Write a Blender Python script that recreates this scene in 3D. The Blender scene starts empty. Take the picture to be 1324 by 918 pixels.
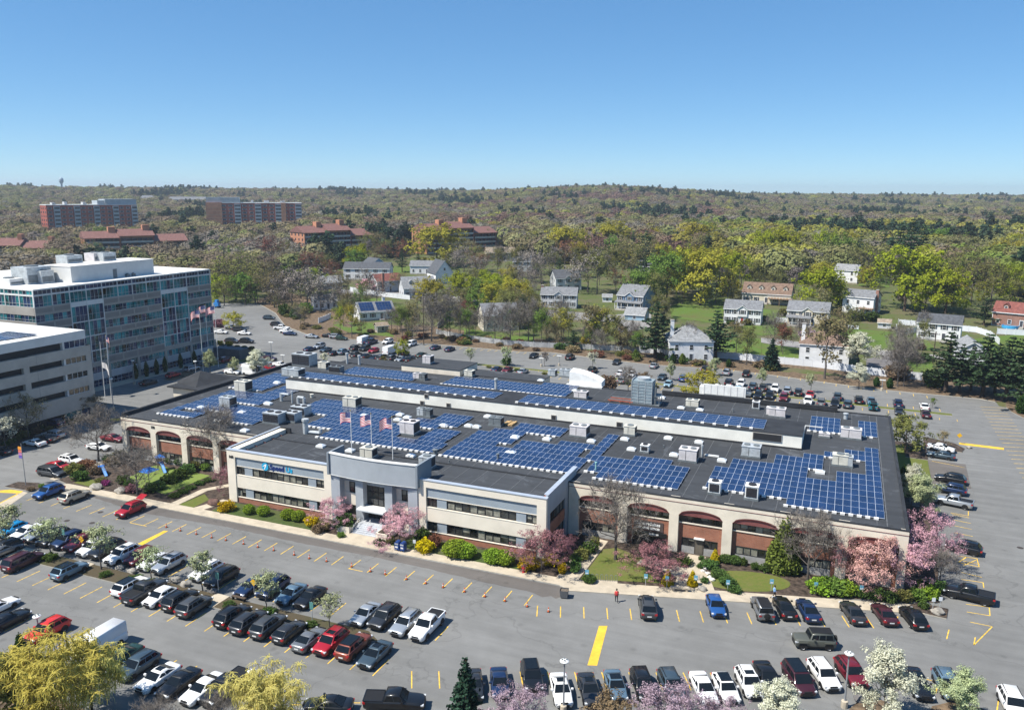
import bpy, bmesh, math, random
import numpy as np
from mathutils import Vector, Matrix
R = math.radians
scene = bpy.context.scene
COL = scene.collection
# ---------------------------------------------------------------- camera
FPX, PITCH, YAW, ROLL, CAMH = 1050.0, R(11.34), R(22.35), R(0.35), 48.5
_f = Vector((-math.sin(YAW)*math.cos(PITCH), math.cos(YAW)*math.cos(PITCH), -math.sin(PITCH)))
_r = Vector((math.cos(YAW), math.sin(YAW), 0))
_u = _r.cross(_f)
CR = _r*math.cos(ROLL) + _u*math.sin(ROLL)
CU = -_r*math.sin(ROLL) + _u*math.cos(ROLL)
CF = _f
cam_data = bpy.data.cameras.new('camera')
cam = bpy.data.objects.new('camera', cam_data)
COL.objects.link(cam)
cam_data.sensor_width = 36
cam_data.lens = FPX/1324*36
cam_data.clip_start = 1
cam_data.clip_end = 60000
M4 = Matrix(((CR.x, CU.x, -CF.x, 0), (CR.y, CU.y, -CF.y, 0), (CR.z, CU.z, -CF.z, CAMH), (0, 0, 0, 1)))
cam.matrix_world = M4
scene.camera = cam
# ---------------------------------------------------------------- sky and sun
SUN_EL, SUN_AZ = R(55), R(43)          # elevation; shadows fall towards (cos az, sin az)
sv = Vector((-math.cos(SUN_AZ)*math.cos(SUN_EL), -math.sin(SUN_AZ)*math.cos(SUN_EL), math.sin(SUN_EL)))
world = bpy.data.worlds.new('World')
scene.world = world
world.use_nodes = True
wn = world.node_tree
sky = wn.nodes.new('ShaderNodeTexSky')
sky.sky_type = 'NISHITA'
sky.sun_disc = False
sky.sun_elevation = SUN_EL
sky.sun_rotation = math.atan2(sv.x, sv.y)
sky.altitude = 60
sky.air_density = 0.6
sky.dust_density = 0.0
sky.ozone_density = 3.0
bg = wn.nodes['Background']
bg.inputs['Strength'].default_value = 0.127
sg_ = wn.nodes.new('ShaderNodeGamma'); sg_.inputs['Gamma'].default_value = .55
sh_ = wn.nodes.new('ShaderNodeHueSaturation'); sh_.inputs['Saturation'].default_value = 1.5
sm_ = wn.nodes.new('ShaderNodeMix'); sm_.data_type = 'RGBA'; sm_.blend_type = 'MULTIPLY'; sm_.inputs['Factor'].default_value = 1; sm_.inputs['B'].default_value = (.97, 1.24, 1.40, 1)
wn.links.new(sky.outputs[0], sg_.inputs['Color']); wn.links.new(sg_.outputs[0], sh_.inputs['Color']); wn.links.new(sh_.outputs[0], sm_.inputs['A']); wn.links.new(sm_.outputs['Result'], bg.inputs['Color'])
sl = bpy.data.lights.new('sun', 'SUN')
sl.energy = 4.15
sl.angle = R(0.53)
sl.color = (1.0, 0.95, 0.86)
so = bpy.data.objects.new('sun', sl)
COL.objects.link(so)
so.rotation_euler = sv.to_track_quat('Z', 'Y').to_euler()
vs = scene.view_settings
vs.view_transform = 'Standard'
vs.look = 'None'
vs.exposure = 0.86
vs.gamma = 1.0
vs.use_curve_mapping = False
cy = scene.cycles
cy.max_bounces = 5
cy.diffuse_bounces = 2
cy.glossy_bounces = 2
cy.transmission_bounces = 2
cy.transparent_max_bounces = 6
cy.volume_bounces = 0
cy.caustics_reflective = False
cy.caustics_refractive = False
cy.use_denoising = True

# ---------------------------------------------------------------- survey helpers
def ray(px, py):
    return CF*FPX + CR*(px-662) - CU*(py-459)
def at(px, py, z=0.0):
    """world point at height z seen at photo position (px, py)"""
    d = ray(px, py)
    t = (z-CAMH)/d.z
    return Vector((d.x*t, d.y*t, z))
_sx = [-400, 200, 330, 453, 557, 670, 838, 990, 1128, 1287, 1700]
_sd = [430, 405, 375, 294, 274, 262, 246, 237, 231, 229, 240]
HILLS = [(120, 1900, 20, 420, 620), (-420, 2200, 17, 600, 500), (790, 1560, 26, 420, 190), (960, 2100, 7, 500, 260), (1210, 2500, 8, 500, 300),
         (1600, 2600, 8, 600, 500), (430, 2500, 11, 500, 330), (640, 2600, 8, 500, 300)]
def terr(x, y):
    D = math.hypot(x, y)
    if D < 150: return 0.0
    d = Vector((x, y, 0))
    dep = d.x*-math.sin(YAW) + d.y*math.cos(YAW)
    lat = d.x*math.cos(YAW) + d.y*math.sin(YAW)
    px = 662 + 1050*lat/max(dep, .35*D)
    px = max(-1500, min(2800, px))
    s = float(np.interp(px, _sx, _sd))
    z = 0.0
    if D > s:
        q = (D-s)*0.040
        z = q if q < 8 else 8 + 6*(1-math.exp(-(q-8)/6))
    if D > 900:
        for hx, hd, hh, sd_, sx_ in HILLS:
            e = ((D-hd)/sd_)**2 + ((px-hx)/sx_)**2
            if e < 9: z += hh*math.exp(-e)
        z += 2.5*math.sin(x*.0041+1.3)*math.sin(y*.0037) * min(1, (D-900)/600)
    if D > 3000: z -= (D-3000)*.002
    return z
def gt(px, py, dz=0.0):
    """ground point (on the terrain) seen at photo position (px, py)"""
    d = ray(px, py).normalized()
    t, step = 60.0, 8.0
    while t < 6000:
        p = d*t
        if CAMH + p.z < terr(p.x, p.y):
            lo, hi = t-step, t
            for _ in range(24):
                m = (lo+hi)/2
                p = d*m
                if CAMH + p.z < terr(p.x, p.y): hi = m
                else: lo = m
            p = d*hi
            return Vector((p.x, p.y, terr(p.x, p.y)+dz))
        t += step
        step = max(2.0, t*.008)
    p = d*6000
    return Vector((p.x, p.y, terr(p.x, p.y)))
def scale_at(p):
    """photo pixels per metre at point p"""
    return FPX/max(1, (Vector(p)-Vector((0, 0, CAMH))).dot(CF))

# ---------------------------------------------------------------- materials
MATS = {}
def mat(name, col, rough=.8, var=.12, scale=.6, metal=0.0, spec=.3, coords='world', det=3.0, bump=0.0, col2=None, coat=0.0):
    if name in MATS: return MATS[name]
    m = bpy.data.materials.new(name)
    m.use_nodes = True
    nt = m.node_tree
    b = nt.nodes['Principled BSDF']
    b.inputs['Roughness'].default_value = rough
    b.inputs['Metallic'].default_value = metal
    b.inputs['Specular IOR Level'].default_value = spec
    if coat: 
        b.inputs['Coat Weight'].default_value = coat
        b.inputs['Coat Roughness'].default_value = .08
    if var > 0 or col2:
        if coords == 'world':
            src = nt.nodes.new('ShaderNodeNewGeometry').outputs['Position']
        else:
            src = nt.nodes.new('ShaderNodeTexCoord').outputs['Object']
        n = nt.nodes.new('ShaderNodeTexNoise')
        n.inputs['Scale'].default_value = scale
        n.inputs['Detail'].default_value = det
        n.inputs['Roughness'].default_value = .62
        nt.links.new(src, n.inputs['Vector'])
        mx = nt.nodes.new('ShaderNodeMix')
        mx.data_type = 'RGBA'
        c2 = col2 or tuple(c*(1-var*1.6) for c in col)
        c1 = col if col2 else tuple(min(1, c*(1+var)) for c in col)
        mr = nt.nodes.new('ShaderNodeMapRange')
        mr.inputs[1].default_value = .32
        mr.inputs[2].default_value = .68
        nt.links.new(n.outputs['Fac'], mr.inputs[0])
        nt.links.new(mr.outputs[0], mx.inputs['Factor'])
        mx.inputs['A'].default_value = (*c1, 1)
        mx.inputs['B'].default_value = (*c2, 1)
        nt.links.new(mx.outputs['Result'], b.inputs['Base Color'])
        if bump:
            bp = nt.nodes.new('ShaderNodeBump')
            bp.inputs['Strength'].default_value = bump
            nt.links.new(n.outputs['Fac'], bp.inputs['Height'])
            nt.links.new(bp.outputs[0], b.inputs['Normal'])
    else:
        b.inputs['Base Color'].default_value = (*col, 1)
    MATS[name] = m
    return m
def brick_mat(name, c1, c2, mortar, sc=1.0, bw=.5, bh=.17, vec='world'):
    if name in MATS: return MATS[name]
    m = bpy.data.materials.new(name)
    m.use_nodes = True
    nt = m.node_tree
    b = nt.nodes['Principled BSDF']
    b.inputs['Roughness'].default_value = .88
    g = nt.nodes.new('ShaderNodeNewGeometry')
    sp = nt.nodes.new('ShaderNodeSeparateXYZ')
    nt.links.new(g.outputs['Position'], sp.inputs[0])
    ad = nt.nodes.new('ShaderNodeMath')
    nt.links.new(sp.outputs[0], ad.inputs[0]); nt.links.new(sp.outputs[1], ad.inputs[1])
    cb = nt.nodes.new('ShaderNodeCombineXYZ')
    nt.links.new(ad.outputs[0], cb.inputs[0]); nt.links.new(sp.outputs[2], cb.inputs[1])
    t = nt.nodes.new('ShaderNodeTexBrick')
    t.inputs['Scale'].default_value = sc
    t.inputs['Brick Width'].default_value = bw
    t.inputs['Row Height'].default_value = bh
    t.inputs['Mortar Size'].default_value = .012
    t.inputs['Color1'].default_value = (*c1, 1); t.inputs['Color2'].default_value = (*c2, 1); t.inputs['Mortar'].default_value = (*mortar, 1)
    nt.links.new(cb.outputs[0], t.inputs['Vector'])
    n = nt.nodes.new('ShaderNodeTexNoise'); n.inputs['Scale'].default_value = .5; n.inputs['Detail'].default_value = 4
    nt.links.new(g.outputs['Position'], n.inputs['Vector'])
    mx = nt.nodes.new('ShaderNodeMix'); mx.data_type = 'RGBA'; mx.blend_type = 'MULTIPLY'
    mx.inputs['Factor'].default_value = .6
    rp = nt.nodes.new('ShaderNodeMapRange'); rp.inputs[1].default_value = .3; rp.inputs[2].default_value = .7; rp.inputs[3].default_value = .62; rp.inputs[4].default_value = 1.15
    nt.links.new(n.outputs['Fac'], rp.inputs[0])
    nt.links.new(t.outputs['Color'], mx.inputs['A']); nt.links.new(rp.outputs[0], mx.inputs['B'])
    nt.links.new(mx.outputs['Result'], b.inputs['Base Color'])
    MATS[name] = m
    return m
def leaf_mat(name, col, vary=.45, transl=.28, tintattr=None):
    if name in MATS: return MATS[name]
    m = bpy.data.materials.new(name)
    m.use_nodes = True
    nt = m.node_tree
    for n in list(nt.nodes): nt.nodes.remove(n)
    out = nt.nodes.new('ShaderNodeOutputMaterial')
    g = nt.nodes.new('ShaderNodeNewGeometry')
    oi = nt.nodes.new('ShaderNodeObjectInfo')
    hs = nt.nodes.new('ShaderNodeHueSaturation')
    mr = nt.nodes.new('ShaderNodeMapRange'); mr.inputs[3].default_value = 1-vary; mr.inputs[4].default_value = 1+vary
    nt.links.new(g.outputs['Random Per Island'], mr.inputs[0])
    m2 = nt.nodes.new('ShaderNodeMapRange'); m2.inputs[3].default_value = .82; m2.inputs[4].default_value = 1.15
    nt.links.new(oi.outputs['Random'], m2.inputs[0])
    mm = nt.nodes.new('ShaderNodeMath'); mm.operation = 'MULTIPLY'
    nt.links.new(mr.outputs[0], mm.inputs[0]); nt.links.new(m2.outputs[0], mm.inputs[1])
    nt.links.new(mm.outputs[0], hs.inputs['Value'])
    m3 = nt.nodes.new('ShaderNodeMapRange'); m3.inputs[3].default_value = .485; m3.inputs[4].default_value = .515
    nt.links.new(oi.outputs['Random'], m3.inputs[0])
    nt.links.new(m3.outputs[0], hs.inputs['Hue'])
    if tintattr:
        a = nt.nodes.new('ShaderNodeAttribute'); a.attribute_type = 'INSTANCER'; a.attribute_name = tintattr
        nt.links.new(a.outputs['Color'], hs.inputs['Color'])
    else:
        hs.inputs['Color'].default_value = (*col, 1)
    d = nt.nodes.new('ShaderNodeBsdfDiffuse'); t = nt.nodes.new('ShaderNodeBsdfTranslucent')
    x = nt.nodes.new('ShaderNodeMixShader'); x.inputs[0].default_value = transl
    nt.links.new(hs.outputs[0], d.inputs[0]); nt.links.new(hs.outputs[0], t.inputs[0])
    nt.links.new(d.outputs[0], x.inputs[1]); nt.links.new(t.outputs[0], x.inputs[2])
    nt.links.new(x.outputs[0], out.inputs[0])
    MATS[name] = m
    return m
def glass_mat(name, col, rough=.06, spec=.8, var=.5, scale=.35):
    """dark window glass: a glossy dark surface with blotchy depth behind it"""
    return mat(name, col, rough=rough, var=var, scale=scale, spec=spec, det=2)

# ---------------------------------------------------------------- mesh builder
class MB:
    def __init__(s): s.v = []; s.f = []; s.m = []
    def add(s, vs, fs, mi=0):
        k = len(s.v)
        s.v.extend([tuple(p) for p in vs])
        s.f.extend([tuple(i+k for i in f) for f in fs])
        s.m.extend([mi]*len(fs))
        return s
    def box(s, x0, x1, y0, y1, z0, z1, mi=0):
        return s.add([(x0,y0,z0),(x1,y0,z0),(x1,y1,z0),(x0,y1,z0),(x0,y0,z1),(x1,y0,z1),(x1,y1,z1),(x0,y1,z1)],
                     [(0,3,2,1),(4,5,6,7),(0,1,5,4),(1,2,6,5),(2,3,7,6),(3,0,4,7)], mi)
    def quad(s, a, b, c, d, mi=0): return s.add([a,b,c,d], [(0,1,2,3)], mi)
    def poly(s, pts, mi=0): return s.add(pts, [tuple(range(len(pts)))], mi)
    def prism(s, pts, z0, z1, mi=0, mtop=None):
        n = len(pts)
        a = sum(pts[i][0]*pts[(i+1)%n][1]-pts[(i+1)%n][0]*pts[i][1] for i in range(n))
        if a < 0: pts = pts[::-1]
        v = [(p[0],p[1],z0) for p in pts]+[(p[0],p[1],z1) for p in pts]
        s.add(v, [(i,(i+1)%n,n+(i+1)%n,n+i) for i in range(n)]+[tuple(range(n-1,-1,-1))], mi)
        s.add([(p[0],p[1],z1) for p in pts], [tuple(range(n))], mi if mtop is None else mtop)
        return s
    def tube(s, p0, p1, r0, r1, n=6, mi=0, caps=True):
        p0, p1 = Vector(p0), Vector(p1)
        d = (p1-p0)
        if d.length < 1e-6: return s
        d.normalize()
        a = d.orthogonal().normalized(); b = d.cross(a)
        v = []
        for p, r in ((p0,r0),(p1,r1)):
            for i in range(n):
                t = 2*math.pi*i/n
                v.append(p+a*(r*math.cos(t))+b*(r*math.sin(t)))
        f = [(i,(i+1)%n,n+(i+1)%n,n+i) for i in range(n)]
        if caps: f += [tuple(range(n-1,-1,-1)), tuple(range(n,2*n))]
        return s.add(v, f, mi)
    def lathe(s, prof, c=(0,0,0), n=12, mi=0):
        v = []; k = len(prof)
        for r, z in prof:
            for i in range(n):
                t = 2*math.pi*i/n
                v.append((c[0]+r*math.cos(t), c[1]+r*math.sin(t), c[2]+z))
        f = [(j*n+i, j*n+(i+1)%n, (j+1)*n+(i+1)%n, (j+1)*n+i) for j in range(k-1) for i in range(n)]
        f += [tuple(range(n-1,-1,-1)), tuple((k-1)*n+i for i in range(n))]
        return s.add(v, f, mi)
    def xform(s, M, a=0):
        for i in range(a, len(s.v)): s.v[i] = tuple(M @ Vector(s.v[i]))
        return s
    def mesh(s, name, mats, smooth=False, auto=None):
        me = bpy.data.meshes.new(name)
        me.from_pydata(s.v, [], s.f)
        for m in (mats if isinstance(mats, (list, tuple)) else [mats]): me.materials.append(m)
        me.polygons.foreach_set('material_index', s.m)
        if smooth: me.polygons.foreach_set('use_smooth', [True]*len(s.f))
        me.update()
        return me
    def build(s, name, mats, parent=None, loc=None, smooth=False, kind=None):
        return obj(name, s.mesh(name, mats, smooth), parent, loc, kind)
def obj(name, me, parent=None, loc=None, kind=None, rz=None, sc=None):
    o = bpy.data.objects.new(name, me)
    COL.objects.link(o)
    if parent: o.parent = parent
    if loc is not None: o.location = loc
    if rz is not None: o.rotation_euler = (0, 0, rz)
    if sc is not None: o.scale = sc if isinstance(sc, (tuple, list)) else (sc, sc, sc)
    if kind: o['kind'] = kind
    return o
LABELS = {}
def tag(o, label, cat, group=None, share=False):
    label = ' '.join(label.split())
    if not share:
        if label in LABELS: print('DUPLABEL', label)
        n = len(label.split())
        if n < 4 or n > 16: print('LABELLEN', n, label)
    LABELS[label] = 1
    o['label'] = label; o['category'] = cat
    if group: o['group'] = group
    return o
def thing(name, label, cat, loc=(0,0,0), rz=0, group=None, share=False):
    o = bpy.data.objects.new(name, None)
    COL.objects.link(o)
    o.location = loc
    o.rotation_euler = (0, 0, rz)
    o.empty_display_size = .2
    return tag(o, label, cat, group, share)
def recolor(o, m, slot=0):
    s = o.material_slots[slot]
    s.link = 'OBJECT'
    s.material = m
def quad_cloud(name, c, size, mats, rng, up=.0, asp=1.0, mi=None, nrm=None, rnd=.55):
    """mesh of many small separate leaf faces: c Nx3 centres, size N"""
    n = len(c)
    a = rng.normal(size=(n,3)); a[:,2] += up
    if nrm is not None: a = a*rnd + nrm
    a /= np.linalg.norm(a, axis=1)[:,None]+1e-9
    b = rng.normal(size=(n,3))
    u = np.cross(a, b); u /= np.linalg.norm(u, axis=1)[:,None]+1e-9
    w = np.cross(a, u)
    s = np.asarray(size)[:,None]*.5
    j = rng.uniform(.75, 1.25, size=(n,4,1))
    v = np.stack([c-u*s*j[:,0]-w*s*asp*.55, c+u*s*.45*j[:,1]-w*s*asp*j[:,1], c+u*s*j[:,2]+w*s*asp*.5, c-u*s*.4*j[:,3]+w*s*asp*j[:,3]], axis=1).reshape(-1,3)
    me = bpy.data.meshes.new(name)
    me.vertices.add(4*n); me.loops.add(4*n); me.polygons.add(n)
    me.vertices.foreach_set('co', v.astype(np.float32).ravel())
    me.loops.foreach_set('vertex_index', np.arange(4*n, dtype=np.int32))
    me.polygons.foreach_set('loop_start', np.arange(0,4*n,4, dtype=np.int32))
    for m in (mats if isinstance(mats,(list,tuple)) else [mats]): me.materials.append(m)
    if mi is not None: me.polygons.foreach_set('material_index', np.asarray(mi, dtype=np.int32))
    me.update(calc_edges=True)
    return me
# ================================================================ ground, lot, markings
rnd = random.Random(5)
def asphalt_mat(name, base, dark, dust=0):
    m = bpy.data.materials.new(name); m.use_nodes = True
    nt = m.node_tree; b = nt.nodes['Principled BSDF']
    b.inputs['Roughness'].default_value = .9; b.inputs['Specular IOR Level'].default_value = .2
    g = nt.nodes.new('ShaderNodeNewGeometry')
    def noise(sc, det, rough=.6, dist=0):
        n = nt.nodes.new('ShaderNodeTexNoise'); n.inputs['Scale'].default_value = sc; n.inputs['Detail'].default_value = det
        n.inputs['Roughness'].default_value = rough; n.inputs['Distortion'].default_value = dist
        nt.links.new(g.outputs['Position'], n.inputs['Vector']); return n.outputs['Fac']
    def mr(src, a, b_, c, d):
        n = nt.nodes.new('ShaderNodeMapRange')
        for i, v in enumerate((a, b_, c, d)): n.inputs[i+1].default_value = v
        nt.links.new(src, n.inputs[0]); return n.outputs[0]
    def mul(x, y):
        n = nt.nodes.new('ShaderNodeMath'); n.operation = 'MULTIPLY'; nt.links.new(x, n.inputs[0]); nt.links.new(y, n.inputs[1]); return n.outputs[0]
    big = mr(noise(.035, 5, .6, .6), .35, .65, .86, 1.08)
    mid = mr(noise(.4, 5), .3, .7, .91, 1.06)
    fine = mr(noise(9, 3, .8), .3, .7, .93, 1.07)
    # patch seams and cracks
    mp = nt.nodes.new('ShaderNodeMapping'); mp.inputs['Scale'].default_value = (.06, .12, 1)
    nt.links.new(g.outputs['Position'], mp.inputs[0])
    vo = nt.nodes.new('ShaderNodeTexVoronoi'); vo.feature = 'DISTANCE_TO_EDGE'; vo.inputs['Scale'].default_value = .55
    nz = nt.nodes.new('ShaderNodeTexNoise'); nz.inputs['Scale'].default_value = .25; nz.inputs['Detail'].default_value = 5
    nt.links.new(g.outputs['Position'], nz.inputs['Vector'])
    va = nt.nodes.new('ShaderNodeVectorMath'); va.operation = 'MULTIPLY_ADD'; va.inputs[1].default_value = (.9, .9, 0)
    nt.links.new(nz.outputs['Color'], va.inputs[0]); nt.links.new(mp.outputs[0], va.inputs[2])
    nt.links.new(va.outputs[0], vo.inputs['Vector'])
    crack = mr(vo.outputs['Distance'], 0, .007, .80, 1)
    # streaks along the lanes from traffic
    mp2 = nt.nodes.new('ShaderNodeMapping'); mp2.inputs['Scale'].default_value = (.03, .8, 1); mp2.inputs['Rotation'].default_value = (0, 0, .12)
    nt.links.new(g.outputs['Position'], mp2.inputs[0])
    st = nt.nodes.new('ShaderNodeTexNoise'); st.inputs['Scale'].default_value = 1; st.inputs['Detail'].default_value = 3
    nt.links.new(mp2.outputs[0], st.inputs['Vector'])
    streak = mr(st.outputs['Fac'], .35, .65, .90, 1.05)
    # oil spots
    v2 = nt.nodes.new('ShaderNodeTexVoronoi'); v2.inputs['Scale'].default_value = .32
    nt.links.new(g.outputs['Position'], v2.inputs['Vector'])
    oil = mr(v2.outputs['Distance'], .04, .17, .76, 1)
    f = mul(mul(mul(big, mid), mul(fine, crack)), mul(streak, oil))
    if dust: f = mul(f, mr(noise(.16, 6, .7, 1.5), .56, .72, 1, 1+dust))
    vm = nt.nodes.new('ShaderNodeVectorMath'); vm.operation = 'SCALE'; vm.inputs[0].default_value = base
    nt.links.new(f, vm.inputs['Scale'])
    nt.links.new(vm.outputs[0], b.inputs['Base Color'])
    bp = nt.nodes.new('ShaderNodeBump'); bp.inputs['Strength'].default_value = .15
    nt.links.new(fine, bp.inputs['Height']); nt.links.new(bp.outputs[0], b.inputs['Normal'])
    MATS[name] = m
    return m
def ground_mat(name, g1, g2, br, f0, f1):
    """grass of two greens broken by brown litter"""
    m = bpy.data.materials.new(name); m.use_nodes = True
    nt = m.node_tree; b = nt.nodes['Principled BSDF']; b.inputs['Roughness'].default_value = .95; b.inputs['Specular IOR Level'].default_value = .1
    g = nt.nodes.new('ShaderNodeNewGeometry')
    def noise(sc, det):
        n = nt.nodes.new('ShaderNodeTexNoise'); n.inputs['Scale'].default_value = sc; n.inputs['Detail'].default_value = det; n.inputs['Roughness'].default_value = .65
        nt.links.new(g.outputs['Position'], n.inputs['Vector']); return n.outputs['Fac']
    def mr(src, a, b_):
        n = nt.nodes.new('ShaderNodeMapRange'); n.inputs[1].default_value = a; n.inputs[2].default_value = b_; nt.links.new(src, n.inputs[0]); return n.outputs[0]
    def mix(fac, A, B):
        x = nt.nodes.new('ShaderNodeMix'); x.data_type = 'RGBA'; nt.links.new(fac, x.inputs['Factor'])
        for k, v in (('A', A), ('B', B)):
            if isinstance(v, tuple): x.inputs[k].default_value = (*v, 1)
            else: nt.links.new(v, x.inputs[k])
        return x.outputs['Result']
    grass = mix(mr(noise(1.7, 6), .35, .65), g1, g2)
    c = mix(mr(noise(.11, 6), f0, f1), grass, br)
    c = mix(mr(noise(7, 4), .3, 1.3), c, tuple(x*.45 for x in g2))
    nt.links.new(c, b.inputs['Base Color'])
    bp = nt.nodes.new('ShaderNodeBump'); bp.inputs['Strength'].default_value = .5; nt.links.new(noise(5, 5), bp.inputs['Height']); nt.links.new(bp.outputs[0], b.inputs['Normal'])
    MATS[name] = m
    return m
ASPH = asphalt_mat('asphalt', (.186, .186, .180), None)
ASPH2 = asphalt_mat('asphalt_dark', (.135, .123, .113), None)
ROADM = asphalt_mat('asphalt_road', (.26, .25, .24), None)
LITTER = ground_mat('leaf_litter', (.075, .115, .03), (.115, .13, .045), (.15, .125, .08), .42, .64)
LAWN = ground_mat('lawn_grass', (.085, .160, .028), (.12, .168, .04), (.13, .12, .05), .45, .75)
LAWN2 = ground_mat('front_grass', (.05, .085, .022), (.085, .11, .035), (.12, .11, .055), .5, .75)
LAWN3 = ground_mat('worn_grass', (.11, .15, .03), (.15, .155, .045), (.19, .16, .08), .5, .75)
TURF = ground_mat('play_turf', (.16, .24, .05), (.20, .25, .07), (.2, .22, .09), .6, .9)
MULCH = mat('mulch', (.075, .055, .042), .95, .5, 1.6, det=6, bump=.5)
BARK = mat('brown_mulch', (.15, .105, .065), .95, .4, 1.2, det=6, bump=.4)
CONC = mat('concrete', (.47, .405, .31), .85, .12, .7, det=6)
KERB = mat('kerb_concrete', (.42, .39, .33), .85, .14, .9, det=5)
YEL = mat('yellow_paint', (.80, .50, .065), .75, .28, 1.8, det=6)
YEL2 = mat('yellow_paint_bright', (.74, .46, .05), .7, .12, .9, det=6)

# terrain: one sheet from underfoot to past the horizon, on a polar grid round the camera
tb = MB()
rad = [0, 40, 80, 120, 150, 180, 200]
r_ = 215
while r_ < 700: rad.append(r_); r_ += 14
while r_ < 3400: rad.append(r_); r_ *= 1.045
rad += [3800, 4600, 6000, 9000, 14000, 22000]
NA = 150
ang = [math.pi/2+YAW + R(a) for a in np.concatenate([np.linspace(-50, 50, NA-30), np.linspace(53, 307, 30)])]
for r in rad:
    for a in ang:
        x, y = r*math.cos(a), r*math.sin(a)
        tb.v.append((x, y, terr(x, y)-.05))
fs = []
for i in range(len(rad)-1):
    for j in range(NA):
        k = (j+1) % NA
        fs.append((i*NA+j, (i+1)*NA+j, (i+1)*NA+k, i*NA+k))
tb.f = fs; tb.m = [0]*len(fs)
tb.build('ground', LITTER, kind='structure', smooth=True)

def sheet(name, pts, z, m, thick=0.0, mside=None, kind='structure'):
    """flat paved or planted area; thick > 0 gives it a real raised edge"""
    b = MB()
    pts = [(p[0], p[1]) for p in pts]
    if thick: b.prism(pts, z-thick, z, 1 if mside else 0, 0)
    else:
        n = len(pts)
        a = sum(pts[i][0]*pts[(i+1)%n][1]-pts[(i+1)%n][0]*pts[i][1] for i in range(n))
        b.poly([(p[0], p[1], z) for p in (pts if a > 0 else pts[::-1])])
    o = b.build(name, [m, mside] if mside else m, kind=kind)
    bm = bmesh.new(); bm.from_mesh(o.data); bmesh.ops.triangulate(bm, faces=[f for f in bm.faces if len(f.verts) > 4]); bm.to_mesh(o.data); bm.free()
    return o
def drape(name, pts, dz, m, kind='structure', cut=7.0):
    """area laid on the sloping terrain"""
    bm = bmesh.new()
    f = bm.faces.new([bm.verts.new((p[0], p[1], 0)) for p in pts])
    if f.normal.z < 0: f.normal_flip()
    bmesh.ops.triangulate(bm, faces=bm.faces[:])
    for _ in range(5):
        es = [e for e in bm.edges if e.calc_length() > cut]
        if not es: break
        bmesh.ops.subdivide_edges(bm, edges=es, cuts=1)
        bmesh.ops.triangulate(bm, faces=[f for f in bm.faces if len(f.verts) > 3])
    for v in bm.verts: v.co.z = terr(v.co.x, v.co.y)+dz
    bm.normal_update()
    for f in bm.faces:
        if f.normal.z < 0: f.normal_flip()
    me = bpy.data.meshes.new(name); bm.to_mesh(me); bm.free(); me.materials.append(m)
    return obj(name, me, kind=kind)
def A(*l): return [at(x, y) for x, y in l]
def strip(p, q, w):
    """a rectangle of width w along the line p-q"""
    p, q = Vector(p[:2]), Vector(q[:2]); d = (q-p).normalized(); n = Vector((-d.y, d.x))*w/2
    return [p+n, p-n, q-n, q+n]
lot = [(-335, 25), (40, 25), (40, 205), (39, 212), (35.5, 214), (35.5, 218)] + A((1287,520),(1266,516),(1211,511),(1128,503),(992,484.6),(935,478),(838,471.5),(790,466),(712,456),(670,455),(557,445),(453,439),(410,437),(395,432),(369,422),(356,405),(340,396),(330,392),(275,392)) + [(-335, 275)]
sheet('parking_lot', lot, .02, ASPH)
jr = random.Random(8)
edge = [(x, 87.3 + .2*math.sin(x*.21) + .3*math.sin(x*.083+1) + jr.uniform(-.1, .1) + (1.5*max(0, (-96-x)/14))) for x in np.arange(-110, -33, .9)] + [(-32.4, 86.6), (-31.2, 86.1), (-30.3, 86.8), (-29.6, 86.4), (-29.0, 87.3), (-28.8, 88.3)]
sheet('asphalt_patch', edge + [(-30.2, 89.55), (-98, 89.3), (-110, 89.1)], .026, ASPH2)
sheet('asphalt_patch', [(12.1, 136.7), (16.0, 138.4), (16.1, 148.3), (22.3, 149.4), (23, 163.3), (13.1, 163.8)], .026, ASPH2)
sheet('asphalt_patch', [(-174, 96), (-152, 98), (-152.5, 112), (-160, 128), (-171, 128)], .026, asphalt_mat('asphalt_grey', (.2, .2, .2), None))  # neutral grey asphalt, slightly paler than the rest of the lot
# kerbs along the lot's back edge
def kerb(name, pts, w=.16, h=.14):
    b = MB()
    for p, q in zip(pts, pts[1:]):
        s = strip(p, q, w); b.prism([(v.x, v.y) for v in s], 0, h)
    return b.build(name, KERB, kind='structure')
kerb('kerb', A((1287,520),(1266,516),(1211,511),(1128,503),(992,484.6),(935,478),(838,471.5),(790,466),(712,456),(670,455),(557,445),(453,439),(410,437),(395,432),(369,422),(356,405),(340,396),(330,392)))
# brown verge between the lot and the back fences
verge = A((330,391),(340,395.5),(356,404.5),(369,421.5),(395,431.5),(410,436.5),(453,438.5),(557,444.5),(670,454.5),(712,455.5),(790,465.5),(838,471),(935,477.5),(992,484.2),(1128,502.5),(1211,510.5),(1266,515.5),(1287,519.5),(1324,519)) + A((1324,498),(1215,492),(1180,486),(1002,466),(838,451),(670,438),(555,424),(460,420),(440,400),(360,380))
drape('verge', verge, .03, BARK)
mulch_corner = A((1301,527),(1308,533),(1324,541),(1345,541),(1345,515),(1300,516))
sheet('verge', mulch_corner, .12, BARK, .12, KERB)
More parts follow.
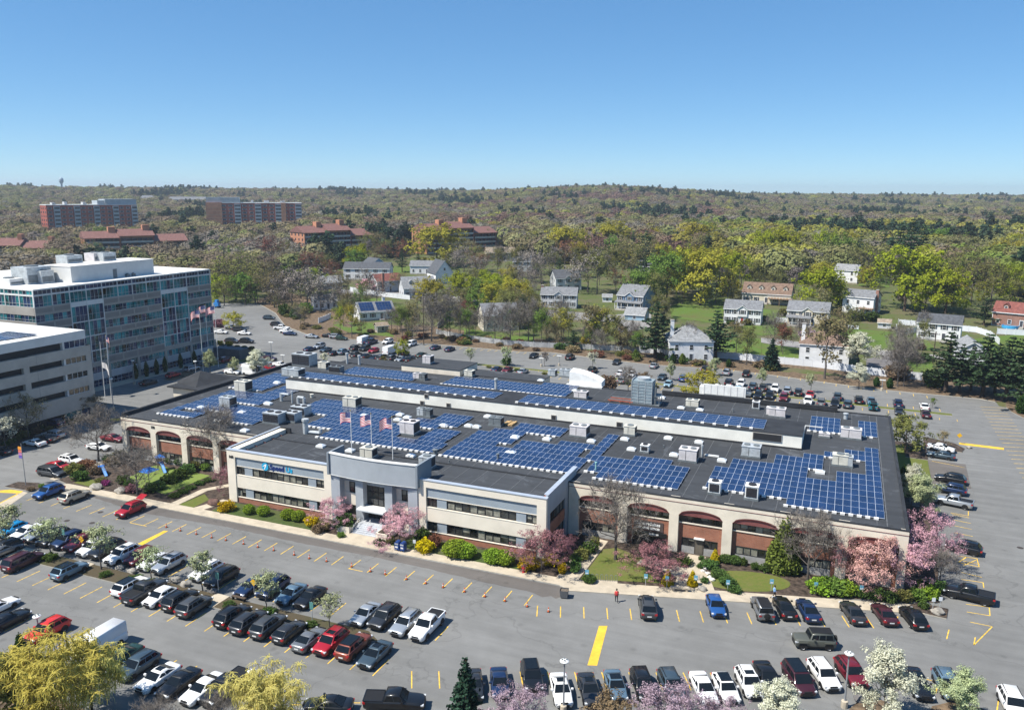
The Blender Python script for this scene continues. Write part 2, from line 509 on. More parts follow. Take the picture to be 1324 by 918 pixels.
# islands
sheet('planting_island', [(-178, 68.4), (-46.4, 68.4), (-44.4, 69.7), (-46.4, 71.0), (-178, 71.0)], .13, ground_mat('island_soil', (.05,.07,.02), (.07,.08,.03), (.095,.075,.05), .3, .5), .13, KERB)
for x in (-101.5, -90.6, -68.2):
    sheet('path', [(x, 68.2), (x+2.0, 68.2), (x+2.0, 71.2), (x, 71.2)], .145, CONC, .14)
isl = [at(588,469.5), at(640,473.5), at(760,486), at(900,503), at(1050,517), at(1140,527.5), at(1231,537)]
isl_d = [Vector((0, 1.1, 0))]
sheet('planting_island', [p+Vector((0,-.8,0)) for p in isl]+[p+Vector((0,1.0,0)) for p in isl[::-1]], .13, LAWN3, .13, KERB)
# front strip: soil bed, lawns, walks
bed = [(-118, 91.2), (-30.4, 91.2), (-29.9, 92), (-12, 95.3), (13.8, 103.6), (13.9, 109), (16.2, 137), (12.3, 136.9), (12.8, 163.6), (16.8, 163.2), (17.1, 172.5), (12, 174), (9.9, 172), (9.9, 105.3), (-30, 105.6), (-34.3, 105.6), (-34.3, 96.1), (-88.2, 96.1), (-88.2, 105.6), (-121, 105.6), (-122.2, 95.5), (-121, 92)]
sheet('planting_bed', bed, .09, MULCH, .09, KERB)
W1 = sheet('sidewalk', [(-119, 89.5), (-97.6, 89.35), (-30.3, 89.75), (-28.9, 89.0), (-29.6, 91.6), (-118, 91.3)], .13, CONC, .13, KERB)
k = [Vector((-28.95, 88.7)), Vector((13.9, 100.4))]
dk = (k[1]-k[0]).normalized(); nk = Vector((-dk.y, dk.x))
sheet('sidewalk', [k[0], k[1], k[1]+nk*2.1, k[0]+nk*2.4+Vector((-.6,.3))], .132, CONC, .13, KERB)
sheet('path', [(-31.3, 91.2), (-28.5, 91.0), (-28.2, 104.8), (-31.2, 105.2)], .136, CONC, .1)
sheet('path', [(-26.3, 91.2), (-23.4, 92.0), (-23.8, 93.7), (-26.4, 92.9)], .136, CONC, .1)
sheet('path', [(-16.9, 94.3), (-12.0, 95.9), (-12.9, 98.5), (-14.4, 101.2), (-14.6, 105.1), (-16.9, 105.1), (-17.1, 101.8), (-19.6, 101.1), (-22.5, 100.9), (-22.8, 99.4), (-19.3, 99.0), (-17.0, 97.6)], .136, CONC, .1)
sheet('path', [(-64.6, 91.2), (-57.8, 91.2), (-59.2, 93.2), (-63.6, 93.2)], .138, CONC, .1)
sheet('path', [(-95.6, 91.2), (-94.0, 91.2), (-94.2, 98), (-90.6, 103), (-92, 103.6), (-95.6, 98.2)], .134, CONC, .1)
sheet('path', [(-91.0, 91.2), (-89.0, 91.2), (-87.4, 95.9), (-89.2, 95.9)], .134, CONC, .1)
sheet('lawn', [(-87.5, 91.35), (-66.5, 91.35), (-67.5, 94.0), (-72, 95.4), (-87.8, 95.6)], .11, LAWN2)
sheet('lawn', [(-56.2, 91.4), (-36.4, 91.4), (-37.8, 93.5), (-42, 95.3), (-54, 95.5)], .11, LAWN2)
sheet('lawn', [(-94.0, 91.4), (-91, 91.4), (-91.2, 95.0), (-93.6, 96.6)], .11, LAWN3)
sheet('lawn', [(-28.3, 92.2), (-26.6, 92.8), (-23.2, 93.9), (-18.6, 95.2), (-21.3, 98.2), (-22.3, 101.4), (-26.5, 103.2), (-28.1, 102)], .11, LAWN3)
cs = [(-9.0 + 5.6*math.cos(t), 100.0 + 2.9*math.sin(t) + .23*5.6*math.cos(t)) for t in np.linspace(0, 2*math.pi, 26)[:-1]]
sheet('lawn', cs, .112, LAWN3)
sheet('lawn', [(10.2, 152), (16.4, 150.4), (16.7, 162.8), (13.0, 163.2), (13.2, 171), (10.2, 171)], .11, LAWN3)
sheet('lawn', [(-110.8, 95.2), (-99.3, 94.0), (-99.0, 103.8), (-112.0, 104.2)], .12, TURF)
sheet('lawn', [(-117.5, 92.0), (-111.6, 91.6), (-112, 93.4), (-117.2, 94.6)], .11, LAWN3)
sheet('sidewalk', [(-122.9, 91.8), (-121.4, 91.5), (-120.8, 96), (-120.6, 104.8), (-124.6, 115), (-126.4, 114.6), (-122.2, 104.2)], .128, CONC, .13, KERB)
sheet('planting_island', [(-126.4, 86.2), (-121.6, 86.4), (-119.4, 87.6), (-119.4, 89.2), (-122.8, 89.6), (-126.4, 88.6)], .12, MULCH, .12, KERB)
# east corner island
sheet('planting_island', [(9.3, 100.2), (14.0, 99.6), (14.4, 102.2), (11.2, 102.6)], .15, MULCH, .15, KERB)
sheet('planting_island', [(16.6, 172), (23.2, 170.8), (24.0, 173.6), (22.6, 176.6), (17.2, 179.5)], .12, MULCH, .12, KERB)
# bottom planting strip
q0 = at(762, 905)
def rowpt(px, off): 
    """a point off metres in front of the noses of the bottom right row"""
    p = at(px, 892, .7); return p + Vector((math.cos(R(-62)), math.sin(R(-62)), 0))*off
sheet('planting_strip', [(-100, 49.3), (-66, 48.6), (-49, 47.2), (-44, 50), (-37.5, 57.5)] + [tuple(rowpt(px, 3.4)[:2]) for px in (612, 762, 910, 1065)] + [tuple(at(1119, 899)[:2]), tuple(at(1145, 908)[:2]), (12, 74), (14, 62), (10, 36), (-100, 30)], .13, BARK, .13, KERB)
sheet('planting_island', A((1205, 914), (1226, 909), (1268, 916), (1300, 935), (1260, 960), (1190, 945)), .13, BARK, .13, KERB)
sheet('planting_bed', A((262,466),(330,452),(345,462),(338,470),(300,468),(272,474)), .12, LAWN2, .12, KERB)
sheet('planting_strip', [(-150, 97), (-147.2, 98), (-148.2, 123), (-152, 126.5), (-171, 127), (-171, 125.2), (-150.2, 125)], .12, MULCH, .12, KERB)
sheet('planting_strip', [(-142, 86), (-139.8, 87), (-145.5, 108), (-148.5, 108)], .12, MULCH, .12, KERB)
sheet('sidewalk', [(-170.9, 128.5), (-167.6, 128.5), (-166.8, 190), (-170.9, 190)], .125, CONC, .125, KERB)
sheet('planting_island', A((212,491.5),(222,493),(252,485.5),(250,480),(232,482)), .12, BARK, .12, KERB)

# markings, one sheet 4 mm over the asphalt
mk, mb2 = MB(), MB()
def line(p, q, w=.115, b=None, z=.0305):
    s = strip(p, q, w); (b or mk).poly([(v.x, v.y, z) for v in s])
def rows(x0, x1, ya, yb, n0, step=2.743):
    x = n0
    while x > x0: x -= step
    while x < x1:
        if x >= x0: line((x, ya), (x, yb))
        x += step
rows(-119, -30.5, 83.35, 86.15, -62.66)
line((-55.94-2.74*.5, 83.35), (-55.94-2.74*.5+2.2, 83.35))
rows(-165, -36, 72.3, 75.5, -38.69)
rows(-165, -39, 63.9, 67.1, -41.45)
rows(-110, -52, 55.2, 58.3, -83.85)
line((-95.4, 83.3), (-92.2, 83.3))
# row in front of the right wing
for i in range(15):
    p = Vector((-31.0, 83.95)) + Vector((2.58, .90))*i*1.005
    u = Vector((math.cos(R(-71.5)), math.sin(R(-71.5))))
    line(p, p+u*2.6)
# bottom right row
for i in range(17):
    p = Vector((-38.2, 66.2)) + Vector((2.515, 1.035))*i*1.03
    a = R(-60.5-5.5*min(1, i/15)); u = Vector((math.cos(a), math.sin(a)))
    line(p, p+u*3.0)
# right of the building
for i, (px, py) in enumerate(((1231,665),(1232.5,672),(1233,679.5),(1234,688.5),(1241,724),(1243,740),(1246,762))):
    p = at(px, py); line(p, p + Vector((2.3, -.5, 0)))
for a_ in (((1229,663),(1252,667)),((1252,667),(1252,661)),((1239,719),(1263,722)),((1263,722),(1266,733)),((1266,733),(1239,727)),((1246,731),(1262,724)),((1239,727),(1250,720)),((1243,749),(1271,753)),((1271,753),(1272,760)),((1249,781),(1279,785)),((1279,785),(1280,796)),((1280,796),(1250,791)),((1254,804),(1283,810)),((1283,810),(1259,834)),((1259,834),(1261,824)),((1227,814),(1224,826)),((1198,878),(1213,882)),((1213,882),(1210,896)),((1245,894),(1242,908)),((1291,905),(1288,925)),((1161,797),(1156,809)),((447,908.5),(466,908.5)),((457,909),(455,916)),((375,911),(388,911))):
    line(at(*a_[0]), at(*a_[1]))
# far right stalls
for i in range(30):
    y = 212 - i*2.743
    if y < 135: break
    x = 31.3 - .0*i
    line((x, y-.6), (x+5.0, y+.55))
# back lot stalls
for i in range(26):
    p = Vector((20.6, 211.9)) + Vector((-2.743*1.083, 2.743*.42*.55))*i
    if p.x < -46: break
    e = Vector((0, 1.0))
    line(p + e*3.6 if i < 8 else p+e*5, p + e*6.3 if i < 8 else p+e*7.6)
for i in range(44):
    x = 22.3 - i*2.743
    if x < -95: break
    yb = 200.6 if x > -20 else 200.6 + (-20-x)*.03
    if i > 1: line((x, yb-3.9), (x, yb-1.4))
    line((x, yb+2.4), (x, yb+4.8))
for i in range(34):
    p = at(556, 446) + (at(720, 458)-at(556, 446))*(i/18)
    if i < 19: line(p+Vector((0, -.6, 0)), p+Vector((0, -3.4, 0)))
line((17.4, 163.0), (22.6, 161.2))
for q in ((1176,541),(1195,541),(1215,543),(1238,545)):
    p = at(*q); line(p, p+Vector((.05, 1.6, 0)))
# wide speed bump bands
def band(pts): mb2.poly([(v.x, v.y, .032) for v in pts])
band(A((774.5,809),(785.5,809),(772,860.5),(759.5,860)))
band(A((212,686),(217.5,686.5),(184,705),(178,703)))
band(A((1240,572.2),(1298,579),(1298,581.8),(1240,574.6)))
band(A((0,650),(22,638.5),(30,641),(0,656.5)))
band(A((0,634),(14,633),(30,635),(26,638),(0,637)))
band(A((143,541),(155,541),(155,544.5),(143,544.5)))
mk.build('parking_lines', YEL, kind='structure')
mb2.build('painted_bands', YEL2, kind='structure')
# a pale walk across to the left side
sheet('path', A((22,640),(30,635.5),(36,637),(6,658),(-10,662),(-8,655)), .034, CONC)
# neighbourhood streets and lawns
STREET = ROADM
def sp(*l): return [gt(x, y) for x, y in l]
drape('street', sp((984,437),(1010,439),(1075,448),(1140,453),(1212,459),(1226,466),(1140,460),(1070,455),(1000,446),(984,443)), .06, STREET)
drape('street', sp((1120,464),(1160,458),(1172,470),(1166,482),(1120,474)), .07, asphalt_mat('asphalt_drive', (.17,.16,.16), None))
drape('street', sp((660,392),(700,399),(745,404),(800,408),(832,412),(832,419),(790,416),(740,414),(690,408),(660,404)), .06, STREET)
drape('street', sp((796,407),(842,404),(842,424),(800,430)), .075, ROADM)
drape('street', sp((440,374),(480,376),(530,379),(600,384),(660,390),(660,398),(600,390),(520,386),(440,380)), .06, STREET)
for pts in (((866,396),(890,389),(935,387),(935,420),(900,415),(868,412)), ((984,400),(1016,402),(1018,424),(1030,430),(985,434),(950,425),(980,415)), ((985,444),(1030,450),(1036,470),(1000,466),(985,458)),
            ((1090,425),(1190,431),(1212,454),(1150,452),(1075,446),(1080,430)), ((1168,463),(1206,466),(1207,488),(1168,486)), ((700,397),(740,396),(738,404),(705,404)),
            ((1110,355),(1150,352),(1150,372),(1110,370)), ((460,416),(500,420),(510,436),(450,430),(430,420)), ((600,425),(690,436),(690,446),(600,436)), ((455,386),(492,386),(496,393),(460,394)),
            ((480,345),(530,345),(530,353),(495,352)), ((1240,440),(1324,432),(1324,455),(1240,458)), ((990,405),(1020,406),(1020,415),(990,414)), ((905,435),(985,438),(984,460),(930,458))):
    drape('lawn', sp(*pts), .045, LAWN)
# ================================================================ the main office building
CREAM = mat('cream_stucco', (.74, .665, .545), .85, .10, .35, det=6)
CREAM2 = mat('cream_panel', (.77, .70, .585), .8, .07, .25, det=5)
BRICK = brick_mat('red_brick', (.30, .105, .06), (.37, .14, .08), (.30, .22, .17), 1.0, .42, .14)
MAROON = mat('maroon_panel', (.22, .075, .07), .8, .15, .8)
BLUEGREY = mat('blue_grey_panel', (.30, .345, .385), .6, .06, .4)
GREYP = mat('grey_panel', (.36, .39, .42), .6, .06, .3)
ROOF = asphalt_mat('roof_membrane', (.052, .056, .062), None, 1.1)
ROOF2 = mat('roof_dark_edge', (.03, .032, .036), .8, .2, .5)
SEAM = mat('roof_seam', (.12, .125, .13), .8, .2, 1.0)
WHITE = mat('white_metal', (.78, .78, .75), .5, .08, .8)
COPE = mat('metal_coping', (.50, .55, .62), .4, .06, .8, metal=.3)
CLER = mat('clerestory_wall', (.80, .78, .70), .8, .09, .3, det=5)
DARKF = mat('dark_frame', (.03, .03, .032), .5, 0)
GLASS = glass_mat('window_glass', (.035, .037, .035), .08, .7, .6, .5)
BLIND = mat('window_blind_glass', (.25, .245, .20), .15, .35, .9, spec=.6)
RUST = mat('rust_red', (.35, .10, .06), .8, .2, 2)
STONE = mat('grey_stone', (.33, .33, .32), .85, .15, 1.2)
MB_ROOF = 7.9
bld = thing('office_building', 'long two storey cream and brick office building with solar panels on its flat roof', 'office building', (0, 0, 0))
def P(name, mb, mats, parent=None, smooth=False): return mb.build(name, mats, parent or bld, smooth=smooth)

def window_strip(name, x0, x1, z0, z1, y, n, parent, blinds=.5, face='-y', rngs=random.Random(3), mid=True):
    """a glazed strip of n lights: frame bars and glass, glass set back in the frame"""
    b = MB(); w = (x1-x0)/n
    for i in range(n):
        a = x0+i*w
        r_ = rngs.random()
        m = 1 if r_ < blinds else 2
        if mid and rngs.random() < .45:
            zc = z0+(z1-z0)*rngs.uniform(.35, .7)
            b.quad((a,y+.06,z0),(a+w,y+.06,z0),(a+w,y+.06,zc),(a,y+.06,zc), m)
            b.quad((a,y+.06,zc),(a+w,y+.06,zc),(a+w,y+.06,z1),(a,y+.06,z1), 2 if m == 1 else 1)
        else:
            b.quad((a,y+.06,z0),(a+w,y+.06,z0),(a+w,y+.06,z1),(a,y+.06,z1), m)
    for i in range(n+1):
        a = x0+i*w
        b.box(a-.045, a+.045, y-.02, y+.05, z0+.05, z1-.05, 0)
    b.box(x0-.05, x1+.05, y-.03, y+.055, z0-.05, z0+.05, 0)
    b.box(x0-.05, x1+.05, y-.03, y+.055, z1-.05, z1+.05, 0)
    return P(name, b, [DARKF, BLIND, GLASS], parent)

# ---- arcade wings (front plane y = 105.2)
YF, YR = 105.2, 105.75
wall = MB(); brick = awn = sill = basem = None
DRT = mat('dark_red_trim', (.16, .05, .045), .7, 0)
cR = [5.85-7.15*k for k in range(6)]
cL = [-116.5+7.1*k for k in range(5)]
HW = 2.93
def arcz(t, z0=5.5, h=.92): return z0 + h*math.sqrt(max(0, 1-t*t*.98)) if abs(t) < 1 else z0
def wing(cs, xa, xb):
    xs = sorted(cs)
    edges = [xa]
    for c in xs: edges += [c-HW, c+HW]
    edges.append(xb)
    for i in range(0, len(edges), 2):
        a, b_ = edges[i], edges[i+1]
        if b_-a > .05: wall.box(a, b_, YF, YR+.15, 0, MB_ROOF, 0)
    N = 14
    global brick, awn, sill, basem
    for c in xs:
        brick, awn, sill, basem = MB(), MB(), MB(), MB()
        for i in range(N):
            t0, t1 = -1+2*i/N, -1+2*(i+1)/N
            xa_, xb_ = c+HW*t0, c+HW*t1
            za, zb = arcz(t0), arcz(t1)
            wall.quad((xa_,YF,za),(xb_,YF,zb),(xb_,YF,MB_ROOF),(xa_,YF,MB_ROOF))
            wall.quad((xa_,YF,za),(xa_,YR+.15,za),(xb_,YR+.15,zb),(xb_,YF,zb))
            awn.quad((xa_,YF+.12,5.5),(xb_,YF+.12,5.5),(xb_,YF+.12,zb),(xa_,YF+.12,za))
        awn.quad((c-HW,YF+.12,5.5),(c-HW,YR,5.46),(c+HW,YR,5.46),(c+HW,YF+.12,5.5))
        # arch rim
        for i in range(N):
            t0, t1 = -1+2*i/N, -1+2*(i+1)/N
            awn.quad((c+HW*t0,YF-.03,arcz(t0)-.1),(c+HW*t1,YF-.03,arcz(t1)-.1),(c+HW*t1,YF-.03,arcz(t1)+.05),(c+HW*t0,YF-.03,arcz(t0)+.05), 1)
        brick.quad((c-HW,YR,2.2),(c+HW,YR,2.2),(c+HW,YR,4.25),(c-HW,YR,4.25))
        sill.box(c-HW, c+HW, YR-.12, YR+.1, 4.25, 4.4)
        window_strip('window', c-HW+.05, c+HW-.05, 4.46, 5.42, YR, 6, bld, .15)
        if abs(c+15.6) < .2:
            brick.quad((c-HW,YR,0),(c-2.45,YR,0),(c-2.45,YR,2.2),(c-HW,YR,2.2)); brick.quad((c+2.4,YR,0),(c+HW,YR,0),(c+HW,YR,2.2),(c+2.4,YR,2.2))
            basem.box(c-2.45, c-.7, YR-.05, YR+.05, 0, 1.0); P('base_course', MB().box(c+.6, c+2.4, YR-.05, YR+.05, 0, 1.0), [STONE])
            window_strip('window', c-2.4, c-.72, 1.06, 2.15, YR, 2, bld, .5)
            window_strip('window', c+.62, c+2.35, 1.06, 2.15, YR, 2, bld, .3)
            d = MB(); d.box(c-.66, c+.56, YR-.05, YR+.04, 0, 2.3, 0); d.box(c-.5, c+.4, YR-.08, YR-.05, .08, 2.1, 1); d.box(c-.75, c+.65, YR-.5, YR, 2.3, 2.42, 2)
            P('door', d, [mat('bronze_frame', (.09, .08, .065), .5, 0), mat('bronze_door', (.14, .125, .10), .5, .1, 1), WHITE])
        elif abs(c+22.75) < .2:
            d = MB(); d.box(c-2.3, c+2.6, YR-.02, YR+.05, 0, 2.2, 1)
            for i in range(5): d.box(c-2.3+i*1.2, c-2.22+i*1.2, YR-.08, YR-.02, 0, 2.2, 0)
            d.box(c-2.3, c+2.6, YR-.08, YR-.02, 2.1, 2.2, 0)
            P('door', d, [DARKF, GLASS]); brick.quad((c-HW,YR,0),(c-2.3,YR,0),(c-2.3,YR,2.2),(c-HW,YR,2.2)); brick.quad((c+2.6,YR,0),(c+HW,YR,0),(c+HW,YR,2.2),(c+2.6,YR,2.2))
        else:
            brick.quad((c-HW,YR,0),(c-2.4,YR,0),(c-2.4,YR,2.2),(c-HW,YR,2.2)); brick.quad((c+2.4,YR,0),(c+HW,YR,0),(c+HW,YR,2.2),(c+2.4,YR,2.2))
            basem.box(c-2.4, c+2.4, YR-.05, YR+.05, 0, 1.0)
            window_strip('window', c-2.35, c+2.35, 1.06, 2.15, YR, 5, bld, .6)
        P('brick_infill', brick, [BRICK]); P('arch_awning', awn, [MAROON, DRT]); P('sill', sill, [CREAM2])
        if basem.v: P('base_course', basem, [STONE])
    # string course and roof trim
    P('string_course', MB().box(xa-.02, xb+.02, YF-.045, YF-.003, 7.3, 7.36), [DRT])
wing(cR, -34.3, 9.7)
wing(cL[:4], -120.5, -88.0)
# sides and back
wall.box(9.35, 9.7, YR+.16, 162.2, 0, MB_ROOF, 0)
wall.box(-120.5, -120.15, YR+.16, 160.5, 0, MB_ROOF, 0)
wall.quad((-120.5,162.2,0),(9.7,162.2,0),(9.7,162.2,MB_ROOF),(-120.5,162.2,MB_ROOF))
P('wall', wall, [CREAM])
# east side windows
for i in range(6):
    y = 111+i*8.2
    d = MB(); d.box(9.68, 9.76, y, y+3.6, 4.4, 5.4, 0); d.box(9.69, 9.77, y+.08, y+3.52, 4.48, 5.32, 1); P('window', d, [DARKF, GLASS])
# roof deck, edge band, seams
rf = MB()
rf.poly([(-120.5+.35,YF+.3,MB_ROOF-.05),(9.4,YF+.3,MB_ROOF-.05),(9.4,162,MB_ROOF-.05),(-120.15,162,MB_ROOF-.05)], 0)
e = .42
for x0, x1, y0, y1 in ((-120.52, 9.72, YF-.02, YF+.32), (9.3, 9.72, YF+.321, 162.22), (-120.52, -120.0, YF+.321, 162.22), (-119.99, 9.29, 161.8, 162.22)):
    rf.box(x0, x1, y0, y1, MB_ROOF-.06, MB_ROOF+.10, 1)
rf.box(-120.56, -120.0, YF+.33, 162.0, MB_ROOF+.1, MB_ROOF+.62, 1)     # taller dark parapet on the west edge
rr = random.Random(4)
x = -119
while x < 9:
    for (y0, y1) in ((105.6, 133.9), (143.5, 161.7)):
        rf.box(x, x+.07, y0, y1, MB_ROOF-.05, MB_ROOF-.035, 2)
    x += 3.05
rf.box(6.9+.3, 6.9+.42, 106, 161, MB_ROOF-.05, MB_ROOF-.03, 2)
P('roof', rf, [ROOF, ROOF2, SEAM])
# clerestory spine
cl = MB()
cl.box(-106, -4.5, 134.2, 143.0, MB_ROOF-.04, 10.1, 0)
cl.box(-106.06, -4.44, 134.14, 143.06, 10.1, 10.22, 1)
cl.box(-106.1, -4.4, 134.1, 134.16, MB_ROOF-.04, MB_ROOF+.25, 1)
P('clerestory', cl, [CLER, ROOF2])
for px, py, w, h in ((341.5,503,.9,.7),(546,521,.9,.9),(551.5,512,.9,.8),(580,523.7,.9,.8),(716,539.5,1.0,.9),(801,548.7,1.1,.9),(992,565,4.6,1.3)):
    p = ray(px, py); t = 134.2/p.y; X = p.x*t; Z = CAMH+p.z*t
    d = MB(); d.box(X-w/2, X+w/2, 134.08, 134.19, Z-h/2, Z+h/2, 0); n = 3 if w > 2 else 1
    d.box(X-w/2+.1, X+w/2-.1, 134.05, 134.08, Z-h/2+.1, Z+h/2-.1, 1); P('vent', d, [mat('vent_frame', (.35,.33,.3), .6, 0), DARKF])
# raised rear roof and dark rear parapet
rb = MB(); rb.box(-93.5, -78.5, 160.2, 169.5, 0, 9.1, 0); rb.box(-93.6, -78.4, 160.1, 169.6, 9.1, 9.25, 1)
rb.box(-112, -60, 162.3, 168.5, 0, 7.7, 0); rb.box(-112, -60, 162.25, 168.6, 7.7, 7.86, 1)
P('rear_block', rb, [CREAM, ROOF])
pr_ = MB(); pr_.box(-33, 0.5, 161.3, 161.79, MB_ROOF+.1, MB_ROOF+.9, 0); P('parapet', pr_, [ROOF2])
# west annex with a hipped black roof
ax = MB(); xa, ya = -139.6, 138.5
ax.box(-139, -121, 136.2, 149.5, 0, 5.0, 0)
ax.poly([(-140, 135.6, 5.0), (-120.6, 135.6, 5.0), (-120.6, 150, 5.0), (-140, 150, 5.0)], 1)
ax.box(-140.1, -120.6, 135.5, 150.1, 4.75, 5.05, 1)
ax.add([(-141.5,139.5,5.06),(-133,137,5.06),(-132.5,148.2,5.06),(-141.5,149.6,5.06),(-137.3,143.2,7.3)], [(0,1,4),(1,2,4),(2,3,4),(3,0,4)], 1)
P('porch', ax, [CREAM, ROOF2])

# ---- projecting front block (front plane y = 96)
YB = 96.0; ZT = 8.7
fb, fp, fk, fs_ = MB(), MB(), MB(), MB()
def block(xl, xr):
    fb, fp, fk, fs_ = MB(), MB(), MB(), MB()
    fb.box(xl, xl+1.55, YB, 109, 0, ZT-.1, 0) if xl < -80 else fb.box(xl, xl+1.3, YB, YB+.6, 0, ZT-.1, 0)
    fb.box(xr-1.35, xr, YB, YB+.6, 0, ZT-.1, 0)
    a, b_ = (xl+1.55 if xl < -80 else xl+1.3), xr-1.35
    fb.box(a, b_, YB, YB+.6, 7.55, ZT-.1, 0)
    fp.box(a, b_, YB+.22, YB+.6, 6.12, 7.55, 0)          # blue grey fascia
    fb.box(a, b_, YB+.12, YB+.6, 2.52, 4.55, 1)          # spandrel
    fk.box(a, b_, YB+.18, YB+.6, 0, .92, 0)
    fs_.box(a, b_, YB+.08, YB+.5, 4.552, 4.66, 0); fs_.box(a, b_, YB+.1, YB+.5, .922, 1.0, 0); fs_.box(a, b_, YB+.16, YB+.6, 6.03, 6.118, 0)
    rg = random.Random(int(-xl))
    for z0, z1 in ((1.02, 2.5), (4.68, 6.02)):
        L = b_-a
        u0 = a
        segs = [(0, 1.62, 'w'), (1.62, 3.12, 'p'), (3.12, L-3.05, 'r'), (L-3.05, L-1.62, 'p'), (L-1.62, L, 'w')]
        for s0, s1, k_ in segs:
            if k_ == 'p': fp.box(a+s0, a+s1, YB+.25, YB+.6, z0, z1, 0)
            elif k_ == 'w': window_strip('window', a+s0+.06, a+s1-.06, z0+.06, z1-.06, YB+.35, 2, bld, .35, rngs=rg)
            else: window_strip('window', a+s0+.06, a+s1-.06, z0+.06, z1-.06, YB+.35, 9, bld, .62 if z0 < 3 else .45, rngs=rg)
    P('front_wall', fb, [CREAM2, CREAM2]); P('fascia_panel', fp, [BLUEGREY]); P('brick_base', fk, [BRICK]); P('window_ledge', fs_, [CREAM2])
block(-87.95, -68.4)
block(-53.8, -34.4)
sb = MB()      # grey east return wall with its own windows
sb.box(-34.75, -34.4, YB+.601, 105.1, 6.0, ZT+.25, 0); sb.box(-34.75, -34.4, YB+.601, 97.6, 0, 6.0, 0); sb.box(-34.75, -34.4, 103.9, 108.9, 0, 6.0, 0); sb.box(-34.75, -34.4, 105.101, 108.9, 6.0, ZT+.25, 0)
sb.box(-34.75, -34.45, 97.601, 103.899, 2.8, 4.4, 1); sb.box(-34.8, -34.4, 97.601, 103.899, 0, .5, 0)
P('side_wall', sb, [GREYP, BRICK])
for z0, z1 in ((.5, 2.8), (4.4, 6.0)):
    d = MB(); d.box(-34.9, -34.62, 97.6, 103.9, z0, z1, 0); 
    for i in range(5): d.box(-34.62, -34.56, 97.6+i*1.5, 97.7+i*1.5, z0, z1, 1)
    P('window', d, [GLASS, DARKF])
rb2 = MB()
rb2.poly([(-87.6,96.4,7.875),(-34.7,96.4,7.875),(-34.7,109.2,7.875),(-87.6,109.2,7.875)], 0)
x = -86
while x < -36: rb2.box(x, x+.07, 96.6, 109, 7.876, 7.89, 1); x += 3.0
rb2.box(-87.4, -34.8, 109.0, 109.3, 7.8, 7.9, 0)
P('front_roof', rb2, [ROOF, SEAM])
cp = MB()
cp.box(-88.05, -68.3, YB-.08, YB+.62, ZT-.1, ZT, 0); cp.box(-53.9, -34.3, YB-.08, YB+.62, ZT-.1, ZT, 0)
cp.box(-88.05, -87.72, YB+.621, 109.1, ZT+.02, ZT+.12, 0); cp.box(-34.95, -34.28, YB+.621, 109, ZT+.25, ZT+.34, 0)
P('coping', cp, [COPE])
lp = MB(); lp.box(-88.0, -87.75, YB+.61, 109.1, 7.5, ZT+.02, 0); lp.box(-87.6, -85.5, 108.8, 109.1, 7.88, ZT+.1, 0)
P('parapet', lp, [ROOF2])
br = MB()
for i in range(5):
    y = 98.6+i*2.1; br.tube((-87.55, y, ZT-.12), (-86.0, y+.1, 7.9), .07, .07, 5, 0)
for i in range(4): br.box(-35.3, -34.96, 97.2+i*2.4, 98.9+i*2.4, 7.9, 8.35, 0)
P('roof_brace', br, [RUST])
# side wall on the west of the block (brick courtyard wall)
# ---- entrance with its bowed grey fascia
en, ew, es, et = MB(), MB(), MB(), MB()
X0, X1 = -68.4, -53.8
N = 20
def bow(t): return YB - .35 - .55*math.sin(math.pi*t)
for i in range(N):
    t0, t1 = i/N, (i+1)/N
    xa_, xb_ = X0+(X1-X0)*t0, X0+(X1-X0)*t1
    ya_, yb_ = bow(t0), bow(t1)
    en.quad((xa_,ya_,7.4),(xb_,yb_,7.4),(xb_,yb_,10.62),(xa_,ya_,10.62), 0)
    en.quad((xa_,ya_,7.4),(xa_,99,7.4),(xb_,99,7.4),(xb_,yb_,7.4), 0)
    en.quad((xa_,ya_+.3,10.7),(xb_,yb_+.3,10.7),(xb_,yb_+.3,7.88),(xa_,ya_+.3,7.88), 0)
    # white coping
    es.add([(xa_,ya_-.1,10.62),(xb_,yb_-.1,10.62),(xb_,yb_+.5,10.62),(xa_,ya_+.5,10.62),(xa_,ya_-.1,10.76),(xb_,yb_-.1,10.76),(xb_,yb_+.5,10.76),(xa_,ya_+.5,10.76)],
           [(0,1,5,4),(4,5,6,7),(2,3,7,6)], 0)
    et.add([(xa_,ya_-.05,7.36),(xb_,yb_-.05,7.36),(xb_,yb_-.05,7.46),(xa_,ya_-.05,7.46)], [(0,1,2,3)], 0)
en.box(X1-.02, X1+.3, 95.4, 99.6, 7.4, 10.75, 1); en.box(X0-.3, X0+.02, 95.4, 99.6, 7.4, 10.75, 1)
for a, b_ in ((X0+.02, -66.85), (-64.15, -62.85), (-59.2, -57.95), (-55.35, X1-.02)):
    en.box(a, b_, YB-.15, 98.2, 0, 7.38, 0)
P('entrance_fascia', en, [GREYP, mat('grey_panel_dark', (.22,.25,.28), .6, 0)]); P('coping', es, [WHITE]); P('fascia_trim', et, [WHITE])
for a, b_ in ((-66.85, -64.15), (-57.95, -55.35)):
    ew = MB(); ew.box(a, b_, YB+1.0, 98.1, 0, 1.0, 0); P('entrance_wall', ew, [CREAM2]); ew = MB(); ew.box(a, b_, YB+.95, 98.1, 2.6, 4.5, 0); ew.box(a, b_, YB+1.05, 98.1, 6.2, 7.38, 1)
    window_strip('window', a+.9 if a < -60 else a+.9, b_-.15, 4.55, 6.15, YB+1.1, 2, bld, 0)
    ew.box(a, a+.85, YB+1.06, 98.1, 4.5, 6.2, 0); P('entrance_wall', ew, [CREAM2, GREYP])
    window_strip('window', a+.1, b_-.1, 1.05, 2.55, YB+1.1, 3, bld, .1)
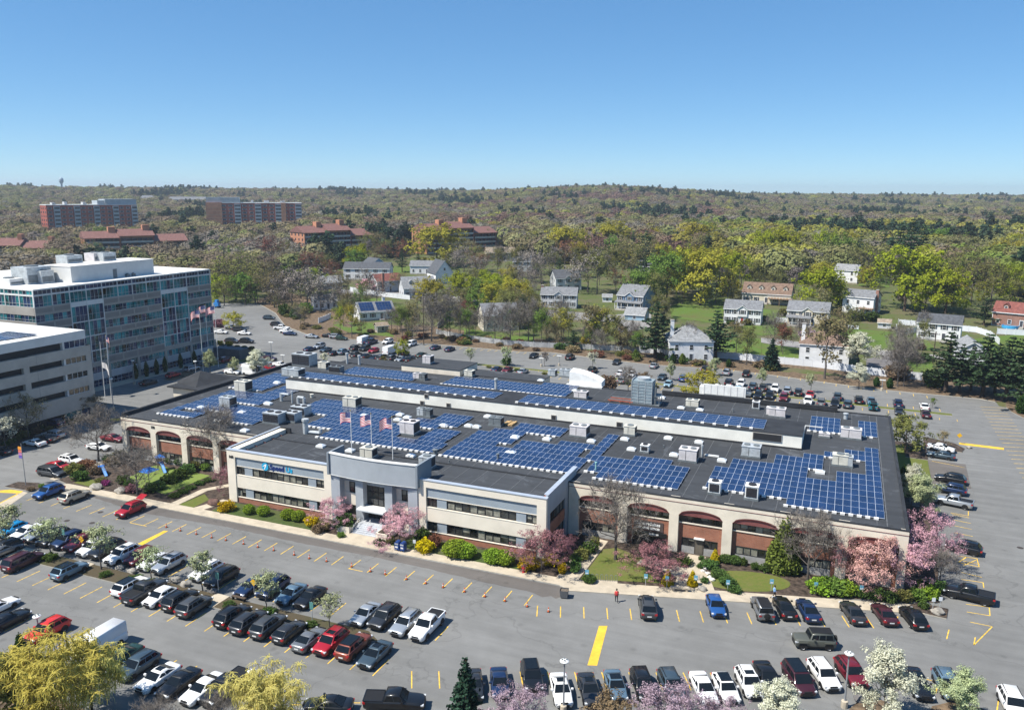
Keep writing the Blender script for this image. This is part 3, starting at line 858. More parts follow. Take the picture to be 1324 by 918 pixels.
ew = MB(); ew.box(-62.85, -59.2, YB+.9, 98.1, 6.1, 7.38, 1)
P('entrance_wall', ew, [CREAM2, GREYP])
d = MB()
d.quad((-62.85,YB+1,3.1),(-59.2,YB+1,3.1),(-59.2,YB+1,6.1),(-62.85,YB+1,6.1), 1)
for i in range(5): d.box(-62.85+i*.9, -62.78+i*.9, YB+.92, YB+.99, 3.1, 6.1, 0)
for z in (3.1, 4.1, 5.1, 6.03): d.box(-62.85, -59.2, YB+.9, YB+.985, z, z+.08, 0)
P('window', d, [DARKF, GLASS])
d = MB(); d.quad((-62.85,YB+1.2,.9),(-59.2,YB+1.2,.9),(-59.2,YB+1.2,2.9),(-62.85,YB+1.2,2.9), 1)
for i in range(5): d.box(-62.85+i*.9, -62.75+i*.9, YB+1.1, YB+1.18, .9, 2.9, 0)
P('door', d, [DARKF, GLASS])
d = MB(); d.box(-63.4, -58.9, YB-1.2, YB+.85, 2.92, 3.1, 0); d.box(-63.45, -58.85, YB-1.25, YB+.82, 2.8, 2.918, 1); P('canopy', d, [WHITE, GREYP])
st = MB()
for i in range(6): st.box(-63.1, -59.0, 92.9+i*.34, 98.0, .14*i+.1, .14*(i+1)+.1, 0)
st.box(-62.85, -59.2, 96.2, 98, .9, .92, 0)
P('steps', st, [mat('grey_steps', (.45,.47,.50), .8, .1, 1)])
rl = MB()
for x in (-62.9, -61.05, -59.2):
    rl.tube((x,93,1.0),(x,94.8,1.75),.03,.03,5); rl.tube((x,93,.2),(x,93,1.0),.03,.03,5); rl.tube((x,94.8,.9),(x,94.8,1.75),.03,.03,5)
P('handrail', rl, [WHITE])
for x0, x1 in ((-65.4, -63.3), (-58.8, -57.0)):
    d = MB(); d.box(x0, x1, 92.6, 95.6, 0, 1.0, 0); d.box(x0+.15, x1-.15, 92.75, 95.45, 1.0, 1.03, 1); P('planter', d, [CREAM2, MULCH])

# ---- writing on the building
def text(body, size, m, parent, loc, rot=(R(90),0,0), ext=.04, name='lettering', align='LEFT', bold=.0, sx=1.0):
    cu = bpy.data.curves.new(name, 'FONT'); cu.body = body; cu.size = size; cu.extrude = ext; cu.align_x = align; cu.offset = bold
    cu.resolution_u = 3
    o = bpy.data.objects.new(name, cu); COL.objects.link(o)
    dg = bpy.context.evaluated_depsgraph_get()
    me = bpy.data.meshes.new_from_object(o.evaluated_get(dg)); bpy.data.objects.remove(o)
    me.materials.clear(); me.materials.append(m)
    o = obj(name, me, parent); o.location = loc; o.rotation_euler = rot; o.scale = (sx,1,1)
    return o
NAVY = mat('navy_letters', (.012, .035, .16), .4, 0); CYAN = mat('cyan_letters', (.02, .36, .60), .4, 0); DK = mat('black_letters', (.02,.02,.02), .5, 0); WL = mat('white_letters', (.85,.85,.82), .5, 0)
sg = thing('wall_sign', 'blue and cyan company sign with round swoosh logo on the grey fascia', 'sign', (-80.6, YB, 6.72))
d = MB()
d.lathe([(0, 0), (.62, 0), (.62, .1), (0, .1)], n=28)
d.xform(Matrix.Rotation(R(90), 4, 'X'))
o = d.build('logo_disc', [CYAN], sg); o.location = (0, -.1+.22, 0)
d = MB(); d.poly([(-.5,0,-.02),(.08,0,.42),(.3,0,.45),(.26,0,.2),(.12,0,-.1),(-.12,0,-.5),(-.2,0,-.5),(.04,0,.18),(-.1,0,.1)]); o = d.build('logo_swoosh', [WL], sg); o.location = (0, .0, 0)
text('Speed', 1.12, NAVY, sg, (.78, .18, -.36), bold=.03)
text('Us', 1.12, CYAN, sg, (3.82, .18, -.36), bold=.03)
for t, x, y, z, s, w in (('160', -87.55, YB-.02, 7.3, .62, ''), ('150', -113.3, YF-.02, 6.55, .62, '')):
    text(t, s, DK, bld, (x, y, z), name='street_number', bold=.02)
sg2 = thing('wall_sign', 'white lettered business centre sign on dark board under the second arch from the leafless tree', 'sign', (-22.6, YR, 3.0))
d = MB(); d.box(-2.2, 1.95, -.1, -.02, -.62, .72, 0); d.build('board', [mat('sign_board_brown', (.10,.075,.07), .6, .1, 1)], sg2)
text('CenturySuites', .62, WL, sg2, (-2.0, -.12, .12), bold=.012); text('EXECUTIVE OFFICES', .36, WL, sg2, (-1.85, -.12, -.42), bold=.02, sx=1.02)
d = MB(); d.box(-.1, 2.5, -.3, -.1, -1.35, -.75, 0); d.build('awning_sign', [DK], sg2)
text('SUITE 130', .30, WL, sg2, (.1, -.32, -1.12), bold=.015)

# ================================================================ solar arrays
PVC = mat('solar_cells', (.014, .034, .095), .12, .2, .35, spec=.6, coords='world')
PVF = mat('solar_frame', (.46, .51, .58), .4, 0)
BLOCK = mat('ballast_block', (.74, .73, .70), .8, .15, 2)
def panel_mesh(w, d, tilt):
    b = MB(); h = math.sin(R(tilt))*d; dd = math.cos(R(tilt))*d
    f = .022
    b.add([(0,0,.1),(w,0,.1),(w,dd,.1+h),(0,dd,.1+h),(0,0,.15),(w,0,.15),(w,dd,.15+h),(0,dd,.15+h)], [(0,3,2,1),(0,1,5,4),(1,2,6,5),(2,3,7,6),(3,0,4,7),(4,5,6,7)], 0)
    k = lambda u, v: (u, v*dd, .154+h*v)
    fy = .05/dd
    n = 1
    for i in range(n):
        v0, v1 = i/n + fy*(1 if i == 0 else .5), (i+1)/n - fy*(1 if i == n-1 else .5)
        b.quad(k(f,v0), k(w-f,v0), k(w-f,v1), k(f,v1), 1)
    return b.mesh('panel', [PVF, PVC])
PM_A = panel_mesh(1.0, 2.30, 4)
PM_B = panel_mesh(1.98, 1.09, 3.5)
BLM = MB().box(-.28, .28, -.22, .22, 0, .24).mesh('ballast_block', [BLOCK])
def array(label, z, rects, pitch, pm, w):
    cells = set()
    ys0 = rects[0][2]
    xs0 = rects[0][0]
    for r4 in rects:
        x0, x1, y0, y1 = r4[:4]; neg = len(r4) > 4
        j0 = round((y0-ys0)/pitch); j1 = max(j0+1, round((y1-ys0)/pitch)); i0 = round((x0-xs0)/w); i1 = max(i0+1, round((x1-xs0)/w))
        for j in range(j0, j1):
            for i in range(i0, i1):
                if neg: cells.discard((j, i))
                else: cells.add((j, i))
    t = thing('solar_array', label, 'solar panels', (xs0, ys0, z), 0, 'solar arrays on the office roof')
    cells = sorted(cells); nb_ = 0
    for n, (j, i) in enumerate(cells):
        if (j-1, i) not in cells and nb_ < 98: nb_ += 1; obj('ballast_block', BLM, t, (i*w, j*pitch-.28, 0))
    rest = cells[100:]
    for (j, i) in cells[:100]: obj('panel', pm, t, (i*w, j*pitch, 0))
    if rest:
        b = MB(); vs_ = [v.co.copy() for v in pm.vertices]; fs2 = [tuple(p.vertices) for p in pm.polygons]; ms = [p.material_index for p in pm.polygons]
        for (j, i) in rest:
            k0 = len(b.v); b.v += [(v.x+i*w, v.y+j*pitch, v.z) for v in vs_]; b.f += [tuple(q+k0 for q in f) for f in fs2]; b.m += ms
        b.build('panel_rows', [PVF, PVC], t, kind='stuff')
RZ = MB_ROOF-.03
array('largest solar array, around two rooftop units by the right front corner of the flat roof', RZ, [(-16, 6.95, 108.2, 120), (-16,-5.4,108.2,110.4,0), (-14.3, 6.95, 120, 124.8), (-2.7, 1.2, 120, 125.1, 0), (-8.4, -.7, 124.8, 129.4), (-4.5, -.7, 129.4, 132), (-.7, 1.9, 132, 134.4), (1.9, 5.0, 132, 137), (5.0, 6.95, 124.8, 139.3), (1.2, 5, 122.5, 124.9)], 2.37, PM_A, 1.0)
array('small notched solar array at the back right corner of the flat roof', RZ, [(-3.9, .8, 146.3, 156.8), (.8, 4.5, 146.3, 151.6), (4.5, 7.4, 146.3, 156.7)], 2.37, PM_A, 1.0)
array('stepped solar array behind the leafless tree and second arcade arch', RZ, [(-33.4, -19.2, 108.2, 117.6), (-33.4,-31.4,108.2,110.4,0), (-28.1, -22.3, 117.6, 120.2), (-35.8, -33.4, 115.3, 130.6)], 2.37, PM_A, 1.0)
array('solar array on the roof behind the right half of the front block', RZ, [(-56.6, -35, 108.6, 115.8), (-56.6, -50.2, 115.8, 123), (-54.7, -50.1, 123, 125), (-47.3, -36.3, 115.8, 120.4), (-42, -36, 120.4, 123.2), (-51.5, -42.6, 125.2, 130.2), (-50.1, -48.2, 118, 125)], 2.37, PM_A, 1.0)
array('solar array on the roof behind the three flags, cut by a grey rooftop unit', RZ, [(-80, -58.4, 109, 113.8), (-85.6, -67.6, 113.8, 121), (-64.2, -59.2, 113.8, 121), (-69.9, -64, 121, 124.6), (-89, -75.4, 121, 128), (-94.4, -87, 121, 130.4), (-66.9, -60.7, 124, 130.8)], 2.37, PM_A, 1.0)
array('sparse solar array at the left front corner of the flat roof', RZ, [(-115.6, -108, 109.6, 128.4), (-113.6, -110.6, 112, 114.3, 0), (-117.6, -110, 130.8, 145), (-108, -102.5, 121.4, 138)], 2.37, PM_A, 1.0)
array('solar array by the dark condenser units left of the front block', RZ, [(-107.8, -102.4, 115, 119.8), (-102.4, -94.8, 110, 119.6)], 2.37, PM_A, 1.0)
array('long single solar strip on the left half of the raised spine', 10.22, [(-105.6, -60.4, 136.2, 140.6)], 1.12, PM_B, 2.0)
array('long single solar strip on the right half of the raised spine', 10.22, [(-54.6, -9.6, 135.6, 141.4)], 1.12, PM_B, 2.0)
array('rear solar array near the cylinder vents behind the raised spine', RZ, [(-104.8, -85.6, 151.2, 158.2)], 2.37, PM_A, 1.0)
array('rear solar array beside the white curved roof screen', RZ, [(-78.6, -58.6, 151.6, 158.4), (-58.6, -51, 151.6, 160.4)], 2.37, PM_A, 1.0)
# ================================================================ equipment on the roof
GALV = mat('galvanised', (.50, .53, .54), .5, .14, 1.5, metal=.25)
PALE = mat('pale_unit', (.60, .57, .57), .55, .1, 1.2)
WARM = mat('beige_unit', (.60, .58, .50), .55, .1, 1.2)
DARKU = mat('dark_unit', (.16, .18, .19), .5, .15, 1.5)
GRILL = mat('dark_grill', (.03, .03, .035), .6, .2, 4)
def z1(o, s, x, y): return (o[0]+x/s, o[1]+y/s)
q6 = lambda x, y: z1((330,380), 3.8237, x, y)
q7 = lambda x, y: z1((660,380), 3.8237, x, y)
q5 = lambda x, y: z1((960,500), 5.0923, x, y)
q4 = lambda x, y: z1((740,600), 5.0923, x, y)
q1 = lambda x, y: z1((140,440), 5.0923, x, y)
def unit(px, w, d, h, m, label, z=RZ, style='box', rz=0):
    p = at(px[0], px[1], z)
    t = thing('rooftop_unit', label, 'rooftop unit', p, rz, 'machines on the office roof')
    b = MB(); b.box(-w/2-.1, w/2+.1, -d/2-.1, d/2+.1, 0, .3, 0); b.build('curb', [DARKU], t)
    b = MB()
    b.box(-w/2, w/2, -d/2, d/2, .3, h, 0)
    b.box(-w/2-.06, w/2+.06, -d/2-.06, d/2+.06, h, h+.07, 0)
    b.box(-w*.12, -w*.1, -d/2-.03, -d/2, .35, h-.05, 1)
    b.build('cabinet', [m, GRILL], t)
    g = MB()
    if style == 'louvre':
        for i in range(5): g.box(-w/2+.1, w/2-.1, -d/2-.06-.02*i, -d/2-.01, .4+i*(h-.5)/5, .4+(i+.8)*(h-.5)/5, 0)
    elif style == 'front': 
        g.box(-w/2+.15, w/2-.15, -d/2-.05, -d/2-.005, .45, h-.15, 0)
    else: g.box(w/2+.005, w/2+.05, -d/2+.15, d/2-.15, .5, h-.15, 0)
    g.build('grille', [GRILL], t)
    n = 2 if w > 2.2 else 1
    for i in range(n):
        c = (0 if n == 1 else (-w/4 + i*w/2), 0, h+.07)
        f = MB(); f.lathe([(.0,0),(min(w/n,d)*.34,0),(min(w/n,d)*.34,.14),(min(w/n,d)*.28,.16),(0,.1)], c, 14, 0); f.build('fan', [GRILL if style != 'box' else DARKU], t)
    if style == 'hood':
        b = MB(); b.add([(-w/2-.7,-d/2+.2,h-.5),(-w/2-.7,d/2-.2,h-.5),(-w/2-.005,d/2-.2,h-.05),(-w/2-.005,-d/2+.2,h-.05),(-w/2-.7,-d/2+.2,h-.55),(-w/2-.7,d/2-.2,h-.55),(-w/2-.005,d/2-.2,h-.7),(-w/2-.005,-d/2+.2,h-.7)], [(0,1,2,3),(4,7,6,5),(0,4,5,1),(1,5,6,2),(3,2,6,7),(0,3,7,4)], 0); b.build('hood', [m], t)
    return t
unit(q6(480,558), 2.9, 2.2, 1.9, WARM, 'beige rooftop unit by the spine wall, at the top left of the flag array')
unit(q6(765,690), 2.7, 2.3, 2.2, PALE, 'tall pale rooftop unit standing inside the array behind the flags', style='hood')
unit(q6(825,604), 1.5, 1.3, 1.5, GALV, 'left grey rooftop unit of a pair near the spine wall, behind the tall pale unit')
unit(q6(855,608), 1.4, 1.3, 1.5, DARKU, 'right dark rooftop unit of a pair near the spine wall, behind the tall pale unit')
unit(q6(1192,650), 2.3, 1.6, 1.5, DARKU, 'dark rooftop unit beside timber offcuts below the spine wall')
unit(q6(1060,408), 2.0, 1.7, 1.4, WARM, 'beige rooftop unit on the rear roof right of the raised rear roof')
unit(q6(802,420), 1.5, 1.4, 1.3, PALE, 'left pale rooftop unit of a pair just in front of the raised rear roof')
unit(q6(832,425), 1.3, 1.4, 1.4, DARKU, 'right dark rooftop unit of a pair just in front of the raised rear roof')
unit(q6(190,405), 4.2, 2.4, 1.6, GALV, 'long silver rooftop unit at the left end of the raised spine', 10.2)
unit(q6(245,352), 5.0, 3.2, 2.8, GALV, 'largest silver rooftop unit at the back left corner of the roof', style='louvre')
unit(q6(341,370), 2.2, 1.8, 1.6, WARM, 'beige rooftop unit between the largest silver unit and two cylinder vents')
unit(q6(402,390), 3.0, 1.8, 1.5, DARKU, 'dark sloping rooftop unit just left of the rear solar array', style='louvre')
unit(q6(228,598), 3.0, 2.2, 1.7, GALV, 'louvred condenser unit at the back of the cluster of three', style='louvre')
unit(q6(184,628), 2.7, 2.2, 1.7, GALV, 'louvred condenser unit at the right front of the cluster of three', style='louvre')
unit(q6(98,636), 3.4, 2.4, 1.9, GALV, 'louvred condenser unit at the left front of the cluster of three', style='louvre')
unit(q6(562,808), 2.2, 1.7, 1.6, WARM, 'beige rooftop unit right behind the white coping under the middle flag')
unit(q6(850,862), 1.9, 1.8, 1.9, GALV, 'grey green rooftop unit behind the right end of the entrance fascia')
unit(q6(856,345), 2.0, 2.0, 1.9, PALE, 'pale box unit standing on the raised rear roof', 9.25)
unit(q7(342,700), 2.9, 2.2, 1.8, PALE, 'pinkish rooftop unit below the spine wall, above the stepped array')
unit(q7(592,696), 1.9, 1.6, 1.6, WARM, 'beige rooftop unit close to the spine wall by a small vent')
unit(q7(665,782), 1.3, 1.2, 1.2, WHITE, 'small white fan unit among skylights below the spine wall', style='front')
unit(q7(880,822), 2.7, 2.1, 1.9, PALE, 'pinkish rooftop unit between the two big front arrays')
unit(q7(1190,800), 2.8, 2.2, 1.7, GALV, 'glassy framed unit on skids near the right end of the spine')
unit(q7(350,515), 2.6, 1.8, 1.4, PALE, 'pinkish rooftop unit on the rear roof just beyond the spine panels')
unit(q7(208,405), 1.7, 1.6, 1.4, GALV, 'left grey unit of the pair beside the white curved screen')
unit(q7(272,408), 2.3, 1.8, 1.6, GALV, 'right grey unit of the pair beside the white curved screen')
unit(q7(900,558), 2.4, 1.6, 1.4, WARM, 'beige rooftop unit behind the spine panels, between two white dome skylights')
unit(q7(1213,568), 1.3, 1.3, 1.5, WHITE, 'white box unit right of the long white roof screen', style='front')
unit(q7(1290,600), 1.8, 1.5, 1.5, PALE, 'pale rooftop unit near the right end of the spine panels')
unit(q5(228,195), 2.9, 2.0, 1.6, PALE, 'pinkish rooftop unit in front of the dark rear parapet')
unit(q5(712,338), 3.2, 1.8, 1.7, PALE, 'pinkish rooftop unit at the front edge of the notched back right array')
unit(q5(640,515), 2.2, 1.7, 1.7, WARM, 'left beige unit of the pair in the gap of the largest array')
unit(q5(690,522), 1.4, 1.5, 1.6, GALV, 'right grey unit of the pair in the gap of the largest array')
unit(q5(60,735), 1.7, 1.6, 1.9, WHITE, 'right white fan unit at the front edge of the largest array', style='front')
unit(q4(937,190), 1.6, 1.5, 1.7, WHITE, 'left white fan unit at the front edge of the largest array', style='front')
unit(q5(538,332), 1.7, .9, .7, PALE, 'low pale unit between the spine end and the back right array')
unit(q1(892,335), 2.8, 2.3, 2.2, WARM, 'tall beige rooftop unit on the left roof, nearer the cluster of three condensers')
unit(q1(790,435), 2.5, 2.1, 1.9, GALV, 'grey rooftop unit behind the leafless tree left of the front block')
# cooling tower
p = at(*q7(655,545), RZ)
t = thing('cooling_tower', 'tall blue grey cooling tower standing on the rear roof', 'cooling tower', p)
b = MB(); b.box(-2.0, 2.0, -1.5, 1.5, .5, 4.9, 0)
for i in range(7): b.box(-2.05, 2.05, -1.56, -1.505, .7+i*.6, .75+i*.6, 1)
for x in (-2, -.7, .7, 2): b.box(x-.04, x+.04, -1.58, -1.51, .5, 4.9, 1)
b.build('body', [mat('tower_blue', (.25,.31,.34), .5, .15, 1), GALV], t)
b = MB(); b.lathe([(0,4.9),(1.2,4.9),(1.25,5.4),(1.1,5.4),(0,5.2)], n=18); b.box(-2.0, -1.9, -1.5, 1.5, 4.9, 5.2); b.build('fan_stack', [GALV], t)
b = MB()
for x in (2.3, 3.4):
    for y in (-1.2, 1.2): b.box(x-.06, x+.06, y-.06, y+.06, 0, 4.2 if x < 3 else 2.2)
b.box(2.2, 3.5, -1.3, 1.3, 2.0, 2.1); b.tube((2.6,-1,.4),(2.6,-1,3.8),.2,.2,8); b.box(-2.2, 3.5, -1.6, 1.6, .28, .46); 
for x in (-2, 0, 2, 3.3): b.box(x-.08, x+.08, -1.5, 1.5, 0, .28)
b.build('frame', [DARKU], t)
# skylights and hatches: bubble on a curb
SKY_G = mat('skylight_dome', (.62, .68, .74), .2, .12, 2, spec=.6)
proto = None
nsk = 0
for f, lst, z in ((q6, ((325,757),(470,779),(770,805)), RZ), (q6, ((930,655),(1055,656),(1095,661),(716,601),(752,615),(705,626),(540,606),(1258,790),(1150,610),(66,547),(108,442),(1285,712)), RZ), (q7, ((180,722),(400,732),(565,722),(598,772),(780,717),(932,737),(808,800),(1045,828),(22,716),(5,790),(843,568),(936,578),(748,517),(320,483),(150,432)), RZ), (q5, ((510,568),), RZ), (q1, ((612,448),(1050,420),(880,480),(900,600),(1110,290)), RZ)):
    for (x, y) in lst:
        p = at(*f(x, y), z)
        s = MB(); w, d = 1.35, 1.05
        s.box(-w/2, w/2, -d/2, d/2, 0, .32, 0)
        s.add([(-w/2+.05,-d/2+.05,.32),(w/2-.05,-d/2+.05,.32),(w/2-.05,d/2-.05,.32),(-w/2+.05,d/2-.05,.32),(-w/4,-d/5,.52),(w/4,-d/5,.52),(w/4,d/5,.52),(-w/4,d/5,.52)], [(4,5,6,7),(0,1,5,4),(1,2,6,5),(2,3,7,6),(3,0,4,7)], 1)
        o = s.build('skylight', [WHITE, SKY_G], bld); o.location = p
# vents, pipes and stacks (parts of the roof)
for px, h, r, m in ((q6(455,345),2.6,.28,GALV),(q6(515,350),2.3,.3,GALV),(q6(250,690),2.6,.45,GALV),(q6(183,540),2.4,.16,GALV),(q6(1190,478),2.6,.3,GALV),(q7(945,805),1.9,.14,GALV),(q7(422,875),1.4,.14,mat('teal_pipe',(.25,.45,.45),.5,0)),(q6(1200,820),1.0,.2,DARKU),(q6(890,795),.9,.35,DARKU),(q5(678,212),1.1,.35,GALV),(q6(280,512),.7,.3,WARM),(q6(443,740),.5,.1,DARKU),(q6(960,835),.5,.1,DARKU),(q7(757,760),.4,.1,DARKU),(q7(1100,585),.7,.1,DARKU),(q5(345,275),.5,.09,DARKU)):
    z = RZ
    p = at(*px, z)
    b = MB(); b.lathe([(r,0),(r,h*.82),(r*1.35,h*.84),(r*1.35,h),(0,h+r*.3)], n=10); o = b.build('roof_vent', [m], bld, smooth=False); o.location = p
b = MB()
p0 = at(*q6(265,690), RZ); b.tube(p0+Vector((0,0,.3)), p0+Vector((2.2,.2,.3)), .3, .3, 8); b.tube(p0+Vector((2.2,.2,.3)), p0+Vector((2.3,.2,1.1)), .3, .3, 8)
b.build('roof_duct', [GALV], bld); b = MB(); p0 = at(*q6(130,530), RZ); b.tube(p0, p0+Vector((0,0,1.6)), .3,.3,8); b.tube(p0+Vector((0,0,1.5)), p0+Vector((1.8,0,1.5)), .22,.22,8); b.build('roof_duct', [GALV], bld); b = MB(); b.tube(p0+Vector((4,0,0)), p0+Vector((4,0,1.2)), .3,.3,8); b.tube(p0+Vector((4,0,1.2)), p0+Vector((5.4,0,1.2)), .3,.3,8); b.tube(p0+Vector((5.4,0,1.2)), p0+Vector((5.4,0,.1)), .3,.3,8)
b.build('roof_duct', [GALV], bld)
b = MB()
p0 = at(*q7(960,800), RZ); b.box(p0.x, p0.x+2.2, p0.y-.12, p0.y+.12, p0.z+.05, p0.z+.3); p0 = at(*q5(410,268), RZ); b.box(p0.x, p0.x+.12, p0.y-5, p0.y, p0.z+.3, p0.z+.42); b.box(p0.x, p0.x+3, p0.y-.06, p0.y+.06, p0.z+.3, p0.z+.42); b.build('roof_pipe', [WHITE], bld)
b = MB()
p0 = at(*q7(500,530), RZ)
for i in range(3): b.box(p0.x+i*2, p0.x+i*2+.15, p0.y-1.5, p0.y+1.8, p0.z+.2, p0.z+.45, 0)
for i in range(4): b.box(p0.x-.4, p0.x+4.6, p0.y-1.4+i, p0.y-1.2+i, p0.z+.45, p0.z+.65, i % 2)
b.build('roof_dunnage', [RUST, DARKU], bld); b = MB()
p0 = at(*q6(1240,640), RZ)
for i in range(4): b.box(p0.x-.2+i*.5, p0.x+.2+i*.5, p0.y-1.3, p0.y+1.2, p0.z, p0.z+.2+.1*(i % 2), 0)
b.build('roof_timber', [mat('raw_timber', (.45,.30,.14), .85, .2, 2)], bld)
# white roof screens
p = at(*q7(372,455), RZ)
t = thing('roof_screen', 'white curved metal roof screen behind the raised spine', 'roof screen', p)
b = MB(); n = 10
for i in range(n):
    a0, a1 = i/n, (i+1)/n
    x0, x1 = -3.6+7.2*a0, -3.6+7.2*a1
    h0, h1 = 2.9-1.8*a0**2, 2.9-1.8*a1**2
    b.quad((x0,-.4,0),(x1,-.4,0),(x1,-.4+.0,h1),(x0,-.4,h0)); b.quad((x0,-.4,h0),(x1,-.4,h1),(x1,2.2,h1+.3),(x0,2.2,h0+.3)); b.quad((x1,2.2,0),(x0,2.2,0),(x0,2.2,h0+.3),(x1,2.2,h1+.3))
b.quad((-3.6,2.2,0),(-3.6,-.4,0),(-3.6,-.4,2.9),(-3.6,2.2,3.2)); b.quad((3.6,-.4,0),(3.6,2.2,0),(3.6,2.2,1.4),(3.6,-.4,1.1)); b.box(-4, 3.9, -1.2, -.42, 0, .3)
b.build('screen', [WHITE], t)
p = at(*q7(1065,515), RZ)
t = thing('roof_screen', 'long straight white roof screen with dark frame at the back edge', 'roof screen', p)
b = MB(); b.box(-4.6, 3.8, 0, .4, .2, 2.5, 0); b.box(-5.4, -4.6, .1, 2.3, .2, 1.9, 0); b.box(3.8, 4.8, .1, 1.8, .9, 1.3, 1); b.box(-4.4, 3.6, -.05, -.005, .4, .5, 1)
for i in range(7): b.box(-4.4+i*1.3, -4.32+i*1.3, -.05, -.005, .2, 2.45, 2)
b.build('screen', [WHITE, DARKU, PALE], t)
# flags over the entrance
FR = mat('flag_red', (.50, .035, .05), .7, 0); FW = mat('flag_white', (.72,.70,.70), .7, 0); FB = mat('flag_blue', (.03, .045, .16), .7, 0)
def flag_mesh(w, h, droop=0.25, seed=0):
    """striped flag streaming to -x from the pole, waving, with its canton at the pole"""
    b = MB(); nx, nz = 14, 13
    def P3(u, v):
        x = -w*u*(1-.12*u)
        y = .10*w*math.sin(u*7+seed)*u**.6
        z = -h*v - droop*h*u*u - .06*h*math.sin(u*6+seed*2+v)
        return (x, y, z)
    for j in range(nz):
        for i in range(nx):
            u0, u1, v0, v1 = i/nx, (i+1)/nx, j/nz, (j+1)/nz
            m = 2 if (j < 7 and i < 6) else (0 if j % 2 == 0 else 1)
            b.quad(P3(u0,v1), P3(u1,v1), P3(u1,v0), P3(u0,v0), m)
    return b
def us_flag(loc, hpole, label, w=2.7, h=1.5, droop=.25, seed=0, rz=0, group=None, name='flagpole'):
    t = thing(name, label, 'flag', loc, rz, group)
    b = MB(); b.tube((0,0,0),(0,0,hpole),.07,.045,8); b.build('pole', [WHITE], t)
    b = MB(); b.lathe([(0,0),(.1,.05),(.1,.12),(0,.18)], (0,0,hpole), 8); b.build('finial', [mat('gold_ball', (.6,.42,.1), .3, 0, metal=.6)], t)
    f = flag_mesh(w, h, droop, seed).build('flag', [FR, FW, FB], t); f.location = (-.05, 0, hpole-.2)
    # stars of the canton
    s = MB()
    def P3(u, v): return (-w*u*(1-.12*u)-.05, .10*w*math.sin(u*7+seed)*u**.6-.02, -h*v-droop*h*u*u-.06*h*math.sin(u*6+seed*2+v))
    for r in range(5):
        for c in range(6):
            x, y, z = P3(.03+c*.065, .05+r*.1); k = w*.012
            s.poly([(x+k*(1 if q % 2 == 0 else .45)*math.cos(q*math.pi/5+.3), y, z+k*(1 if q % 2 == 0 else .45)*math.sin(q*math.pi/5+.3)) for q in range(10)])
    so_ = s.build('stars', [FW], f)
for i, (px, py, ptop) in enumerate(((455, 588, 538), (481, 592, 541), (508, 596, 545.5))):
    p = at(px, py-2, RZ)
    H = (588-538)/scale_at(p)*1.03
    us_flag(p, H+.6, ('leftmost', 'middle', 'rightmost')[i]+' of three striped flags above the office entrance', 2.5, 1.6, .45, i*1.7, R(-5), 'flags on the office roof')

# ================================================================ glass office tower and the low deck block beside it
TB = mat('tower_concrete', (.33, .305, .27), .85, .08, .25, det=6)
TW = mat('tower_white', (.62, .62, .60), .6, .05, .4)
TG = glass_mat('teal_glass', (.018, .17, .19), .05, .5, .7, .22)
TG2 = glass_mat('navy_glass', (.012, .03, .085), .05, .5, .5, .3)
TMUL = mat('mullion_grey', (.42,.44,.45), .5, 0)
ROOFW = mat('white_roof', (.74, .72, .68), .85, .12, .25, det=6)
tw = thing('office_tower', 'six storey grey concrete and teal glass office tower with white roof', 'office building', (-171, 128.7, 0))
# local: y along the face (0..56), x outwards (+x), face at x=0
LY = 56.0; DX = 48
core, band, whit = MB(), MB(), MB()
core.box(-DX, -.35, .35, LY-.35, 0, 25.6, 0)
core.build('core', [mat('tower_core', (.12,.13,.14), .7, .1, .4)], tw)
bays = [0, 4.65, 9.35, 13.95, 18.6, 23.3, 27.9, 32.5, 37.25, 41.95, 46.75, 51.35, LY]
floors = [(21.85, 24.7), (18.4, 19.95), (14.5, 16.35), (11.0, 12.65), (7.45, 9.3), (3.55, 5.2), (0.1, 1.75)]
def win_y(name, y0, y1, z0, z1, n, parent, tr=.33, g1=TG, g2=TG2, nz=2, bar=None, x=0.0):
    b = MB(); w = (y1-y0)/n; rg = random.Random(int(y0*31+z0*17))
    for i in range(n):
        a = y0+i*w
        m = 1 if rg.random() < .62 else 2
        zz = z0+(z1-z0)*tr
        b.quad((x-.12,a,z0),(x-.12,a+w,z0),(x-.12,a+w,zz),(x-.12,a,zz), 2 if nz == 3 else m)
        b.quad((x-.12,a,zz),(x-.12,a+w,zz),(x-.12,a+w,z1),(x-.12,a,z1), m)
    for i in range(n+1): b.box(x-.11, x-.02, y0+i*w-.03, y0+i*w+.03, z0, z1, 0)
    b.box(x-.11, x-.015, y0, y1, z0+(z1-z0)*tr-.025, z0+(z1-z0)*tr+.025, 0)
    b.box(x-.11, x-.01, y0, y1, z0-.04, z0+.05, 0)
    return b.build(name, [bar or TMUL, g1, g2], parent)
def win_x(name, x0, x1, z0, z1, n, parent, tr=.33, y=0.0):
    o = win_y(name, 0, x1-x0, z0, z1, n, parent, tr)
    o.rotation_euler = (0, 0, R(-90)); o.location = (x0, y, 0)
    return o
glassbay = {3: 1, 3.5: 1}
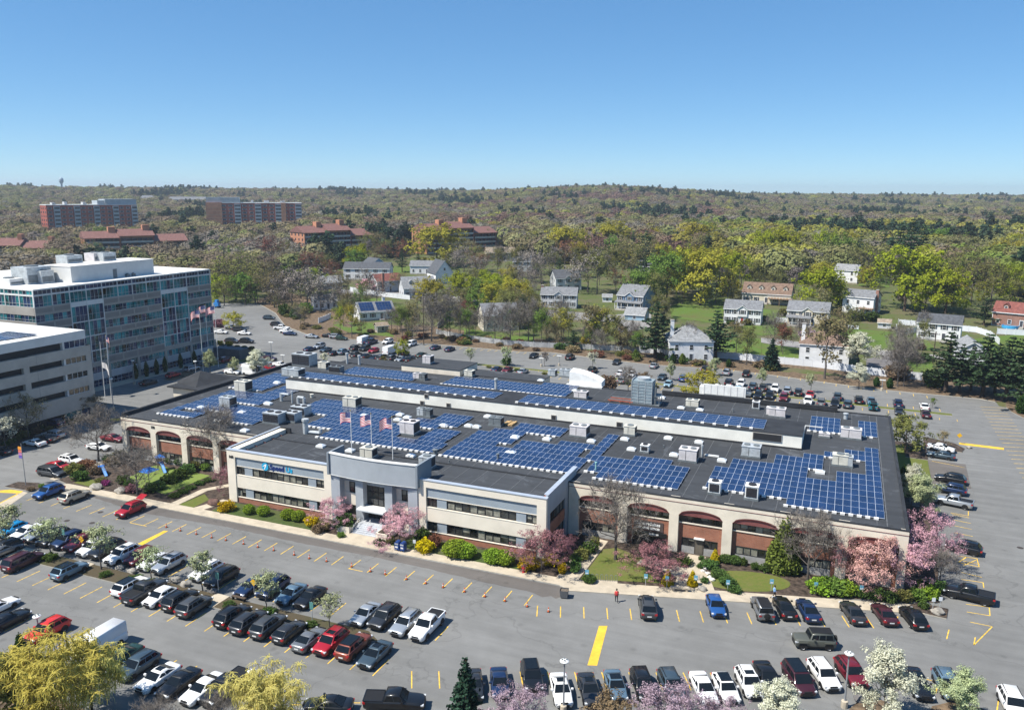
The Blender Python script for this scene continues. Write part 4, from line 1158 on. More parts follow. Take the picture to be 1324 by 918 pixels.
for i in range(12):
    y0, y1 = bays[i]+.12, bays[i+1]-.12
    gl = i in (2, 3, 8, 9)
    win_y('window', y0, y1, 24.75, 25.7, 4, tw, .02, TG2, TG2)
    win_y('window', y0, y1, 21.9, 24.35, 4, tw, .3, TG, TG2)
    if gl:
        z = 20.6
        zs = [(17.0, 20.75), (13.2, 16.8), (9.4, 13.0), (6.4, 9.2)] 
        for a, b_ in zs: win_y('window', y0, y1, a, b_, 4, tw, .4, TG, TG2)
        for a in (16.8, 13.0, 9.2): band.box(-.36, -.0, bays[i], bays[i+1], a, a+.2, 1)
        band.box(-.36, 0, bays[i], bays[i+1], 20.75, 21.85, 1)
        band.box(-.36, 0, bays[i], bays[i+1], 5.2, 6.4, 0)
    else:
        for a, b_ in floors[1:5]: win_y('window', y0-.12, y1+.12, a, b_, 4, tw, .35, TG, TG2)
        zz = [(19.95, 21.85), (16.35, 18.4), (12.65, 14.5), (9.3, 11.0), (5.2, 7.45)]
        for a, b_ in zz:
            band.box(-.36, .03, bays[i], bays[i+1], a, b_, 0)
            band.box(.031, .06, bays[i]+.25, bays[i+1]-.25, a+.55, b_-.35, 2)
    # ground floors: paired bays
    win_y('window', y0-.12, y1+.12, 3.6, 5.15, 4, tw, .3, TG, TG2)
    band.box(-.36, .02, bays[i], bays[i+1], 1.8, 3.55, 3)
    win_y('window', y0-.12, y1+.12, .1, 1.75, 4, tw, .5, TG2, TG2)
for i in (0, 2, 4, 6, 8, 10, 12):
    band.box(-.3, .22, bays[i]-.4, bays[i]+.4, 0, 5.3, 0)
for yv in bays: whit.box(-.3, .05, yv-.09, yv+.09, 21.85, 25.75, 0)
for i in (2, 3, 4, 8, 9, 10): whit.box(-.3, .06, bays[i]-.1, bays[i]+.1, 6.4, 21.8, 0)
whit.box(-DX-.1, .1, -.1, LY+.1, 25.72, 26.0, 0); whit.box(-.3, .055, 0, LY, 24.4, 24.72, 0)
band.build('concrete_band', [TB, TW, mat('tower_panel', (.22,.205,.19), .85, .08, .3), mat('tower_lower_band', (.42,.42,.42), .8, .06, .3)], tw)
# the side that faces the camera
fs2 = MB()
xb = [-DX+i*(DX/10) for i in range(11)]
for i in range(10):
    x0, x1 = xb[i], xb[i+1]
    win_x('window', x0+.12, x1-.12, 24.75, 25.7, 4, tw, .02); win_x('window', x0+.12, x1-.12, 21.9, 24.35, 4, tw, .3)
    for a, b_ in floors[1:4]: win_x('window', x0, x1, a, b_, 4, tw, .35)
    whit.box(x0-.09, x0+.09, -.05, .3, 21.85, 25.75, 0)
for a, b_ in ((19.95, 21.85), (16.35, 18.4), (12.65, 14.5), (0, 11.0)): fs2.box(-DX, -.37, -.03, .36, a, b_, 0)
whit.box(-DX, .0, -.055, .3, 24.4, 24.72, 0)
fs2.build('concrete_band', [TB], tw); whit.build('mullion', [TW], tw)
fs3 = MB(); fs3.box(-DX, -.01, LY-.36, LY+.02, 0, 25.7, 0); fs3.box(-DX-.02, -DX+.36, .37, LY-.37, 0, 25.7, 0); fs3.build('concrete_band', [TB], tw)
rfm = MB(); rfm.box(-DX, -.02, .02, LY-.02, 26.001, 26.06, 0); rfm.build('roof', [ROOFW], tw)
# penthouse and machines: placed from the photograph on the roof plane
def tl(px, py, z): 
    p = at(px, py, z); return p - Vector((-171, 128.7, 0))
b = MB(); a1 = tl(63, 364, 26.06); a2 = tl(166, 352, 26.06)
b.box(a1.x-1, a1.x+.0+8, a1.y, a2.y, 26.06, 29.9, 0)
b.box(a1.x-1.1, a1.x+8.1, a1.y-.1, a2.y+.1, 29.9, 30.1, 1)
b.box(a1.x+8.0, a1.x+8.06, (a1.y+a2.y)/2-.6, (a1.y+a2.y)/2+.6, 26.1, 28.4, 2)
b.build('penthouse', [TW, ROOFW, DARKU], tw)
for i, (px, py, w, d, h, m, z) in enumerate(((42,366,5.5,6.5,6.5,GALV,26.06),(57,366,3,3.5,5,GALV,26.06),(90,340,4,4.5,3.2,GALV,30.1),(123,337,3.5,3.5,3.3,PALE,30.1),(136,337,3.5,4,3.4,GALV,30.1),(100,361,6,7,3.8,TW,26.06),(12,368,6,4,2.5,TW,26.06),(176,348,4,7,2.6,TW,26.06),(184,345,3,4,3.2,PALE,26.06),(160,345,4,5,2.6,TW,26.06),(172,357,1,1,1.1,DARKU,26.06),(165,358,1,1,1.1,DARKU,26.06),(178,356,1,1,1.1,DARKU,26.06))):
    p = tl(px, py, z)
    h *= .62; u_ = MB(); u_.box(p.x-w/2, p.x+w/2, p.y-d/2, p.y+d/2, z, z+h, 0); u_.box(p.x+w/2+.005, p.x+w/2+.06, p.y-d/2+.3, p.y+d/2-.3, z+.4, z+h*.55, 1); u_.lathe([(0,0),(min(w,d)*.3,0),(min(w,d)*.3,.25),(0,.2)], (p.x,p.y,z+h), 10, 1)
    u_.build('roof_machine', [m, DARKU], tw)

GC = mat('deck_concrete', (.40, .375, .335), .88, .10, .35, det=6)
gd = thing('parking_deck', 'beige concrete deck block with dark openings and solar panels on its white roof', 'parking deck', (-150, 124.9, 0))
# local y from 0 (far end) to -70, face x=0
g = MB(); L = -70
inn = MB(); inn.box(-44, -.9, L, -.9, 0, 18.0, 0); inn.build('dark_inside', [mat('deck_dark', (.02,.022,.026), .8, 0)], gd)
for a, b_ in ((13.55, 15.6), (10.25, 12.25), (6.9, 8.95), (2.1, 5.6)):
    g.box(-44, 0, L, 0, a, b_, 0)
    for k in range(1, 6): g.box(.001, .025, -k*11.2-1.7, -k*11.2-1.66, a, b_, 1)
g.box(-44, -.02, L, -1.0, 17.15, 18.75, 2)
g.box(-.9, -.01, -1.3, -.02, 0, 15.6, 0)
for k in range(0, 6):
    y = -6.4-k*8.6
    if k: g.box(-.8, -.02, y-.8, y+.45, 2.1, 15.6, 0)
g.box(-1, -.1, -6.6, -6.3, 2.1, 17.2, 2)
g.box(-44, -.92, -.89, -.03, 0, 15.5, 0)
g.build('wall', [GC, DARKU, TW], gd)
for z0, z1 in ((15.65, 17.1), (12.3, 13.5), (9.0, 10.2), (5.65, 6.85)):
    win_y('window', -6.2, -1.2, z0, z1, 4, gd, .02, TG2 if z0 > 15 else GLASS, GLASS if z0 < 15 else TG2, bar=TW, x=-.1)
win_y('window', -7.5, -.9, .2, 2.05, 5, gd, .02, TG, TG2, x=-.2)
b = MB(); b.box(-44, -.03, L, -1.01, 18.751, 18.8, 0); b.box(-.5, -.02, L, -1.01, 18.8, 19.0, 1); b.box(-44, -.5, -1.4, -1.01, 18.8, 19.0, 1); b.build('roof', [ROOFW, TW], gd)
t = thing('solar_array', 'solar array on the white roof of the parking deck', 'solar panels', (-162, 95, 18.8))
for j in range(9):
    for i in range(9): obj('panel', PM_A, t, (i*1.0 + .3*j - 3, j*2.3, 0))
b = MB(); b.box(-5, 9, -1, -.6, 0, .15); b.build('ballast_block', [BLOCK], t)
# retaining wall box with hedge at the tower's end
w_ = thing('retaining_wall', 'dark retaining wall box with hedge on top beside the tower end', 'wall', at(300, 462))
b = MB(); b.box(-5, 5, -2.5, 2.5, 0, 3.0, 0); b.build('wall_body', [mat('dark_wall', (.10,.11,.12), .8, .1, .8)], w_)
# ================================================================ houses and far buildings
def hm(n, c): return mat('siding_'+n, c, .75, .07, .8)
SID = {'white': hm('white', (.74,.74,.74)), 'grey': hm('grey', (.42,.43,.44)), 'blue': hm('blue', (.16,.25,.36)), 'cream': hm('cream', (.64,.58,.46)), 'tan': hm('tan', (.42,.36,.27)), 'palegrey': hm('palegrey', (.55,.56,.58)), 'lightblue': hm('lightblue', (.30,.43,.52)),
       'brick': brick_mat('house_brick', (.26,.11,.075), (.32,.15,.10), (.3,.25,.2), 1, .5, .16), 'dark': hm('dark', (.12,.13,.14))}
def rm(n, c): return mat('shingle_'+n, c, .9, .22, 1.3, det=6)
ROOFS = {'grey': rm('grey', (.19,.195,.205)), 'slate': rm('slate', (.09,.095,.105)), 'brown': rm('brown', (.20,.135,.10)), 'red': rm('red', (.21,.075,.06)), 'pale': rm('pale', (.26,.265,.27)), 'maroon': rm('maroon', (.13,.035,.035)), 'tan': rm('tan', (.30,.24,.18))}
TRIM = mat('white_trim', (.78,.78,.77), .6, .04, 1)
HG = glass_mat('house_glass', (.03,.035,.04), .1, .6, .5, .6)
SHUT = mat('shutter', (.06,.065,.08), .7, .1, 2)
CHIM = brick_mat('chimney_brick', (.28,.11,.08), (.34,.15,.10), (.3,.25,.2), 1, .4, .13)
WOOD = mat('deck_wood', (.25,.16,.10), .85, .2, 1.5)
SAND = mat('stone_foundation', (.40,.38,.34), .9, .2, 1.5)
HOUSES = []
def house(px, py, w, label, d=8.5, eave=5.6, wall='white', roof='grey', rot=0, rt='gable', pitch=.62, win=(3, 5), shut=True, chim=None, gable=None, porch=None, dorm=0, side='r', deck=False, solar=False, cat='house', door='dark', base=.5, nofront=False, group='houses behind the car park'):
    """front wall centre stands at photo point (px, py); w is its width in photo pixels"""
    p = gt(px, py); HOUSES.append((px, py, w))
    W = w/scale_at(p)
    a = math.atan2(-p.y, -p.x) + R(rot)            # the way the front faces
    rz = a + R(90)
    hs = label[0]; pass
    t = thing('shed' if cat == 'shed' else 'house', label, cat, p, rz, None if cat == 'shed' else group)
    e = eave
    b = MB()
    h = d/2*pitch
    if rt == 'gable':
        b.add([(-W/2,0,-1),(W/2,0,-1),(W/2,d,-1),(-W/2,d,-1),(-W/2,0,e),(W/2,0,e),(W/2,d,e),(-W/2,d,e),(-W/2,d/2,e+h),(W/2,d/2,e+h)],
              [(0,1,5,4),(1,2,6,9,5),(2,3,7,6),(3,0,4,8,7)], 0)
    elif rt == 'side':       # gable end faces the viewer
        h = W/2*pitch
        b.add([(-W/2,0,-1),(W/2,0,-1),(W/2,d,-1),(-W/2,d,-1),(-W/2,0,e),(W/2,0,e),(W/2,d,e),(-W/2,d,e),(0,0,e+h),(0,d,e+h)],
              [(0,1,5,8,4),(1,2,6,5),(2,3,7,9,6),(3,0,4,7)], 0)
    else: b.box(-W/2, W/2, 0, d, -1, e, 0)
    b.box(-W/2-.05, W/2+.05, -.05, d+.05, -1.2, base, 1)
    b.box(-W/2-.03, -W/2+.14, -.03, .14, base, e, 2); b.box(W/2-.14, W/2+.03, -.03, .14, base, e, 2)
    b.build('wall', [SID[wall], SAND, TRIM], t)
    r = MB(); o_ = .35; th = .22
    if rt == 'gable':
        k = h/(d/2)
        for s in (0, 1):
            y0 = -o_ if s == 0 else d+o_
            z0 = e-o_*k
            q = [(-W/2-o_,y0,z0),(W/2+o_,y0,z0),(W/2+o_,d/2,e+h+.02),(-W/2-o_,d/2,e+h+.02)]
            if s: q = q[::-1]
            r.add(q+[(x,y,z+th) for x,y,z in q], [(3,2,1,0),(4,5,6,7),(0,1,5,4),(1,2,6,5),(2,3,7,6),(3,0,4,7)], 0)
        r.box(-W/2-o_, W/2+o_, -o_-.06, -o_-.005, e-o_*k-.05, e-o_*k+.2, 1)
    elif rt == 'side':
        k = h/(W/2)
        for s in (-1, 1):
            x0 = s*(W/2+o_); z0 = e-o_*k
            q = [(x0,-o_,z0),(0,-o_,e+h+.02),(0,d+o_,e+h+.02),(x0,d+o_,z0)]
            if s > 0: q = q[::-1]
            r.add(q+[(x,y,z+th) for x,y,z in q], [(3,2,1,0),(4,5,6,7),(0,1,5,4),(1,2,6,5),(2,3,7,6),(3,0,4,7)], 0)
            r.add([(x0,-o_-.02,z0-.05),(0,-o_-.02,e+h),(0,-o_-.02,e+h+.26),(x0,-o_-.02,z0+.24)], [(0,1,2,3)], 1)
    else:
        rl_ = max(.3, W/2-d/2); h = d/2*pitch
        x0, x1, y0, y1 = -W/2-o_, W/2+o_, -o_, d+o_
        r.add([(x0,y0,e),(x1,y0,e),(x1,y1,e),(x0,y1,e),(-rl_,d/2,e+h),(rl_,d/2,e+h),(x0,y0,e+.2),(x1,y0,e+.2),(x1,y1,e+.2),(x0,y1,e+.2)],
              [(6,7,5,4),(7,8,5),(8,9,4,5),(9,6,4),(3,2,1,0)], 0)
        r.add([(x0,y0,e),(x1,y0,e),(x1,y1,e),(x0,y1,e),(x0,y0,e+.2),(x1,y0,e+.2),(x1,y1,e+.2),(x0,y1,e+.2)], [(0,1,5,4),(1,2,6,5),(2,3,7,6),(3,0,4,7)], 1)
    rfo = r.build('roof', [ROOFS[roof], TRIM], t)
    def window(x, y, z, ww=.95, wh=1.35, ax='x', sh=shut, par=t):
        m = MB()
        m.box(-ww/2-.1, ww/2+.1, -.06, -.004, -wh/2-.1, wh/2+.1, 0)
        m.quad((-ww/2,-.065,-wh/2),(ww/2,-.065,-wh/2),(ww/2,-.065,wh/2),(-ww/2,-.065,wh/2), 1)
        m.box(-ww/2, ww/2, -.08, -.066, -.04, .04, 0)
        if sh:
            for s in (-1, 1): m.box(s*(ww/2+.14+.22)-.2, s*(ww/2+.14+.22)+.2, -.07, -.006, -wh/2-.03, wh/2+.03, 2)
        o = m.build('window', [TRIM, HG, SHUT], par)
        o.location = (x, y, z)
        if ax == 'r': o.rotation_euler = (0,0,R(90))
        if ax == 'l': o.rotation_euler = (0,0,R(-90))
        return o
    fl = max(1, round(eave/2.8))
    nr, nc = win
    for f in range(fl):
        z = base+1.35+f*2.7
        if z > e-.5: continue
        for c in range(nc):
            x = -W/2 + W*(c+.5)/nc
            if f == 0 and c == nc//2 and not nofront and nc > 2:
                m = MB(); m.box(-.6, .6, -.07, -.004, 0, 2.3, 0); m.box(-.45, .45, -.1, -.07, .05, 2.1, 1)
                dc = {'dark': SHUT, 'red': mat('red_door', (.35,.06,.05), .6, .05, 1), 'white': TRIM}[door]
                o = m.build('door', [TRIM, dc], t); o.location = (x, 0, base)
                m = MB(); m.box(-.9, .9, -1.2, -.06, -base-.3, .0, 0); m.box(-.9, .9, -1.7, -1.2, -base-.3, -.2, 0); o = m.build('steps', [SAND], t); o.location = (x, 0, base)
                continue
            if gable and f == fl-1 and abs(x) < 1.2: continue
            window(x, 0, z)
        for sd in ('r', 'l'):
            for c in range(2):
                y = d*(c+.5)/2
                window((W/2 if sd == 'r' else -W/2), y, z, .9, 1.3, sd, False)
    if rt == 'gable': 
        for sd in ('r', 'l'): window((W/2 if sd == 'r' else -W/2), d/2, e+h*.35, .8, 1.0, sd, False)
    if rt == 'side': window(0, 0, e+h*.35, .9, 1.2, 'x', False)
    if gable:
        g = MB(); gw = 1.7; gh = gw*.75
        y = -.45
        g.add([(-gw,y,e-2.6),(gw,y,e-2.6),(gw,y,e),(-gw,y,e),(0,y,e+gh),(-gw,0,e-2.6),(gw,0,e-2.6),(gw,0,e),(-gw,0,e)], [(0,1,2,4,3),(1,6,7,2),(5,0,3,8),(0,5,6,1)], 0)
        go = g.build('gable', [SID[wall]], t)
        g = MB()
        for s in (-1, 1):
            q = [(s*(gw+.3),y-.3,e-.22),(0,y-.3,e+gh),(0,d/2*.75,e+gh),(s*(gw+.3),d/2*.3,e-.22+.0)]
            if s > 0: q = q[::-1]
            g.add(q+[(a_,b_,c_+.16) for a_,b_,c_ in q], [(3,2,1,0),(4,5,6,7),(0,1,5,4),(1,2,6,5),(2,3,7,6),(3,0,4,7)], 0)
            g.add([(s*(gw+.3),y-.32,e-.24),(0,y-.32,e+gh-.02),(0,y-.32,e+gh+.2),(s*(gw+.3),y-.32,e)], [(0,1,2,3)], 1)
        g.build('gable_roof', [ROOFS[roof], TRIM], t)
        window(0, y, e-1.0, 1.3, 1.3, 'x', shut)
    for i in range(dorm):
        x = -W/2 + W*(i+.5)/dorm
        k = h/(d/2); yb = d*.16
        g = MB(); z0 = e+yb*k; dw = .85
        g.add([(x-dw,yb,z0-.2),(x+dw,yb,z0-.2),(x+dw,yb,z0+1.2),(x-dw,yb,z0+1.2),(x,yb,z0+1.9),(x-dw,yb+2.4,z0+1.2),(x+dw,yb+2.4,z0+1.2)], [(0,1,2,4,3),(1,6,2),(0,3,5)], 0)
        for s in (-1, 1):
            q = [(x+s*(dw+.2),yb-.25,z0+1.05),(x,yb-.25,z0+1.95),(x,yb+3.0,z0+1.95),(x+s*(dw+.2),yb+2.3,z0+1.05)]
            if s > 0: q = q[::-1]
            g.add(q+[(a_,b_,c_+.14) for a_,b_,c_ in q], [(3,2,1,0),(4,5,6,7),(0,1,5,4),(1,2,6,5),(2,3,7,6),(3,0,4,7)], 1)
        do = g.build('dormer', [SID[wall], ROOFS[roof]], t)
        window(x, yb, z0+.5, .8, 1.0, 'x', False, do)
    if porch:
        g = MB(); x0, x1 = (-W/2, W/2) if porch == 'full' else ((-W*.1, W/2) if porch == 'right' else (-W/2, W*.1))
        g.add([(x0-.2,-2.3,2.95),(x1+.2,-2.3,2.95),(x1+.2,-.05,3.6),(x0-.2,-.05,3.6),(x0-.2,-2.3,3.15),(x1+.2,-2.3,3.15),(x1+.2,-.05,3.8),(x0-.2,-.05,3.8)], [(0,3,2,1),(4,5,6,7),(0,1,5,4),(1,2,6,5),(3,0,4,7)], 0)
        g.box(x0, x1, -2.1, -.06, -.6, base-.02, 1)
        n = 4
        for i in range(n+1):
            x = x0+(x1-x0)*i/n; g.box(x-.08, x+.08, -2.1, -1.94, base, 3.0, 2)
        for i in range(n): g.box(x0+(x1-x0)*i/n+.1, x0+(x1-x0)*(i+1)/n-.1, -2.05, -1.98, base+.75, base+.85, 2)
        g.build('porch', [ROOFS[roof], SAND, TRIM], t)
    if chim:
        x, y, zt = chim
        x = x*W; y = y*d
        g = MB(); g.box(x-.5, x+.5, y-.45, y+.45, 0 if (abs(x) > W/2-.2 or y < 0) else e, e+h+zt, 0); g.box(x-.58, x+.58, y-.53, y+.53, e+h+zt, e+h+zt+.2, 1)
        g.build('chimney', [CHIM if zt < 1.3 else TRIM, SAND], rfo)
    if deck:
        g = MB(); g.box(W*.05, W*.55, -3.6, -.07, 2.5, 2.68, 0)
        for x in (W*.06, W*.3, W*.54): g.box(x-.1, x+.1, -3.55, -3.35, -1, 2.5, 0)
        for i in range(9): xx = W*.05+W*.5*i/8; g.box(xx-.04, xx+.04, -3.6, -3.52, 2.69, 3.6, 1)
        g.box(W*.05, W*.55, -3.62, -3.5, 3.6, 3.68, 1)
        g.build('deck', [WOOD, TRIM], t)
    if solar:
        k = h/(d/2)
        for (u0, u1) in ((-.46, -.06), (.02, .46)):
            g = MB(); y0, y1 = .3, d/2-.4
            z0, z1 = e+y0*k+.32, e+y1*k+.32
            n = 5
            for i in range(n):
                for j in range(3):
                    a0, a1 = W*(u0+(u1-u0)*i/n)+.03, W*(u0+(u1-u0)*(i+1)/n)-.03
                    f0, f1 = j/3+.01, (j+1)/3-.01
                    g.quad((a0,y0+(y1-y0)*f0,z0+(z1-z0)*f0),(a1,y0+(y1-y0)*f0,z0+(z1-z0)*f0),(a1,y0+(y1-y0)*f1,z0+(z1-z0)*f1),(a0,y0+(y1-y0)*f1,z0+(z1-z0)*f1))
            g.build('solar_panel', [PVC], rfo)
    return t
H = house
H(474, 362, 60, 'white two wing house with dark slate roof near the white blossom trees', d=9, roof='slate', rot=-14, win=(2,5))
H(490, 357, 28, 'pale blue gabled house wing with slate roof beside the white two wing house', d=10, wall='lightblue', roof='slate', rot=30, rt='side', eave=5, win=(2,2), pitch=.7)
H(428, 374, 30, 'low grey house with pale roof left of the pink tree', d=9, eave=3, wall='grey', roof='pale', rot=10, win=(1,4))
H(505, 378, 36, 'grey and cream house with red roof and tall brick chimney', d=9, wall='palegrey', roof='red', rot=25, chim=(-.3,-.05,.9), win=(2,3), shut=False, eave=5.2)
H(543, 385, 42, 'grey gambrel roofed house with two white dormers', d=9, wall='palegrey', roof='pale', rot=15, dorm=2, eave=4.2, pitch=1.0, win=(1,4))
H(552, 355, 44, 'small pale blue and white house behind the gambrel house', d=7, eave=4.6, wall='white', roof='grey', rot=-10, win=(1,5), shut=False)
H(575, 367, 24, 'white house with steep dark slate roof and narrow gable end', d=14, eave=5, wall='white', roof='slate', rot=18, rt='side', pitch=1.3, win=(2,2), shut=False)
H(421, 401, 30, 'low white house among bare trees by the lot corner', d=8, eave=3.4, wall='white', roof='grey', rot=8, win=(1,4), shut=False)
H(488, 414, 46, 'white ranch house with blue solar panels on its roof', d=10, eave=3.2, wall='white', roof='grey', rot=14, win=(1,4), solar=True, chim=(.3,.6,1.4))
H(648, 428, 46, 'cream house with grey gables behind bare trees and white fence', d=11, eave=5.6, wall='cream', roof='grey', rot=12, win=(2,4), gable=True, shut=False)
H(648, 338, 38, 'tan house half hidden in the woods below the red roofed block', d=9, eave=5, wall='tan', roof='tan', rot=10, win=(2,4), shut=False)
H(735, 376, 34, 'grey house with broad dark roof and front gable among bare trees', d=11, eave=5.6, wall='palegrey', roof='slate', rot=16, gable=True, win=(2,3))
H(722, 399, 46, 'grey colonial with small blue gabled front beside the driveway', d=8, wall='palegrey', roof='grey', rot=-6, gable=True, chim=(-.49,.5,.6), win=(2,5))
H(814, 401, 36, 'white fronted colonial with blue side wall and full front porch', d=12, wall='blue', roof='grey', rot=-24, gable=True, porch='full', win=(2,4), eave=5.7)
H(820, 416, 26, 'low blue grey garage below the blue sided colonial', d=7, eave=2.6, wall='lightblue', roof='pale', rot=-15, win=(1,1), nofront=True, shut=False)
H(893, 469, 56, 'white house with grey hipped roof between two tall pines', d=11, eave=6.2, wall='white', roof='pale', rot=10, rt='hip', pitch=.75, win=(2,3), chim=(-.42,.3,1.6), shut=False)
H(959, 420, 46, 'white colonial with black shutters, red door and central gable', d=8.5, wall='white', roof='grey', rot=-6, gable=True, win=(2,5), door='red')
H(990, 393, 60, 'long cream house with brown roof, dormers and dark deck', d=9, eave=4.2, wall='cream', roof='brown', rot=-8, dorm=4, pitch=.85, win=(1,5), deck=True)
H(880, 325, 26, 'white house far back among the yellow green trees', d=9, wall='white', roof='slate', rot=-20, win=(2,4), shut=False)
H(838, 352, 22, 'dark roofed low house under tall bare trees', d=9, eave=3, wall='dark', roof='slate', rot=0, win=(1,3), shut=False)
H(997, 354, 34, 'house with pale and navy roof behind the brown dormered house', d=9, eave=3.2, wall='dark', roof='pale', rot=20, win=(1,4), shut=False, rt='hip')
H(1050, 356, 58, 'long split level house with grey roof and brick lower wall', d=8, eave=4.6, wall='brick', roof='pale', rot=-8, win=(2,6), shut=False)
H(1093, 366, 28, 'white taller wing of the split level house', d=8, eave=6, wall='white', roof='pale', rot=-14, win=(2,2), shut=False)
H(1108, 406, 38, 'white two storey house with brick chimney and raised white deck', d=10, eave=6.4, wall='white', roof='grey', rot=-16, pitch=.45, win=(2,3), chim=(.53,.3,.6), deck=True, nofront=True, shut=False)
H(1043, 422, 50, 'cream house with grey roof, gable and porch right of the lawn', d=9, wall='cream', roof='grey', rot=-6, gable=True, porch='left', win=(2,4), eave=5.4)
H(1212, 441, 50, 'white colonial with black roof, black shutters and white fences', d=8, wall='white', roof='slate', rot=-4, win=(2,4))
H(1312, 424, 54, 'red brick house with red roof and grey dormers at the photo edge', d=10, eave=5, wall='brick', roof='red', rot=-10, dorm=2, win=(2,4), shut=False)
H(1064, 474, 60, 'white house with brown hipped roof just behind the white fence', d=12, eave=6, wall='white', roof='brown', rot=0, rt='hip', pitch=.6, win=(2,3), chim=(-.45,.3,1.8), shut=False, nofront=True)
H(1256, 478, 30, 'grey house behind the pines with pale roof', d=12, eave=5.6, wall='palegrey', roof='pale', rot=10, rt='side', win=(2,3), shut=False)
H(785, 391, 12, 'small white garden shed left of the blue sided colonial', d=3, eave=2.3, wall='white', roof='pale', win=(1,1), nofront=True, shut=False, cat='shed', base=.1)
H(495, 430, 15, 'small tan timber shed by the back lot trees', d=3, eave=2.4, wall='tan', roof='tan', win=(1,1), rot=20, nofront=True, shut=False, cat='shed', base=.1)
H(1143, 425, 15, 'small grey garden shed behind the round bushes', d=3, eave=2.1, wall='palegrey', roof='tan', win=(1,1), nofront=True, shut=False, cat='shed', base=.1)
for (px, py, w, lab, wl, rf_) in ((944,268,10,'tiny white house high on the wooded hill, leftmost of three','white','pale'), (980,270,16,'tiny pale house high on the wooded hill, middle of three','palegrey','grey'), (1008,272,9,'tiny grey house high on the wooded hill, rightmost of three','grey','slate'),
        (415,262,14,'tiny white roofed house far left in the distant woods','white','pale'), (437,264,18,'tiny white roofed house in the distant woods, right of its twin','white','pale'), (768,250,9,'tiny white house near the hilltop','white','grey'), (840,250,9,'tiny grey house right of the hilltop pines','palegrey','grey'), (625,272,9,'tiny pale house in the far pine woods','palegrey','pale')):
    H(px, py, w, lab, d=10, wall=wl, roof=rf_, win=(2,3), shut=False, nofront=True, group='tiny houses in the far woods')
# small houses seen between trees
for (px, py, w, lab, wl, rf_) in ((1240,356,22,'pale grey house half hidden behind the big maples','palegrey','pale'), (675,352,24,'dark grey roofed house left of the tall yellow tree','grey','slate'), (1300,345,26,'grey house behind trees near the right edge','palegrey','grey')):
    H(px, py, w, lab, d=9, wall=wl, roof=rf_, win=(2,3), shut=False)

# ---------------------------------------------------------------- apartment towers and red roofed blocks
TBR = brick_mat('tower_brick', (.34,.08,.055), (.40,.10,.065), (.30,.13,.09), 1, .9, .3)
TOR = mat('orange_brick', (.46,.215,.125), .85, .12, .3)
BALC = mat('bay_panel', (.36,.40,.43), .5, .1, .3)
FARG = glass_mat('far_glass', (.05,.06,.075), .12, .5, .2, .6)
ROOFG = mat('tower_flat_roof', (.45,.46,.47), .8, .1, .4)
def frame_from(p, rot):
    a = math.atan2(-p.y, -p.x)+R(rot)
    return a+R(90)
def apt_tower(px, py, w, dep, floors, label, rot, orange=False):
    p = gt(px, py); s = scale_at(p); W = w/s; H_ = floors*3.0+1
    t = thing('apartment_tower', label, 'apartment tower', p, frame_from(p, rot), 'brick apartment towers')
    b = MB(); b.box(-W/2, W/2, 0, dep, -6, H_, 0); b.box(-W/2-.2, W/2+.2, -.2, dep+.2, H_, H_+.5, 1); b.build('wall', [TBR, TW], t)
    nb = 14
    for i in range(nb):
        x0 = -W/2+W*i/nb; x1 = x0+W/nb
        kind = 'bay' if i % 3 == 1 else 'win'
        m = MB()
        if i % 3 == 1 or i == nb-1:
            m.box(x0+.2, x1-.2, -1.2, -.01, 0, H_-.6, 0)
            for f in range(floors): m.quad((x0+.5,-1.22,f*3+1.2),(x1-.5,-1.22,f*3+1.2),(x1-.5,-1.22,f*3+2.7),(x0+.5,-1.22,f*3+2.7), 1)
            m.build('bay', [BALC, FARG], t)
        else:
            u_ = W/nb; m.box(u_*.22, u_*.78, -.1, -.02, 0, 1.6, 0); m.quad((u_*.28,-.12,.1),(u_*.72,-.12,.1),(u_*.72,-.12,1.5),(u_*.28,-.12,1.5), 1)
            me = m.mesh('window', [BALC, FARG])
            for f in range(floors): obj('window', me, t, (x0, 0, f*3+1.0))
    me = MB().box(-.1, -.005, 0, dep*.12, 0, 1.6, 1).mesh('window', [BALC, FARG])
    for i in range(3):
        for f in range(floors): obj('window', me, t, (-W/2, dep*(i+.25)/3, f*3+1))
    if orange:
        m = MB(); m.box(-W/2-.3, -W/2+W*.16, -1.6, dep*.7, -6, H_+.6, 0); m.box(W/2-W*.22, W/2-W*.17, -1.5, 1, -6, H_+.4, 0); 
        for f in range(floors): m.box(-W/2-.35, -W/2+W*.161, -1.64, -1.61, f*3+.2, f*3+.5, 1)
        m.build('orange_bay', [TOR, mat('pale_joint', (.5,.3,.18), .8, 0)], t)
    m = MB()
    if orange: m.box(-W/2, -W/2+W*.34, 0, dep*.8, H_+.5, H_+5.0, 0)
    else: m.box(W/2-W*.36, W/2+.1, 1, dep-1, H_+.5, H_+4.6, 0); m.box(W/2-W*.44, W/2-W*.361, 2, dep-2, H_+.5, H_+3.6, 0)
    m.build('plant_room', [BALC], t)
    rg = random.Random(px)
    for i in range(7):
        m = MB(); x = rg.uniform(-W*.42, W*.42); m.box(x-1, x+1, dep*.3, dep*.6, H_+.5, H_+1.6+rg.random(), 0); m.build('roof_machine', [ROOFG], t)
apt_tower(124, 307, 108, 18, 8, 'dark red brick apartment tower with pale bays, left one of the two', 16)
apt_tower(331, 300, 117, 20, 8, 'red brick apartment tower with orange brick corner, right one of the two', -2, True)
